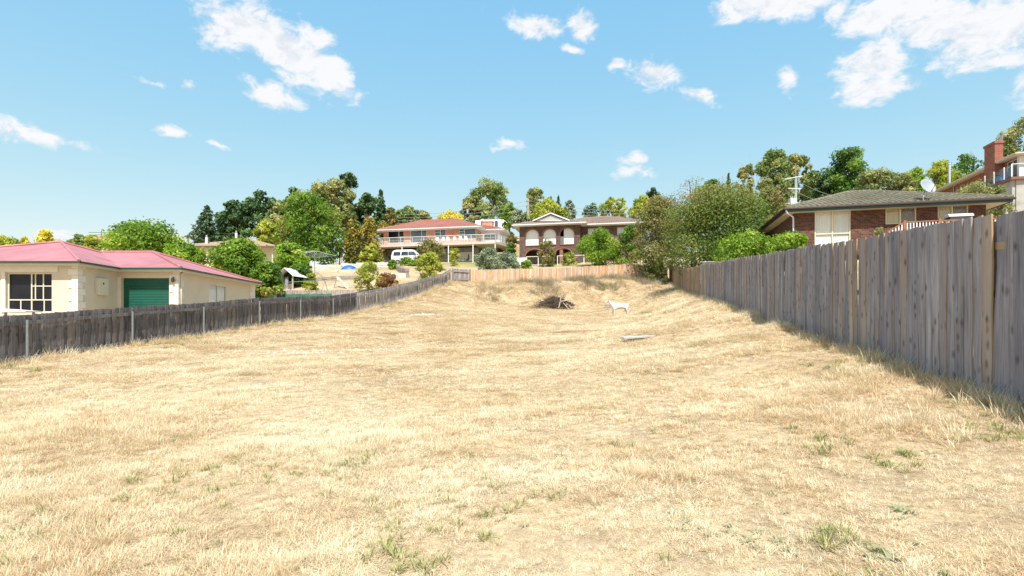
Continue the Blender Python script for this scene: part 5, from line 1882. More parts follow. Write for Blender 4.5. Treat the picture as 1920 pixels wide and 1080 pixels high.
# ------------------------------------------------------------------ red brick house up the hill, far right
def house_upper():
    ang = math.atan(-.23)
    e = ray(1905, 286, 50.0)
    ex = Vector((math.cos(ang), math.sin(ang), 0)); ey = Vector((-math.sin(ang), math.cos(ang), 0))
    c = e + ex * .62 + ey * .62
    base = 11.8
    h = Frm('red_brick_house', 'red brick hillside house with square chimney and glass balcony at the right edge', 'house', c.x, c.y, base, ang)
    t = h.t
    br = brick_mat('red_brick', (.26, .075, .045), (.34, .115, .07), (.36, .24, .19))
    ez = e.z - base
    Y = lambda zx, zy, x=0: h.fy(1740 + zx / 5.4, 220 + zy / 5.4, x)
    fz = Y(905, 640)[1]            # upper floor
    d0, d1 = sorted((Y(796, 500)[0], Y(910, 500)[0]))
    dzt = Y(905, 412)[1]
    L_ = 14.0
    holes = [(d0, d1, fz, dzt)]
    for (a, b) in ((250, 282), (322, 358)):
        y0, y1 = sorted((Y(a, 700)[0], Y(b, 700)[0])); holes.append((y0, y1, Y(a, 735)[1] - .6, Y((a + b) / 2, 675)[1] - .12))
    wall(t, 'wall', br, 'y', 0, .25, .26, L_, 0, ez - .12, holes)
    wall(t, 'wall', WHITEP, 'x', 0, .25, 0, 9, fz, ez - .12, [(.55, 8.4, fz + .1, ez - .5)])
    window(t, 'x', .08, .55, 8.4, fz + .1, ez - .5, [2.4, 4.4, 6.4], [], WHITEP, BLUEG, None, .07)
    wall(t, 'wall', CONC, 'x', .4, .25, 0.26, 9, -1.5, fz - .05)
    wall(t, 'wall', br, 'y', 8.75, .25, .66, L_, -1.5, ez - .12)
    wall(t, 'wall', br, 'x', L_, .25, 0, 9, 0, ez - .12)
    window(t, 'y', .06, *holes[0], [(d0 + d1) / 2], [dzt - .5], WHITEP, BLUEG, None, .07)
    for hh in holes[1:]: window(t, 'y', .06, *hh, [], [], WHITEP, BLUEG, None, .06)
    roofm = simple('terracotta_tiles', (.34, .17, .12), .8, .25, 5)
    ov = .62
    hip_roof(t, -ov, 9 + ov, -ov, L_ + ov, ez, 15, roofm, dict(course=.33, wave=.3, hgt=.03, seg=2), ridge='y')
    eaves(t, -ov, 9 + ov, -ov, L_ + ov, ez, CREAMP, CREAMP, CREAMP, .22, sides='flrb')
    # corner column, downpipe
    MB().box((-.02, -.02, fz), (.3, .26, ez - .2)).build('corner_column', WHITEP, t)
    yd = Y(725, 520)[0]
    MB().tube([(-.06, yd, 0), (-.06, yd, ez - .2)], .05, 8).build('downpipe', WHITEP, t)
    # chimney on the long side
    y0 = Y(676, 400, -.75)[0]; y1 = Y(570, 400, -.75)[0]
    cw = -.05
    zt = Y(676, 240, -.75)[1]
    ch = MB().box((-.75, y0, 0), (cw, y1, zt - .25)).build('chimney', br, t)
    MB().box((-.82, y0 - .07, zt - .25), (cw + .07, y1 + .07, zt)).build('chimney_cap', br, ch)
    fm = simple('galvanised_flue', (.30, .29, .30), .45, .15, 8, .5)
    yf = (y0 * .7 + y1 * .3)
    fl = MB().tube([(.1, yf, zt), (.1, yf, zt + .8)], .085, 10).build('flue', fm, ch)
    MB().tube([(.1, yf, zt + .8), (.1, yf, zt + .9)], [.15, .15], 10).build('cowl', fm, fl)
    sf = simple('bright_flue', (.62, .66, .68), .35, .06, 6, .5)
    yb, zb = Y(218, 655, 1.6); zt2 = Y(218, 475, 1.6)[1]
    fl = MB().tube([(1.6, yb, zb - .6), (1.6, yb, zt2)], .12, 10).build('flue', sf, t)
    MB().tube([(1.6, yb, zt2), (1.6, yb, zt2 + .12)], [.16, .14], 10).build('cowl', sf, fl)
    # balcony with glass panels
    bw = 1.5
    sl = simple('brown_balcony_edge', (.20, .09, .065), .6, .1)
    yb1 = Y(565, 650, -bw)[0]
    MB().box((-bw, -bw, fz - .28), (9, -.01, fz - .03)).box((-bw, -.009, fz - .28), (-.01, yb1, fz - .03)).build('balcony_slab', sl, t)
    ys = [-bw + .06, Y(762, 600, -bw)[0], Y(660, 620, -bw)[0], yb1 - .05]
    ys = sorted(ys)
    for y in ys: MB().box((-bw + .02, y - .04, fz - .03), (-bw + .1, y + .04, fz + 1.15)).build('rail_post', WHITEP, t)
    for a, b in zip(ys[:-1], ys[1:]): MB().box((-bw + .05, a + .06, fz + .05), (-bw + .065, b - .06, fz + 1.1)).build('glass_panel', CLEAR, t)
    xs = [-bw + .06, 1.0, 3.4, 6]
    for a, b in zip(xs[:-1], xs[1:]):
        MB().box((a + .1, -bw + .05, fz + .05), (b - .06, -bw + .065, fz + 1.1)).build('glass_panel', CLEAR, t)
        MB().box((b - .04, -bw + .02, fz - .03), (b + .04, -bw + .1, fz + 1.15)).build('rail_post', WHITEP, t)
    MB().beam((-bw + .06, -bw + .06, fz + 1.16), (8, -bw + .06, fz + 1.16), .06, .05).build('rail', WHITEP, t)
    # blue covered seat on the balcony
    cy = (Y(612, 640, -.8)[0] + Y(805, 600, -.8)[0]) / 2
    w = h.o + h.ex * (-.8) + h.ey * cy; w.z = base + fz - .03
    s = thing('outdoor_lounge', 'blue cushioned outdoor lounge behind the glass balcony panels', 'lounge', w, ang)
    bc = simple('blue_canvas', (.03, .1, .26), .8, .15)
    MB().box((-.4, -1.1, .15), (.4, 1.1, .5)).build('seat', bc, s, bevel=.05)
    MB().box((.2, -1.1, .5), (.42, 1.1, .95)).build('backrest', bc, s, bevel=.05)
    # grey concrete wing under the balcony and a white screen
    wall(t, 'wall', CONC, 'y', -bw + .3, .25, -bw + .4, 3.5, -3, fz - .28)
    wall(t, 'wall', CONC, 'x', -bw + .3, .25, -bw + .56, 9, -3, fz - .28)
    # pale screen panel lower down
    a, b = Y(775, 900, -bw)[0], Y(862, 900, -bw)[0]
    MB().box((-bw - .5, min(a, b) + .0, -3), (-bw - .42, max(a, b), Y(800, 850, -bw)[1])).build('screen_panel', simple('pale_blue_screen', (.6, .68, .74), .5, .05), t)


house_upper()


# ------------------------------------------------------------------ houses further back
def house_back_cream():
    o = ray(353, 478, 70.0)
    h = Frm('cream_house', 'cream house with brown low roof and two white flues behind the shrubs', 'house', o.x, o.y, 10.2, math.atan(.02))
    t = h.t
    cr = simple('pale_cream_render', (.66, .6, .48), .9, .06)
    tile = simple('tan_roof_tiles', (.42, .32, .23), .85, .2, 5)
    ez = h.fx(400, 462)[1]
    W = h.fx(512, 460)[0]; D = 7.5
    wins = [(.8, 2.0, ez - 1.35, ez - .3), (2.5, 3.6, ez - 1.35, ez - .3), (7.4, 9.0, ez - 1.4, ez - .3)]
    wall(t, 'wall', cr, 'x', 0, .2, 0, W, -.6, ez - .1, wins)
    wall(t, 'wall', cr, 'y', 0, .2, .2, D, -.6, ez - .1); wall(t, 'wall', cr, 'y', W - .2, .2, .2, D, -.6, ez - .1); wall(t, 'wall', cr, 'x', D, .2, 0, W, -.6, ez - .1)
    for w in wins: window(t, 'x', .05, *w, [(w[0] + w[1]) / 2], [], WHITEP, BLUEG, None, .07)
    hip_roof(t, -.5, W + .5, -.5, D + .5, ez, 17, tile, dict(course=.33, wave=.3, hgt=.03, seg=2))
    eaves(t, -.5, W + .5, -.5, D + .5, ez, simple('brown_fascia', (.16, .1, .07), .6), simple('brown_fascia', (.16, .1, .07), .6), CREAMP, .2)
    for (px, py0, py1, y) in ((387.5, 455, 443, 1.2), (443, 453, 435, .8)):
        x, z0 = h.fx(px, py0, y); z1 = h.fx(px, py1, y)[1]
        f = MB().tube([(x, y, ez + .1), (x, y, z1 - .15)], .16, 10).build('flue', WHITEP, t)
        MB().tube([(x, y, z1 - .15), (x, y, z1 + .15)], [.11, .11], 8).build('cowl', simple('grey_cowl', (.35, .37, .38), .5), f)
    # dropped entry roof on brown brackets
    x0, x1 = h.fx(409, 455, -1.6)[0], h.fx(500, 455, -1.6)[0]
    MB().prism([(x0, ez + .05), (x0 + 2.2, ez + .75), (x1 - 2.0, ez + .75), (x1, ez - .05), (x1, ez - .2), (x0, ez - .1)], -1.8, -.52, 'xz').build('porch_roof', tile, t)
    # aerial
    ax, az = h.fx(428, 445, 3)
    m = MB(); zt = h.fx(428, 437, 3)[1]
    m.tube([(ax, 3, ez + .8), (ax, 3, zt)], .03, 6); m.beam((ax - .9, 3, zt - .05), (ax + .7, 3, zt - .05), .03, .03)
    for k in range(6): m.beam((ax - .8 + k * .28, 2.7, zt - .05), (ax - .8 + k * .28, 3.3, zt - .05), .02, .02)
    m.build('aerial', simple('dark_steel', (.05, .05, .055), .5), t)


house_back_cream()


def house_far():
    # white house with arched dormers
    o = ray(893, 427, 100.0)
    h = Frm('white_house', 'white house with two arched dormers behind the red tiled roof', 'house', o.x, o.y, o.z - 1.6, -.12)
    t = h.t
    W = h.fx(947, 425)[0]
    z0 = 1.2; zt = h.fx(915, 410)[1]
    wr = simple('white_roofing', (.80, .81, .82), .5, .05)
    wall(t, 'wall', WHITEP, 'x', 0, .2, 0, W, -2, z0); wall(t, 'wall', WHITEP, 'y', 0, .2, .2, 6, -2, z0); wall(t, 'wall', WHITEP, 'y', W - .2, .2, .2, 6, -2, z0)
    mb = MB(); mb.prism([(-.4, z0), (6.4, z0), (5.0, zt), (1.0, zt)], -.3, W + .3, 'yz'); mb.build('roof', wr, t)
    for px in (905, 931):
        x, z = h.fx(px, 417, -.1)
        pts = arch_pts(x - .6, x + .6, z0 + .15, z, 10)
        d = MB().prism(pts, -.35, 2.2, 'xz').build('dormer', wr, t)
        pts = arch_pts(x - .3, x + .3, z0 + .4, z, 8)
        MB().prism(pts, -.37, -.351, 'xz').build('pane', BLUEG, d)
    # terracotta roofs over the left rooftop
    o = ray(150, 462, 85.0)
    h = Frm('terracotta_roofed_house', 'distant house with pale terracotta roof above the red roof ridge', 'house', o.x, o.y, o.z - 1.5, .05)
    t = h.t
    tc = simple('pale_terracotta', (.52, .27, .18), .8, .15)
    W = h.fx(212, 460)[0]; ez = h.fx(180, 450)[1]
    wall(t, 'wall', CREAMP, 'x', 0, .2, 0, W, -3, ez); wall(t, 'wall', CREAMP, 'y', W - .2, .2, .2, 6, -3, ez); wall(t, 'wall', CREAMP, 'y', 0, .2, .2, 6, -3, ez); wall(t, 'wall', CREAMP, 'x', 6, .2, 0, W, -3, ez)
    hip_roof(t, -.4, W + .4, -.4, 6.4, ez, 20, tc, dict(course=.34, wave=.4, hgt=.03, seg=1))
    ax, az = h.fx(190, 436, 2)
    m = MB(); m.tube([(ax, 2, ez), (ax, 2, az + .3)], .06, 6)
    for k, w in enumerate((2.0, 1.5)): m.beam((ax - w, 2, az - k * .4), (ax + w * .6, 2, az - k * .4), .06, .06)
    m.build('aerial', simple('dark_steel', (.05, .05, .055), .5), t)


house_far()
# ------------------------------------------------------------------ trees and shrubs
BARK = simple('grey_brown_bark', (.17, .13, .10), .95, .25, 6, bumpy=.4, streak=(4, 4, .6))
PALEBARK = simple('pale_gum_bark', (.36, .31, .26), .85, .2, 3, streak=(3, 3, .6))
G = dict(
    broad=leaf_mat('broad_leaf', [(.0, (.025, .06, .012)), (.45, (.065, .135, .022)), (.8, (.13, .215, .035)), (1, (.20, .27, .055))]),
    bright=leaf_mat('bright_leaf', [(.0, (.05, .105, .012)), (.45, (.115, .20, .022)), (.8, (.19, .285, .04)), (1, (.30, .34, .07))], .4),
    mixed=leaf_mat('green_gold_leaf', [(.0, (.028, .075, .010)), (.5, (.085, .17, .02)), (.74, (.15, .23, .03)), (.9, (.22, .22, .05)), (1, (.32, .22, .08))]),
    gum=leaf_mat('gum_leaf', [(.0, (.08, .10, .035)), (.5, (.18, .205, .07)), (.8, (.28, .28, .11)), (1, (.36, .32, .15))], .3),
    gumgreen=leaf_mat('green_gum_leaf', [(.0, (.06, .10, .03)), (.5, (.135, .19, .055)), (.8, (.22, .26, .085)), (1, (.31, .305, .125))], .3),
    pine=leaf_mat('pine_needle', [(.0, (.018, .042, .016)), (.5, (.042, .085, .03)), (.85, (.075, .13, .042)), (1, (.11, .155, .06))], .12),
    bluepine=leaf_mat('blue_pine_needle', [(.0, (.022, .045, .028)), (.5, (.06, .10, .055)), (.85, (.10, .15, .075)), (1, (.14, .17, .09))], .15),
    gold=leaf_mat('golden_cypress', [(.0, (.07, .075, .012)), (.4, (.16, .15, .025)), (.7, (.27, .21, .04)), (1, (.36, .25, .06))], .25),
    yellow=leaf_mat('yellow_leaf', [(.0, (.26, .24, .02)), (.5, (.46, .41, .04)), (1, (.62, .55, .10))], .4),
    lime=leaf_mat('lime_leaf', [(.0, (.10, .14, .02)), (.5, (.24, .28, .045)), (1, (.42, .42, .10))], .4),
    olive=leaf_mat('olive_brown_leaf', [(.0, (.06, .075, .02)), (.45, (.125, .14, .038)), (.75, (.20, .175, .06)), (1, (.28, .19, .09))], .3),
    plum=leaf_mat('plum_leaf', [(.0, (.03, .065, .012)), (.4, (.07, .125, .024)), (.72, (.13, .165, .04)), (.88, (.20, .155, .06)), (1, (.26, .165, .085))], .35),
    rust=leaf_mat('rust_leaf', [(.0, (.08, .045, .02)), (.5, (.20, .115, .045)), (1, (.33, .21, .08))], .3),
    grey=leaf_mat('grey_green_leaf', [(.0, (.07, .10, .06)), (.5, (.16, .20, .12)), (1, (.28, .31, .20))], .2),
    pink=leaf_mat('pinkish_twig_leaf', [(.0, (.15, .10, .07)), (.5, (.26, .17, .12)), (1, (.36, .25, .18))], .3),
)


def leaves(name, parent, mat, cen, rad, n, size, g, shell=.55, aspect=.55, tint=None, up=.35, flat=1.0, lw=None):
    """leaf faces spread through the clumps of a crown"""
    cen = np.asarray(cen); rad = np.asarray(rad)
    w = (rad[:, 0] * rad[:, 1] * rad[:, 2]) ** .66; w = w / w.sum()
    k = g.choice(len(cen), n, p=w)
    d = g.normal(size=(n, 3)); d /= np.linalg.norm(d, axis=1)[:, None]
    r = shell + (1 - shell) * g.random(n) ** .6
    r *= 1 + np.abs(g.normal(0, .16, n)) - .06
    P = cen[k] + d * rad[k] * r[:, None]
    nm = d * .7 + g.normal(size=(n, 3)) * .55; nm[:, 2] += up
    nm /= np.linalg.norm(nm, axis=1)[:, None]
    a = g.normal(size=(n, 3)); u = np.cross(nm, a); u /= np.linalg.norm(u, axis=1)[:, None]
    v = np.cross(nm, u)
    s = size * g.uniform(.55, 1.3, n)[:, None]
    bend = nm * s * .25
    V = np.stack([P - u * s, P - v * s * aspect + bend, P + u * s, P + v * s * aspect + bend], 1).reshape(-1, 3)
    Q = np.arange(4 * n).reshape(n, 4)
    ct = g.random(len(cen)) if tint is None else tint
    tt = np.clip(.48 + (np.asarray(ct)[k] - .5) * .8 + g.normal(0, .09, n), 0, 1)
    me = fast_mesh(name, V, Q, mat, {'tint': tt})
    return link(name, me, parent)


def limb_tubes(mb, p, d, length, rad, depth, r, kink=.25, n=6):
    """a crooked limb that forks"""
    pts = [Vector(p)]; rads = [rad]; dd = Vector(d).normalized()
    st = 4
    for i in range(st):
        dd = (dd + Vector((r.gauss(0, kink), r.gauss(0, kink), r.gauss(.06, kink * .6)))).normalized()
        pts.append(pts[-1] + dd * length / st); rads.append(rad * (1 - .55 * (i + 1) / st))
    mb.tube(pts, rads, n)
    if depth > 0:
        for k in range(r.choice((2, 3))):
            q = pts[r.choice((2, 3, 4))]
            nd = (dd + Vector((r.gauss(0, .7), r.gauss(0, .7), r.gauss(.1, .35)))).normalized()
            limb_tubes(mb, q, nd, length * r.uniform(.5, .75), rads[-1] * .8, depth - 1, r, kink, max(4, n - 1))
    return pts


def plant(name, label, cat, px, ptop, pbase, Y, hw, mat, style='broad', n=5000, leaf=.16, seed=0, group=None, bark=None, skew=0.0, clear=.12, nclump=None, sink=True, up=.35, tips=0.0):
    """tree or shrub: px = column of its middle, ptop / pbase = rows of crown top and crown foot, hw = half width (photo pixels) at depth Y"""
    g = np.random.default_rng(seed + 1000); r = random.Random(seed + 77)
    top = ray(px, ptop, Y); low = ray(px, pbase, Y)
    W = hw / F * Y
    gx, gy = low.x, Y
    g0 = gz(gx, gy)
    t = thing(name, label, cat, (gx, gy, min(g0, low.z)), 0, group)
    base = Vector((gx, gy, min(g0, low.z)))
    H = top.z - base.z; c0 = low.z - base.z      # crown from c0 to H
    ch = H - c0
    C, Rr, T = [], [], []
    bark = bark or BARK
    if style in ('broad', 'shrub', 'dome'):
        m = nclump or (46 if style != 'shrub' else 30)
        for i in range(m):
            a = g.random() * 6.283; zf = g.random() ** .85
            prof = math.sqrt(max(.02, 1 - (max(0, zf - .38) / .62) ** 2)) if style != 'shrub' else math.sqrt(max(.05, 1 - zf ** 2.2))
            if style == 'broad' and zf < .3: prof *= .72 + zf * .9
            q = prof * math.sqrt(g.random()) * .88
            x = W * q * math.cos(a); y = W * .9 * q * math.sin(a); z = c0 + ch * (.07 + zf * .84)
            rr = W * g.uniform(.2, .36) * (1.0 if style != 'shrub' else .95)
            C.append((x, y, z)); Rr.append((rr, rr, min(rr * .8, ch * .3))); T.append(g.random())
    elif style == 'gum':
        m = int((nclump or 20) * 1.5 * max(1, min(2.2, ch / (2.2 * W))))
        for i in range(m):
            a = i * 2.4 + g.normal(0, .5); zf = (i + g.random()) / m
            prof = math.sqrt(max(.08, 1 - ((zf - .45) / .62) ** 2))
            q = prof * g.random() ** .5 * .86
            rr = W * g.uniform(.14, .36)
            C.append((W * q * math.cos(a), W * q * math.sin(a), c0 + ch * (.04 + .88 * zf))); Rr.append((rr, rr * .9, rr * g.uniform(.6, 1.0))); T.append(g.random())
    elif style == 'pine':
        m = nclump or 130
        for i in range(m):
            zf = (i + .5) / m; a = i * 2.4 + g.normal(0, .3)
            whorl = .72 + .28 * math.sin(zf * 60) + g.normal(0, .10)
            prof = ((1 - zf) ** .85 * .95 + .03) * whorl
            if zf < .15: prof *= .75 + zf * 1.6
            for f_, k_ in ((.45, 1.0), (.85, .7)):
                q = prof * f_
                rr = W * (.07 + .15 * (1 - zf)) * k_ * g.uniform(.8, 1.2)
                C.append((W * q * math.cos(a), W * q * math.sin(a), c0 + ch * (.02 + .93 * zf) + f_ * W * .12)); Rr.append((rr, rr, rr * .5 + ch * .006)); T.append(g.random())
        C.append((0, 0, H - ch * .035)); Rr.append((W * .05, W * .05, ch * .05)); T.append(.6)
    elif style == 'radiata':
        m = nclump or 42
        for i in range(m):
            zf = g.random(); a = g.random() * 6.283
            prof = math.sqrt(max(.05, 1 - (max(0, zf - .3) / .72) ** 2)) * (.8 + .25 * g.random())
            q = prof * g.random() ** .5 * .92
            rr = W * g.uniform(.18, .36)
            C.append((W * q * math.cos(a), W * q * math.sin(a), c0 + ch * (.05 + .88 * zf))); Rr.append((rr, rr, rr * .75)); T.append(g.random())
    elif style == 'column':
        m = nclump or 30
        for i in range(m):
            zf = g.random(); a = g.random() * 6.283
            q = math.sqrt(max(.03, 1 - zf ** 2.5)) * math.sqrt(g.random()) * .75
            rr = W * g.uniform(.28, .45)
            C.append((W * q * math.cos(a), W * q * math.sin(a), c0 + ch * (.03 + .9 * zf))); Rr.append((rr, rr, rr * 1.2)); T.append(g.random())
    C = np.array(C); Rr = np.array(Rr)
    C[:, 0] += skew * W * (C[:, 2] - c0) / max(ch, .01)
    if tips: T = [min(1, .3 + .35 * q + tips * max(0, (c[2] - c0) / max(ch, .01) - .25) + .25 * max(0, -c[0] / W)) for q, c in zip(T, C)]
    leaves('crown', t, mat, C, Rr, int(n * (min(1.8, max(1, ch / (2.2 * W))) if style == 'gum' else 1)), leaf * (.8 if style == 'pine' else 1), g, tint=T, up=up, shell=.25 if style in ('gum', 'radiata', 'pine') else .45)
    mb = MB()
    tr = max(.05, H * .02)
    tops = [Vector(c) for c in C[np.argsort(-C[:, 2])]]
    if style in ('gum', 'broad', 'dome', 'radiata'):
        ht = c0 + ch * .35
        mid = Vector((skew * W * .3, 0, ht))
        mb.tube([(0, 0, -.3), tuple(mid * .5 + Vector((r.gauss(0, .05), 0, 0))), tuple(mid)], [tr * 1.3, tr, tr * .75], 8)
        step = max(1, len(tops) // (7 if style == 'gum' else 14))
        for q in tops[::step]:
            s = Vector((mid.x * .8, 0, min(q.z * .6, ht)))
            m_ = s.lerp(q, .5) + Vector((r.gauss(0, .1 * W), r.gauss(0, .1 * W), .04 * H))
            mb.tube([s, m_, q], [tr * .5, tr * .33, tr * .12], 5)
    elif style in ('pine', 'column'):
        mb.tube([(0, 0, -.3), (0, 0, H * .5), (0, 0, H * .95)], [tr * 1.2, tr * .8, tr * .2], 7)
        for q in tops[::4]:
            mb.tube([(0, 0, max(.1, q.z - .08 * H)), tuple(q)], [tr * .3, tr * .1], 4)
    else:
        for q in tops[::3]:
            mb.tube([(r.gauss(0, W * .08), r.gauss(0, W * .08), -.2), tuple(q * .5 + Vector((0, 0, .1))), tuple(q)], [tr * .6, tr * .4, tr * .15], 5)
    mb.build('trunk' if style not in ('shrub',) else 'stems', bark, t)
    return t


def make_trees():
    P = plant
    # ---- far left, over the red roof
    P('shrub', 'pale lime shrub top over the left end of the red roof', 'shrub', 2, 443, 480, 62, 32, G['lime'], 'broad', 2500, .2, 1)
    P('shrub', 'tiny yellow shrub tip just over the red roof ridge', 'shrub', 47, 444, 475, 64, 9, G['yellow'], 'broad', 800, .18, 2)
    P('tree', 'yellow and plum foliage peeping over the red roof ridge', 'tree', 86, 436, 475, 66, 19, G['yellow'], 'column', 1600, .2, 3)
    P('tree', 'round dull green tree over the red roof', 'tree', 145, 442, 475, 64, 21, G['gumgreen'], 'broad', 2200, .2, 4)
    P('tree', 'bright lime tree between dull green tree and terracotta roof', 'tree', 174, 440, 475, 62, 16, G['lime'], 'broad', 1800, .2, 5)
    P('tree', 'broad round green tree behind the red roofed garage', 'tree', 268, 416, 490, 54, 72, G['bright'], 'broad', 11000, .17, 6, nclump=70)
    P('shrub', 'low green shrub joining the round tree and the garage roof end', 'shrub', 345, 458, 515, 50, 42, G['bright'], 'shrub', 5000, .17, 7)
    # ---- pines on the ridge
    P('pine_tree', 'thin blue green pine at the left end of the pine row', 'tree', 388, 386, 462, 95, 40, G['bluepine'], 'pine', 5600, .32, 10)
    P('pine_tree', 'dark dense pine second from the left of the pine row', 'tree', 436, 378, 455, 92, 34, G['pine'], 'radiata', 6000, .3, 11)
    P('pine_tree', 'broad flat topped dark pine in the middle of the pine row', 'tree', 498, 358, 450, 90, 46, G['pine'], 'radiata', 8000, .3, 12)
    P('pine_tree', 'dark pine tip showing left of the big bright tree', 'tree', 553, 351, 440, 92, 24, G['pine'], 'radiata', 3000, .3, 13)
    P('gum_tree', 'pale olive gum tree behind the big bright green tree', 'tree', 622, 338, 440, 84, 50, G['gum'], 'gum', 8500, .26, 14, bark=PALEBARK, nclump=30)
    P('gum_tree', 'small straw coloured gum left of the big bright tree', 'tree', 530, 382, 440, 80, 30, G['gum'], 'gum', 3600, .25, 15, bark=PALEBARK)
    P('conifer', 'tallest dark conifer standing above the gum', 'tree', 652, 318, 440, 88, 27, G['pine'], 'radiata', 6000, .26, 16, nclump=56)
    P('conifer', 'dark conifer below and right of the tallest one', 'tree', 686, 360, 440, 86, 26, G['pine'], 'radiata', 4200, .26, 17)
    P('conifer', 'slim dark conifer right of the pair', 'tree', 714, 356, 440, 84, 24, G['pine'], 'pine', 4000, .3, 18)
    P('tree', 'grey brown tree beside the slim conifer', 'tree', 733, 388, 440, 82, 15, G['olive'], 'broad', 1600, .22, 19)
    P('shrub', 'golden shrubs left of the big bright tree above the cream house', 'shrub', 498, 418, 460, 78, 32, G['lime'], 'shrub', 2600, .22, 20)
    # ---- the big bright tree and its neighbours
    P('broadleaf_tree', 'big bright green tree with rusty tips behind the clothesline', 'tree', 577, 357, 500, 61, 60, G['mixed'], 'dome', 17000, .15, 21, nclump=95, clear=.05)
    P('cypress', 'golden cypress nearest the big bright tree', 'tree', 662, 416, 492, 71, 22, G['gold'], 'column', 4500, .18, 22)
    P('cypress', 'golden brown cypress between the other two', 'tree', 694, 412, 486, 73, 22, G['gold'], 'column', 4200, .18, 23)
    P('cypress', 'golden cypress touching the orange brick house', 'tree', 722, 414, 482, 78, 20, G['gold'], 'column', 3600, .18, 24)
    P('shrub', 'yellow green shrub at the foot of the golden cypresses', 'shrub', 698, 460, 492, 68, 20, G['lime'], 'shrub', 2400, .16, 25)
    P('tree', 'slim bare tree on the pale bank beside the big bright tree', 'tree', 636, 452, 482, 64, 13, G['gum'], 'gum', 900, .15, 26)
    # ---- garden on the left
    P('shrub', 'large leafy green shrub between the garage and the playhouse', 'shrub', 455, 450, 552, 42, 62, G['bright'], 'dome', 12000, .14, 30, nclump=60)
    P('shrub', 'green shrub corner dipping behind the dark fence', 'shrub', 498, 490, 556, 39, 30, G['mixed'], 'dome', 5200, .13, 31)
    P('shrub', 'mid green shrub left of the clothesline', 'shrub', 545, 456, 515, 50, 34, G['bright'], 'dome', 6000, .14, 32)
    P('shrub', 'dark green shrub behind the playhouse roof', 'shrub', 560, 495, 540, 47.5, 26, G['broad'], 'dome', 3600, .13, 33)
    P('shrub', 'thin green shrub by the swing frame', 'shrub', 584, 512, 548, 44.5, 16, G['lime'], 'shrub', 1300, .1, 34)
    P('shrub', 'feathery light green shrub right of the white slide', 'shrub', 691, 490, 548, 42, 25, G['lime'], 'dome', 4200, .075, 35)
    P('shrub', 'rust coloured round shrub behind the silver fence', 'shrub', 727, 511, 540, 42.5, 23, G['rust'], 'shrub', 3600, .075, 36)
    P('shrub', 'yellow green bush in front of the white van', 'shrub', 806, 472, 524, 47, 24, G['lime'], 'dome', 5000, .09, 37)
    P('tree', 'small olive tree behind the yellow green bush', 'tree', 806, 448, 500, 56, 28, G['olive'], 'broad', 3800, .11, 38)
    P('shrub', 'thin sapling in front of the white garage door', 'shrub', 852, 462, 500, 62, 13, G['lime'], 'gum', 700, .1, 39)
    P('shrub', 'low green plant by the end of the stone wall', 'shrub', 736, 484, 508, 56, 10, G['bright'], 'shrub', 1300, .1, 40)
    P('shrub', 'green plant in front of the van wheel', 'shrub', 765, 484, 500, 60, 20, G['bright'], 'shrub', 1500, .1, 41)
    P('shrub', 'left grey green rosemary bush behind the tan fence', 'shrub', 915, 464, 512, 54, 26, G['grey'], 'dome', 5600, .085, 42, up=.6)
    P('shrub', 'right grey green rosemary bush behind the tan fence', 'shrub', 950, 474, 514, 53, 28, G['grey'], 'dome', 4600, .085, 43, up=.6)
    P('shrub', 'small bright shrub between the rosemary and the deck', 'shrub', 988, 488, 512, 55, 16, G['bright'], 'shrub', 1600, .1, 44)
    P('shrub', 'shrub between the orange house and the arched house', 'shrub', 960, 432, 480, 72, 11, G['olive'], 'dome', 1800, .13, 45)
    P('shrub', 'dark green clipped shrub beside the orange house corner', 'shrub', 957, 454, 480, 68, 9, G['broad'], 'dome', 1300, .12, 46)
    P('rose_bush', 'reddish rose bush in front of the arched openings', 'shrub', 1027, 448, 500, 61, 21, G['olive'], 'gum', 2600, .09, 47, nclump=26)
    P('shrub', 'straggly shrub at the right end of the glass balustrade', 'shrub', 1068, 472, 505, 60, 15, G['lime'], 'gum', 1200, .09, 48)
    P('citrus_tree', 'bright green bushy tree in front of the arched house', 'tree', 1128, 431, 506, 57, 46, G['bright'], 'dome', 8500, .11, 49, nclump=46)
    P('citrus_tree', 'darker green tree right of the bright bushy one', 'tree', 1180, 420, 506, 57.5, 30, G['mixed'], 'dome', 5500, .11, 50)
    # ---- skyline behind the two houses
    P('gum_tree', 'pale gum left of the yellow tree over the red tiled roof', 'tree', 765, 388, 430, 100, 26, G['gumgreen'], 'broad', 3200, .28, 60)
    P('gum_tree', 'low gum top between pale gum and yellow tree', 'tree', 793, 394, 430, 100, 18, G['gum'], 'broad', 2000, .26, 61)
    P('yellow_tree', 'bright yellow rounded tree over the red tiled roof', 'tree', 845, 398, 430, 96, 28, G['yellow'], 'broad', 3000, .24, 62)
    P('gum_tree', 'tall spreading gum on the skyline between the two houses', 'tree', 925, 342, 425, 112, 46, G['gumgreen'], 'gum', 7500, .28, 63, bark=PALEBARK, nclump=26)
    P('gum_tree', 'shorter gum left of the tall spreading gum', 'tree', 882, 374, 425, 112, 22, G['gum'], 'gum', 2600, .26, 64, bark=PALEBARK)
    P('tree', 'fresh green tree right of the white house', 'tree', 956, 380, 430, 94, 17, G['bright'], 'broad', 2600, .22, 65)
    P('tree', 'grey green tree behind the left end of the arched house', 'tree', 975, 392, 430, 90, 18, G['grey'], 'broad', 2600, .2, 66)
    P('gum_tree', 'slender gum behind the wooden power pole', 'tree', 1003, 349, 420, 108, 20, G['gum'], 'gum', 2600, .24, 67, bark=PALEBARK)
    P('tree', 'yellow green tree behind the white gable', 'tree', 1030, 376, 425, 92, 34, G['lime'], 'broad', 4200, .22, 68)
    P('conifer', 'dark conifer tip over the white gable', 'tree', 1047, 366, 420, 104, 14, G['pine'], 'pine', 1500, .24, 69)
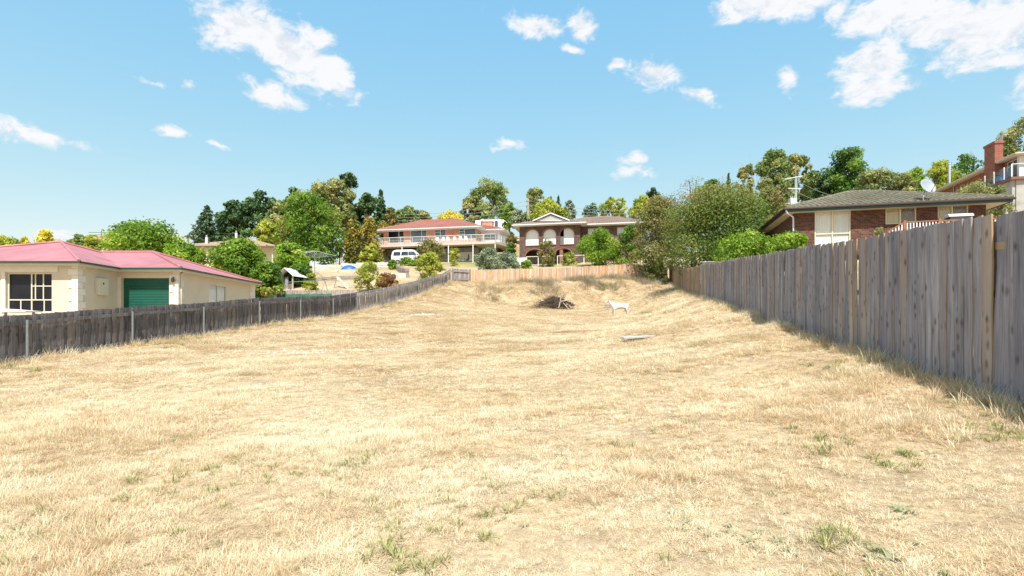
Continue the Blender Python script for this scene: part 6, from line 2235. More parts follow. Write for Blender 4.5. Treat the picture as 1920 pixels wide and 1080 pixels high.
    P('conifer', 'darker small conifer left of the conifer tip', 'tree', 1033, 367, 420, 105, 10, G['pine'], 'pine', 1000, .24, 70)
    P('tree', 'wispy grey tree over the brown tiled roof', 'tree', 1068, 374, 415, 100, 14, G['grey'], 'gum', 800, .2, 71)
    P('tree', 'thin blue green tree over the brown tiled roof ridge', 'tree', 1106, 384, 415, 98, 20, G['bluepine'], 'gum', 1100, .2, 72)
    P('tree', 'sparse lime tree over the brown roof', 'tree', 1142, 370, 415, 96, 20, G['lime'], 'gum', 1500, .2, 73)
    P('tree', 'sparse green tree right of the sparse lime tree', 'tree', 1163, 369, 415, 95, 13, G['lime'], 'gum', 1000, .2, 74)
    P('tree', 'lime tree behind the right end of the brown roof', 'tree', 1205, 366, 440, 84, 28, G['lime'], 'broad', 3800, .18, 75)
    P('pine_tree', 'pine top behind the lime tree and the big plum tree', 'tree', 1222, 350, 420, 98, 20, G['pine'], 'radiata', 2000, .26, 76)
    # ---- right skyline
    P('conifer', 'slim conifer above the big plum tree', 'tree', 1366, 321, 400, 78, 13, G['pine'], 'pine', 1500, .2, 80)
    P('gum_tree', 'narrow gum right of the slim conifer', 'tree', 1397, 304, 410, 80, 20, G['gum'], 'gum', 2800, .2, 81, bark=PALEBARK)
    P('tree', 'dark green rounded tree left of the slim conifer', 'tree', 1332, 335, 400, 72, 26, G['broad'], 'broad', 3000, .18, 82)
    P('gum_tree', 'tall green gum left of the transformer pole', 'tree', 1452, 276, 400, 82, 38, G['gumgreen'], 'gum', 6500, .21, 83, bark=PALEBARK, nclump=26)
    P('gum_tree', 'pale gum standing behind the transformer pole', 'tree', 1494, 286, 400, 86, 30, G['gum'], 'gum', 5000, .21, 84, bark=PALEBARK, nclump=22)
    P('gum_tree', 'lower gum right of the transformer pole', 'tree', 1525, 318, 400, 78, 26, G['gumgreen'], 'broad', 3000, .2, 85)
    P('pine_tree', 'big rounded dark pine above the mossy tiled roof', 'tree', 1590, 274, 400, 76, 50, G['broad'], 'radiata', 11000, .19, 86, nclump=64)
    P('pine_tree', 'small dark pine shoulder left of the big rounded pine', 'tree', 1546, 330, 400, 76, 20, G['pine'], 'radiata', 2200, .2, 87)
    P('shrub', 'olive shrub mass right of the big dark pine', 'shrub', 1640, 317, 400, 68, 42, G['gum'], 'broad', 5000, .18, 88)
    P('shrub', 'olive brown shrub mass over the middle of the mossy roof', 'shrub', 1690, 322, 400, 66, 30, G['gum'], 'broad', 3000, .17, 89)
    P('tree', 'fresh green tree over the satellite dish', 'tree', 1716, 312, 400, 70, 26, G['bright'], 'broad', 3600, .17, 90)
    P('tree', 'lime green tree beside the bright flue', 'tree', 1762, 300, 400, 74, 34, G['lime'], 'broad', 4200, .18, 91)
    P('tree', 'dark green tree between bright flue and square chimney', 'tree', 1812, 282, 400, 78, 36, G['broad'], 'broad', 5200, .18, 92)
    P('gum_tree', 'tall gum behind the hillside house at the right edge', 'tree', 1918, 215, 340, 75, 48, G['gum'], 'gum', 8500, .18, 93, bark=PALEBARK, nclump=30)
    P('shrub', 'straggly olive shrub under the glass balcony', 'shrub', 1832, 342, 420, 44, 42, G['gum'], 'gum', 4500, .09, 94, nclump=34)
    P('shrub', 'olive shrub below the eave end of the mossy roof', 'shrub', 1876, 345, 430, 41, 22, G['gum'], 'dome', 2600, .09, 95)
    P('shrub', 'dry seedling against the brown brick wall', 'shrub', 1648, 424, 470, 27.0, 10, G['gum'], 'gum', 420, .05, 96)
    # ---- the big tree over the right fence: several stems, one crown
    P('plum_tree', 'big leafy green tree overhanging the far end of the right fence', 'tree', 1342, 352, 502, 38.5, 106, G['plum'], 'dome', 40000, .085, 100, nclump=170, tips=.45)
    P('plum_tree', 'brownish green tree left of the big leafy one at the fence corner', 'tree', 1238, 364, 515, 51, 54, G['olive'], 'dome', 19000, .095, 101, nclump=95)
    P('tree', 'tan leaved tree between the big leafy tree and the mossy roof', 'tree', 1440, 350, 470, 45, 44, G['olive'], 'dome', 8000, .09, 102, nclump=50)
    P('shrub', 'low spray of large green leaves along the top of the right fence', 'shrub', 1405, 442, 500, 28.2, 62, G['bright'], 'dome', 6500, .085, 103, nclump=60)
    P('shrub', 'leafy shoots in front of the left corner of the brown bungalow', 'shrub', 1475, 438, 492, 26.5, 42, G['bright'], 'dome', 3000, .085, 104, nclump=30)
    P('bare_tree', 'twiggy half bare tree standing out above the leafy trees', 'tree', 1300, 326, 420, 46, 40, G['olive'], 'gum', 1300, .06, 105, nclump=40)
    P('shrub', 'drooping branch over the corner where tan and right fence meet', 'shrub', 1232, 488, 530, 50.5, 22, G['plum'], 'gum', 2400, .08, 106, nclump=26)


make_trees()


def pot_leaves():
    g = np.random.default_rng(5)
    C = np.array([(0, 0, .55), (.1, .05, .7), (-.12, 0, .65), (0, -.1, .85)]); Rr = np.full((4, 3), .2)
    leaves('foliage', POT, G['broad'], C, Rr, 260, .07, g)


pot_leaves()


def bare_twigs():
    """the fine leafless branches that rise out of the leafy trees"""
    r = random.Random(8)
    for nm, lab, px, py, Y, L_, n in (('bare_branches', 'thin bare twigs rising above the brownish tree', 1285, 420, 50, 3.5, 6), ('bare_branches', 'bare reddish twigs beside the tan leaved tree', 1425, 400, 46, 3.0, 6)):
        p = ray(px, py, Y); g = gz(p.x, p.y)
        t = thing(nm, lab, 'branches', (p.x, p.y, g))
        mb = MB()
        mb.tube([(0, 0, -.2), (.1, 0, (p.z - g) * .5), (0, 0, p.z - g)], [.14, .1, .07], 6)
        for k in range(n):
            limb_tubes(mb, (r.gauss(0, .1), r.gauss(0, .1), p.z - g - .3 * r.random()), (r.gauss(0, .5), r.gauss(0, .5), 1), L_ * r.uniform(.6, 1), .035, 2, r, .16, 4)
        mb.build('branches', simple('reddish_twig', (.26, .19, .15), .9), t)


bare_twigs()
# ------------------------------------------------------------------ goat
def make_goat():
    c = ground_hit(1161, 592, 20)
    g = thing_mesh = None
    sc = 1.0
    m, nt, b = newmat('white_goat_coat')
    n = noise_node(nt, 14, 5, .6, objco(nt), (1, 1, 2)); r = ramp(nt, [(.3, (.50, .45, .38)), (.6, (.66, .63, .58))]); nt.links.new(n.outputs[0], r.inputs[0]); nt.links.new(r.outputs[0], b.inputs['Base Color']); b.inputs['Roughness'].default_value = .85
    # local x towards the tail; the head is at -x; z up
    V, E, RA = [], [], []

    def v(x, y, z, rx, ry=None):
        V.append((x, y, z)); RA.append((rx, ry or rx)); return len(V) - 1

    def e(a, b_): E.append((a, b_))
    pel = v(.36, 0, .60, .15, .16); lo = v(.16, 0, .58, .165, .17); ch = v(-.10, 0, .57, .17, .19); sh = v(-.30, 0, .58, .15, .17)
    e(pel, lo); e(lo, ch); e(ch, sh)
    n1 = v(-.44, 0, .70, .085, .1); n2 = v(-.53, 0, .82, .062, .075); e(sh, n1); e(n1, n2)
    h1 = v(-.60, 0, .875, .06, .065); h2 = v(-.70, 0, .83, .042, .046); h3 = v(-.77, 0, .79, .028, .03); e(n2, h1); e(h1, h2); e(h2, h3)
    for s in (-1, 1):
        ea = v(-.585, s * .075, .90, .022); eb = v(-.575, s * .15, .885, .012); e(h1, ea); e(ea, eb)
    beard = v(-.735, 0, .72, .012); e(h3, beard)
    for s, dx in ((-1, .03), (1, -.05)):
        a = v(-.30 + dx * .3, s * .09, .42, .062); k = v(-.30 + dx, s * .09, .25, .034); q = v(-.29 + dx, s * .09, .06, .024); hoof = v(-.31 + dx, s * .09, .0, .03)
        e(sh, a); e(a, k); e(k, q); e(q, hoof)
        a = v(.40 + dx * .5, s * .09, .44, .085); k = v(.36 + dx, s * .09, .34, .05); hk = v(.47 + dx, s * .09, .24, .03); q = v(.45 + dx, s * .09, .05, .022); hoof = v(.43 + dx, s * .09, .0, .03)
        e(pel, a); e(a, k); e(k, hk); e(hk, q); e(q, hoof)
    t1 = v(.50, 0, .68, .03); t2 = v(.58, 0, .74, .02); e(pel, t1); e(t1, t2)
    me = bpy.data.meshes.new('goat'); me.from_pydata(V, E, []); me.materials.append(m)
    o = link('goat', me)
    bm = bmesh.new(); bm.from_mesh(me); ly = bm.verts.layers.skin.verify()
    bm.verts.ensure_lookup_table()
    for i, bv in enumerate(bm.verts):
        bv[ly].radius = RA[i]; bv[ly].use_root = (i == pel)
    bm.to_mesh(me); bm.free()
    sk = o.modifiers.new('skin', 'SKIN'); sk.use_smooth_shade = True
    ss = o.modifiers.new('sub', 'SUBSURF'); ss.levels = 2; ss.render_levels = 2
    o.location = (c.x, c.y, c.z - .03); o.rotation_euler = (0, 0, R(-8))
    o.scale = (1.05, 1.05, 1.05)
    tag(o, 'white goat standing in the dry grass looking left', 'goat')
    horn = simple('grey_horn', (.30, .26, .2), .6)
    for s in (-1, 1):
        MB().tube([(-.585, s * .03, .93), (-.565, s * .045, 1.0), (-.52, s * .06, 1.05)], [.016, .012, .004], 6).build('horn', horn, o, smooth=True)
        MB().tube([(-.645, s * .052, .868), (-.645, s * .062, .868)], [.012, .006], 6).build('eye', simple('dark_eye', (.02, .015, .01), .2), o)


make_goat()


# ------------------------------------------------------------------ brush pile
def make_pile():
    c = ground_hit(1042, 580, 25)
    t = thing('brush_pile', 'heap of cut branches and prunings at the foot of the bank', 'brush pile', c)
    r = random.Random(14)
    dark = simple('dead_branch', (.115, .085, .065), .95, .3, 12, bumpy=.4); pale = simple('cut_timber', (.50, .42, .32), .9, .2, 8)
    half, top = 1.4, .95

    def prof(x): return top * max(0.03, 1 - (abs(x) / half) ** 1.7)
    for k in range(46):
        x = r.uniform(-.75, 1.05); z = prof(x) * r.uniform(.25, 1.0); y = r.uniform(-.6, .5)
        a = math.pi + r.gauss(0, .5); l = r.uniform(.5, 1.3)
        d = Vector((math.cos(a), r.gauss(0, .5), r.gauss(.0, .25) - .25 * (1 if x < 0 else -.2))).normalized()
        p0 = Vector((x, y, z)) - d * l * .5; pts = [p0]
        for i in range(3):
            d = (d + Vector((r.gauss(0, .14), r.gauss(0, .14), r.gauss(0, .1)))).normalized(); q = pts[-1] + d * l / 3
            q.z = max(q.z, .0); pts.append(q)
        rd = r.uniform(.015, .05)
        MB().tube(pts, [rd, rd * .85, rd * .65, rd * .4], 6).build('branch', dark, t)
    for (x, z, ang, l) in ((.28, .52, 1.35, .8), (.75, .2, 2.3, .7), (.95, .25, 2.4, .5), (.6, .62, .2, .6)):
        MB().tube([(x - math.cos(ang) * l / 2, -.55, z - math.sin(ang) * l / 2), (x + math.cos(ang) * l / 2, -.45, z + math.sin(ang) * l / 2)], [.045, .035], 7).build('cut_log', pale, t)
    mb = MB()
    for k in range(1100):
        x = r.gauss(-.15, .68)
        if abs(x) > 1.6: continue
        z = prof(x * .9) * math.sqrt(r.random()) * 1.02; y = r.gauss(0, .42) * (1.1 - z * .5)
        d = Vector((r.gauss(-.6, .7), r.gauss(0, .6), r.gauss(.02, .35))).normalized(); l = r.uniform(.2, .75)
        p0 = Vector((x, y, max(z, .02))); p1 = p0 + d * l * .5; p2 = p1 + (d + Vector((r.gauss(0, .3), r.gauss(0, .3), r.gauss(0, .25)))).normalized() * l * .5
        for p in (p1, p2): p.z = max(p.z, .0)
        rd = r.uniform(.005, .012); mb.tube([p0, p1, p2], [rd, rd * .8, rd * .4], 3, cap=False)
    for k in range(26):      # twigs sticking out
        x = r.uniform(-1.1, .9); z = prof(x) * .8
        d = Vector((r.gauss(-.3, .5), r.gauss(0, .3), 1)).normalized(); l = r.uniform(.25, .55)
        mb.tube([(x, r.gauss(0, .2), z), tuple(Vector((x, 0, z)) + d * l * .6), tuple(Vector((x, 0, z)) + d * l + Vector((r.gauss(0, .08), 0, 0)))], [.01, .007, .003], 3, cap=False)
    tag(mb.build('twigs', dark, t, fix=False), kind='stuff')


make_pile()


def lot_things():
    # pale plank in the grass
    c = ground_hit(1197, 637, 8)
    w = MB().box((-.52, -.14, 0), (.52, .14, .05)).build('plank', simple('bleached_plank', (.44, .42, .385), .9, .15, 6, streak=(.6, 6, 6)), None, loc=(c.x, c.y, c.z + .045), rot=(R(4), R(-3), R(14)), bevel=.006)
    tag(w, 'bleached plank lying in the dry grass right of centre', 'plank')
    # dark stone beside the goat's head
    c = ground_hit(1139, 578, 25)
    mb = MB(); r = random.Random(4); n = 8
    for zz, q in ((-.05, 1.0), (.1, .95), (.19, .5)):
        for k in range(n):
            a = k * 6.283 / n; s = .28 * q * r.uniform(.8, 1.15); mb.v.append((s * math.cos(a), s * .7 * math.sin(a), zz + r.uniform(-.02, .02)))
    for i in range(2):
        for k in range(n): mb.f.append((i * n + k, i * n + (k + 1) % n, i * n + n + (k + 1) % n, i * n + n + k))
    mb.f.append(tuple(2 * n + k for k in range(n)))
    o = mb.build('stone', simple('grey_stone', (.22, .21, .21), .9, .2, 10), None, loc=c, bevel=.02)
    tag(o, 'small grey stone in front of the goat', 'stone')
    # dead branches on the bank
    for (px, py, l, a, lab) in ((1127, 545, 1.0, 1.85, 'pale dead stick leaning on the scrubby bank'), (1212, 540, 1.8, .75, 'grey dead branch on the bank near the fence corner')):
        c = ground_hit(px, py, 38)
        mb = MB(); r = random.Random(int(px))
        d = Vector((math.cos(a), -.3, math.sin(a) * .7)).normalized()
        limb_tubes(mb, c + Vector((0, -.25, .05)) - d * l * .5, d, l, .03, 2, r, .12, 5)
        # build in world space around its foot
        o = mb.build('dead_branch', simple('bleached_branch', (.42, .38, .33), .9, .2), None)
        tag(o, lab, 'branch')


lot_things()


# ------------------------------------------------------------------ van and bicycle by the orange house
def make_van():
    h = ORANGE[0]
    x = h.fx(768, 485, -3.4)[0]
    w = h.o + h.ex * x + h.ey * (-3.4)
    base = ray(760, 497, w.y).z
    t = thing('white_van', 'white van parked under the balcony of the orange brick house', 'van', (w.x, w.y, base), h.a)
    body = simple('white_car_paint', (.80, .81, .82), .25, .03)
    pr = [(-2.25, .35), (-2.3, .6), (-2.28, 1.15), (-2.12, 1.72), (-1.9, 1.9), (-1.5, 1.97), (.6, 1.95), (1.0, 1.85), (1.75, 1.18), (2.2, 1.02), (2.33, .75), (2.32, .35)]
    MB().prism(pr, -.85, .85, 'xz').build('body', body, t, bevel=.06)
    for s in (-1, 1):
        y0, y1 = (s * .853, s * .862)
        for (a, b_, nm) in ((-2.0, -.95, 0), (-.88, .12, 0)):
            wd = MB().prism([(a + .04, 1.18), (b_, 1.18), (b_, 1.68), (a + .12, 1.68)], y0, y1, 'xz').build('side_window', BLUEG, t)
        MB().prism([(.2, 1.18), (1.35, 1.18), (.95, 1.68), (.2, 1.68)], y0, y1, 'xz').build('side_window', BLUEG, t)
        MB().box((.16, y0 * 1.002, .45), (.175, y1, 1.75)).build('door_seam', simple('dark_seam', (.1, .1, .1), .6), t)
        MB().box((2.2, s * .5, .72), (2.345, s * .8, .92)).build('headlight', glass_dark('lamp_glass', (.3, .32, .34), .8), t)
        tyre = simple('tyre_rubber', (.02, .02, .02), .8)
        for wx in (-1.35, 1.35):
            wh = MB().tube([(wx, s * .68, .33), (wx, s * .875, .33)], .33, 18).build('wheel', tyre, t)
            MB().tube([(wx, s * .87, .33), (wx, s * .885, .33)], .2, 14).build('hub_cap', GALV, wh)
    ws = MB(); ws.poly([(1.04, -.72, 1.83), (1.04, .72, 1.83), (1.74, .78, 1.22), (1.74, -.78, 1.22)])
    ws.v = [(q[0] + .015, q[1], q[2] + .015) for q in ws.v]
    ws.build('windscreen', BLUEG, t)
    MB().box((2.3, -.84, .35), (2.4, .84, .6)).build('bumper', simple('grey_bumper', (.3, .3, .31), .6), t)


make_van()


def make_bike():
    h = ORANGE[0]
    y = -1.0
    x0 = h.fx(862, 495, y)[0]; x1 = h.fx(876, 495, y)[0]
    zb = h.fx(870, 497.5, y)[1]
    sc = (x1 - x0) / 1.05
    w = h.o + h.ex * ((x0 + x1) / 2) + h.ey * y; w.z = h.o.z + zb
    t = thing('bicycle', 'bicycle with black child seat in front of the white garage door', 'bicycle', w, h.a + math.pi)
    dk = simple('black_rubber', (.015, .015, .015), .7); st = simple('dark_blue_frame', (.03, .035, .05), .4)

    def ring(cx, cz, R_, r_):
        mb = MB(); n = 24
        mb.tube([(cx + R_ * math.cos(6.2832 * k / n), 0, cz + R_ * math.sin(6.2832 * k / n)) for k in range(n + 1)], r_, 5, cap=False)
        return mb
    for cx in (-.52, .52):
        wh = ring(cx, .34, .32, .028).build('wheel', dk, t)
        sp = MB()
        for k in range(8): sp.beam((cx, 0, .34), (cx + .31 * math.cos(k * .785), 0, .34 + .31 * math.sin(k * .785)), .008, .008)
        sp.build('spokes', GALV, wh)
    fr = MB()
    for a, b_ in (((-.52, .34), (-.08, .32)), ((-.52, .34), (-.2, .78)), ((-.08, .32), (-.2, .85)), ((-.2, .78), (.36, .8)), ((-.08, .32), (.36, .75)), ((.34, .9), (.52, .34))):
        fr.tube([(a[0], 0, a[1]), (b_[0], 0, b_[1])], .022, 6)
    fr.build('frame', st, t)
    MB().box((-.36, -.07, .86), (-.08, .07, .92)).build('saddle', dk, t, bevel=.02)
    MB().tube([(.34, 0, .9), (.32, 0, 1.02)], .016, 6).tube([(.22, -.28, 1.0), (.32, -.2, 1.03), (.32, .2, 1.03), (.22, .28, 1.0)], .016, 6).build('handlebar', dk, t)
    mb = MB(); mb.prism([(-.72, .72), (-.38, .68), (-.36, .76), (-.6, .82), (-.66, 1.45), (-.78, 1.45), (-.8, .8)], -.17, .17, 'xz'); mb.build('child_seat', dk, t, bevel=.03)
    t.scale = (sc, sc, sc)


make_bike()


# ------------------------------------------------------------------ left garden: clothesline, playhouse, slide, swing frame, walls
def garden():
    # rotary clothesline
    top = ray(590, 469, 52.0); gzv = min(ray(590, 516, 52).z, gz(top.x, top.y) + .2)
    t = thing('rotary_clothesline', 'grey rotary clothesline standing on the terrace', 'clothesline', (top.x, top.y, gzv))
    H = top.z - gzv
    MB().tube([(0, 0, -.3), (0, 0, H)], .035, 8).build('mast', GALV, t)
    arms = []
    for k in range(4):
        a = R(28 + 90 * k); q = Vector((2.05 * math.cos(a), 2.05 * math.sin(a), H - .42)); arms.append(q)
        MB().tube([(0, 0, H - .06), tuple(q)], .026, 6).build('arm', GALV, t)
        MB().tube([(0, 0, H - .75), tuple(q * .55 + Vector((0, 0, .45 * (H - .42) + -.12)))], .014, 5).build('strut', GALV, t)
    wm = simple('line_wire', (.45, .47, .48), .5)
    for f in (1.0, .8, .6, .4):
        mb = MB()
        for i in range(4):
            p, q = arms[i] * f, arms[(i + 1) % 4] * f
            p.z = q.z = H - .06 - .36 * f
            m_ = p.lerp(q, .5) - Vector((0, 0, .03)); mb.tube([p, m_, q], .009, 4, cap=False)
        mb.build('line', wm, t)
    # playhouse
    b = ray(536, 545, 46.0); gzv = gz(b.x, b.y)
    t = thing('playhouse', 'small open fronted playhouse with white tin roof', 'playhouse', (b.x, b.y, b.z), R(-18))
    wd = simple('old_painted_boards', (.52, .5, .46), .9, .15, 4, streak=(6, 6, .5)); tin = simple('white_tin', (.74, .76, .78), .45, .06)
    w, d, hh = .72, 1.9, 1.35
    for (x, y) in ((-w, 0), (w, 0), (-w, d), (w, d)):
        MB().box((x - .045, y - .045, -.4), (x + .045, y + .045, hh)).build('post', wd, t)
    MB().box((-w - .02, .05, -.2), (-w + .02, d - .05, hh)).build('side_wall', wd, t)
    MB().box((-w, d - .02, -.2), (w, d + .02, hh)).build('back_wall', wd, t)
    for k in range(5): MB().box((-w + .06 + k * .12, -.02, -.2), (-w + .16 + k * .12, .01, .62)).build('board', simple('brown_boards', (.26, .2, .15), .9, .2, 5), t)
    for k in range(4): MB().box((w - .5 + k * .12, -.02, -.2), (w - .4 + k * .12, .01, .58)).build('board', simple('brown_boards', (.26, .2, .15), .9, .2, 5), t)
    MB().box((-.35, .3, 0), (-.02, .34, 1.2)).build('door', simple('grey_door', (.3, .31, .33), .7), t)
    for s in (-1, 1):
        MB().poly([(0, -.15, hh + .62), (0, d + .15, hh + .62), (s * (w + .22), d + .15, hh - .12), (s * (w + .22), -.15, hh - .12)]).build('roof', tin, t).modifiers.new('t', 'SOLIDIFY').thickness = .03
        MB().beam((0, -.17, hh + .6), (s * (w + .22), -.17, hh - .14), .03, .1, up=(0, 1, 0)).build('barge_board', WHITEP, t)
    # swing frame of grey pipe
    a, b = ray(540, 529, 44.2), ray(609, 526, 43.6)
    g0 = ray(575, 545, 43.9).z
    t = thing('swing_frame', 'low grey pipe swing frame in front of the playhouse', 'swing frame', (a.x, a.y, g0))
    o = Vector((a.x, a.y, g0))
    MB().tube([a - o, b - o], .03, 8).build('crossbar', GALV, t)
    for p in (a, b):
        for s in (-.45, .45): MB().tube([p - o, (p.x - o.x + s * .25, p.y - o.y + s, -.15)], .026, 6).build('leg', GALV, t)
    # slide
    a, b = ray(631, 522, 45.5), ray(653, 539.5, 44.6)
    o = Vector((b.x, b.y, b.z - .12))
    t = thing('slide', 'white plastic children slide on the dry lawn', 'slide', o)
    n = 12; wv = MB(); d = (b - a); sd = Vector((-d.y, d.x, 0)).normalized()
    sd = Vector((.35, -.94, 0))
    pr = [(-.26, .2), (-.2, .0), (.2, 0), (.26, .2), (.3, .2), (.24, -.06), (-.24, -.06), (-.3, .2)]
    ring = []
    for k in range(n + 1):
        f = k / n; p = a.lerp(b, f) - o; p.z += .16 * math.sin(f * 6.28) * .6 - .05
        base = len(wv.v)
        for (u, zz) in pr: wv.v.append(tuple(p + sd * u + Vector((0, 0, zz))))
        ring.append(base)
    for p, q in zip(ring[:-1], ring[1:]):
        for i in range(8): wv.f.append((p + i, p + (i + 1) % 8, q + (i + 1) % 8, q + i))
    wv.f.append(tuple(ring[0] + i for i in range(8))); wv.f.append(tuple(ring[-1] + i for i in range(8)))
    wv.build('chute', simple('white_plastic', (.82, .82, .8), .4, .04), t)
    la = a - o
    ld = MB()
    for s in (-.22, .22): ld.tube([la + sd * s, (la.x - .35 + sd.x * s, la.y + sd.y * s, -.3)], .025, 6)
    for k in range(4):
        f = (k + 1) / 5; q = Vector((la.x - .35 * f, la.y, la.z * (1 - f) - .3 * f)); ld.tube([q + sd * -.22, q + sd * .22], .02, 5)
    ld.build('ladder', GALV, t)

    # retaining walls, block by block
    def block_wall(name, lab, pts, h_, mat, bl=.6, rows=2, th=.3, seed=1):
        r = random.Random(seed)
        o = pts[0].copy(); o.z = pts[0].z - h_
        t = tag(thing(name, lab, 'wall', o), kind='thing')
        bh = h_ / rows
        for a, b in zip(pts[:-1], pts[1:]):
            d = Vector((b.x - a.x, b.y - a.y, 0)); ln = d.length; d.normalize(); ang = math.atan2(d.y, d.x)
            n = max(1, int(ln / bl))
            for row in range(rows):
                x = -.5 * bl / 2 * (row % 2)
                for k in range(n + (row % 2)):
                    s0 = max(0, k * ln / n - (ln / n * .5 if row % 2 else 0)); s1 = min(ln, s0 + ln / n if s0 > 0 or not row % 2 else ln / n * .5)
                    if s1 - s0 < .05: continue
                    f = (s0 + s1) / 2 / ln; zt = a.z * (1 - f) + b.z * f - (rows - 1 - row) * bh
                    mb = MB().box((0, -th / 2 + r.uniform(-.02, .02), -bh + .012), (s1 - s0 - .015, th / 2, r.uniform(-.015, .01)))
                    mb.build('block', mat, t, loc=(a.x + d.x * s0 - o.x, a.y + d.y * s0 - o.y, zt - o.z), rot=(0, 0, ang), bevel=.015)
        return t
    lime = simple('pale_stone_block', (.62, .59, .52), .9, .2, 3, bumpy=.3); darkst = simple('brown_stone_block', (.30, .25, .21), .95, .25, 3, bumpy=.3)
    block_wall('retaining_wall', 'pale block retaining wall across the upper terrace', [ray(586, 497, 57), ray(640, 496, 57.5), ray(668, 493, 58), ray(728, 492, 58.5)], 1.1, lime, 1.0, 3, .3, 1)
    block_wall('retaining_wall', 'low grey stone wall behind the slide', [ray(588, 521, 50), ray(640, 517, 50), ray(672, 517, 50)], .8, darkst, .8, 3, .3, 2)
    block_wall('garden_edging', 'thin row of grey edging blocks on the dry terrace', [ray(625, 508, 54), ray(672, 508, 54)], .3, lime, .8, 1, .25, 3)
    block_wall('retaining_wall', 'brown stone wall running down towards the yellow green bush', [ray(742, 496, 57), ray(756, 503, 52), ray(764, 505, 49.5)], .9, darkst, .7, 3, .35, 4)
    block_wall('retaining_wall', 'low pale wall between feathery shrub and brown stone wall', [ray(716, 512, 50), ray(762, 512, 49.5)], .7, lime, .8, 2, .3, 5)
    # blue tarpaulin
    c = ray(655, 502, 56.2)
    mb = MB(); g = np.random.default_rng(3); nx, ny = 12, 7
    for j in range(ny):
        for i in range(nx):
            u, v = i / (nx - 1) * 2 - 1, j / (ny - 1) * 2 - 1
            hgt = .42 * max(0, 1 - (u * u + v * v * .8)) ** .6 + g.uniform(0, .08)
            mb.v.append((u * .75 + .1 * v, v * .5, hgt if abs(u) < .99 and abs(v) < .99 else 0))
    for j in range(ny - 1):
        for i in range(nx - 1): k = j * nx + i; mb.f.append((k, k + 1, k + nx + 1, k + nx))
    o = mb.build('tarpaulin', simple('blue_tarpaulin', (.02, .11, .42), .4, .15), None, loc=(c.x, c.y, c.z - .2), smooth=True)
    tag(o, 'crumpled blue tarpaulin on the terrace wall', 'tarpaulin')


garden()


# ------------------------------------------------------------------ sheds behind the right fence
def sheds():
    o = ray(1322, 500, 30.5)
    h = Frm('garden_shed', 'shed with pale corrugated roof just behind the right fence', 'shed', o.x, o.y, gz(o.x, o.y) - .1, math.atan(-.23))
    zt = ray(1325, 489, 30.5).z - h.o.z
    st = simple('pale_steel_sheet', (.58, .63, .65), .4, .06)
    for (a, b) in (((0, 0, 0), (.9, .05, zt - .1)), ((0, .05, 0), (.05, 1.4, zt)), ((.85, .05, 0), (.9, 1.4, zt))): MB().box(a, b).build('wall', st, h.t)
    mb = MB(); n = 24
    for k in range(n + 1):
        x = -.12 + 1.15 * k / n; dz = .018 * math.sin(k * math.pi * .5 * 2 / 1)
        dz = .015 * (k % 2)
        mb.v += [(x, -.15, zt - .08 + dz), (x, 1.6, zt + .14 + dz)]
    for k in range(n): mb.f.append((2 * k, 2 * k + 2, 2 * k + 3, 2 * k + 1))
    mb.build('roof', st, h.t).modifiers.new('t', 'SOLIDIFY').thickness = .02
    # white outbuilding glimpsed through the trees
    o = ray(1262, 500, 57.5)
    h = Frm('outbuilding', 'pale outbuilding glimpsed under the big leafy tree', 'outbuilding', o.x, o.y, gz(o.x, o.y) - .3, math.atan(-.23))
    zt = ray(1275, 474, 57.5).z - h.o.z
    wall(h.t, 'wall', simple('pale_pink_render', (.66, .58, .54), .9, .06), 'x', 0, .2, 0, 3.2, 0, zt)
    wall(h.t, 'wall', simple('pale_pink_render', (.66, .58, .54), .9, .06), 'y', 0, .2, .2, 3, 0, zt); wall(h.t, 'wall', simple('pale_pink_render', (.66, .58, .54), .9, .06), 'y', 3.0, .2, .2, 3, 0, zt)
    MB().prism([(-.3, zt), (3.3, zt), (1.5, zt + .8)], -.3, 3.5, 'yz').build('roof', st, h.t)


sheds()


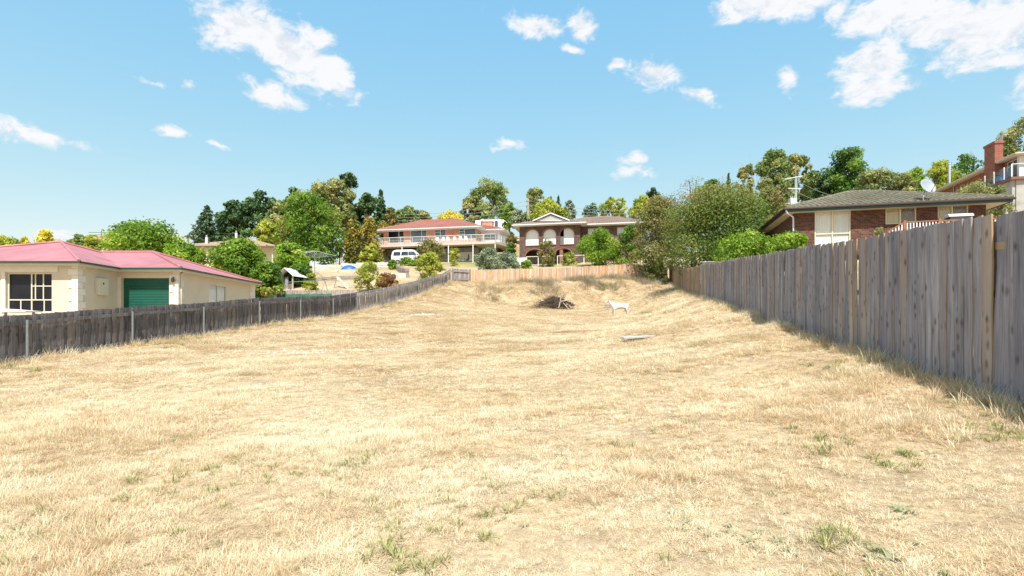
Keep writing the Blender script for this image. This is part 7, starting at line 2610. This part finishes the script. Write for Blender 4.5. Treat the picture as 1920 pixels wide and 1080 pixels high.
# ------------------------------------------------------------------ poles and wires
def poles():
    wood = simple('grey_pole_wood', (.42, .38, .33), .9, .2, 4, streak=(6, 6, .4)); ins = simple('insulator', (.5, .45, .4), .3)
    grn = simple('verdigris_steel', (.30, .42, .36), .6, .15, 5)
    wire = simple('power_wire', (.30, .31, .32), .5)

    def pole(lab, px, py, Y, w, extra=None, mat=wood, rad=.15):
        p = ray(px, py, Y); g = gz(p.x, p.y); H = p.z - g
        t = thing('power_pole', lab, 'power pole', (p.x, p.y, g))
        MB().tube([(0, 0, -.5), (0, 0, H)], [rad * 1.2, rad * .85], 10).build('pole', mat, t)
        for k, zz in enumerate((H - .35, H - 1.5)):
            if w <= 0: break
            MB().beam((-w, -.17, zz), (w, -.17, zz), .11, .13).build('crossarm', wood, t)
            for s in (-.9, -.45, .45, .9): MB().tube([(s * w, -.17, zz + .06), (s * w, -.17, zz + .25)], [.05, .03], 6).build('insulator', ins, t)
        return t, Vector((p.x, p.y, p.z))
    tA, A = pole('wooden power pole above the left end of the arched house roof', 990, 373, 93, .0, rad=.22)
    tB, B = pole('power pole hidden in the golden cypresses', 640, 398, 95, 1.2)
    tC, C = pole('power pole at the left end of the pine row', 352, 440, 96, 1.2)
    tD, D = pole('power pole behind the lime tree at the brown roof end', 1246, 392, 88, 1.0)
    tE, E_ = pole('green steel transformer pole above the left end of the mossy roof', 1492, 331, 60, 0, mat=grn, rad=.14)
    H = E_.z - tE.location.z
    MB().tube([(0, 0, H), (0, 0, H + 1.5)], .05, 8).build('top_mast', simple('rusty_mast', (.32, .22, .15), .8), tE)
    for zz, a, l in ((H - .1, .35, 1.3), (H - 1.4, -.1, .9), (H - 3.0, .12, 1.9)):
        MB().beam((-l, -.1, zz - a * l * .5), (l * .55, -.1, zz + a * l * .3), .09, .09).build('crossarm', simple('pale_steel_arm', (.6, .62, .62), .5), tE)
    tr = MB().box((-.75, -.35, H - 3.5), (-.05, .2, H - 2.5)).build('transformer', simple('grey_transformer', (.52, .56, .58), .5, .08), tE, bevel=.04)
    for k in range(3): MB().tube([(-.62 + k * .22, -.1, H - 2.5), (-.62 + k * .22, -.1, H - 2.2)], [.05, .03], 6).build('bushing', ins, tr)

    def span(lab, p, q, sag, n=12):
        mb = MB(); pts = []
        for k in range(n + 1):
            f = k / n; r_ = p.lerp(q, f) - p; r_.z -= sag * 4 * f * (1 - f); pts.append(r_)
        mb.tube(pts, .028, 4, cap=False)
        o = mb.build('power_line', wire, None, loc=p)
        tag(o, lab, 'wire', 'overhead power lines')
    names = ['topmost', 'second', 'third', 'lowest']
    for k in range(4):
        dz = -.25 - .42 * k
        span(f'{names[k]} power wire between the wooden pole and the golden cypresses', A + Vector((0, -.2, dz * 1.7)), B + Vector((-1 + k * .5, -.2, dz)), 1.1)
        span(f'{names[k]} power wire crossing in front of the pine row', B + Vector((-1 + k * .5, -.2, dz)), C + Vector((-1 + k * .5, -.2, dz * 1.1)), 1.3)
        if k < 3: span(f'{names[k]} power wire from the wooden pole over the brown tiled roof', A + Vector((0, -.2, dz * 1.6)), D + Vector((-.8 + k * .5, -.2, dz)), .7)
    for k in range(2):
        span(('upper' if k == 0 else 'lower') + ' power wire from the transformer pole down behind the big leafy tree', E_ + Vector((0, -.1, -.2 - 1.3 * k)), D + Vector((.5, 0, -.3 - .5 * k)), 1.2)
        span(('upper' if k == 0 else 'lower') + ' power wire from the transformer pole to the hillside on its right', E_ + Vector((0, -.1, -.4 - 1.3 * k)), ray(1610, 372 + 14 * k, 64), .6)


poles()
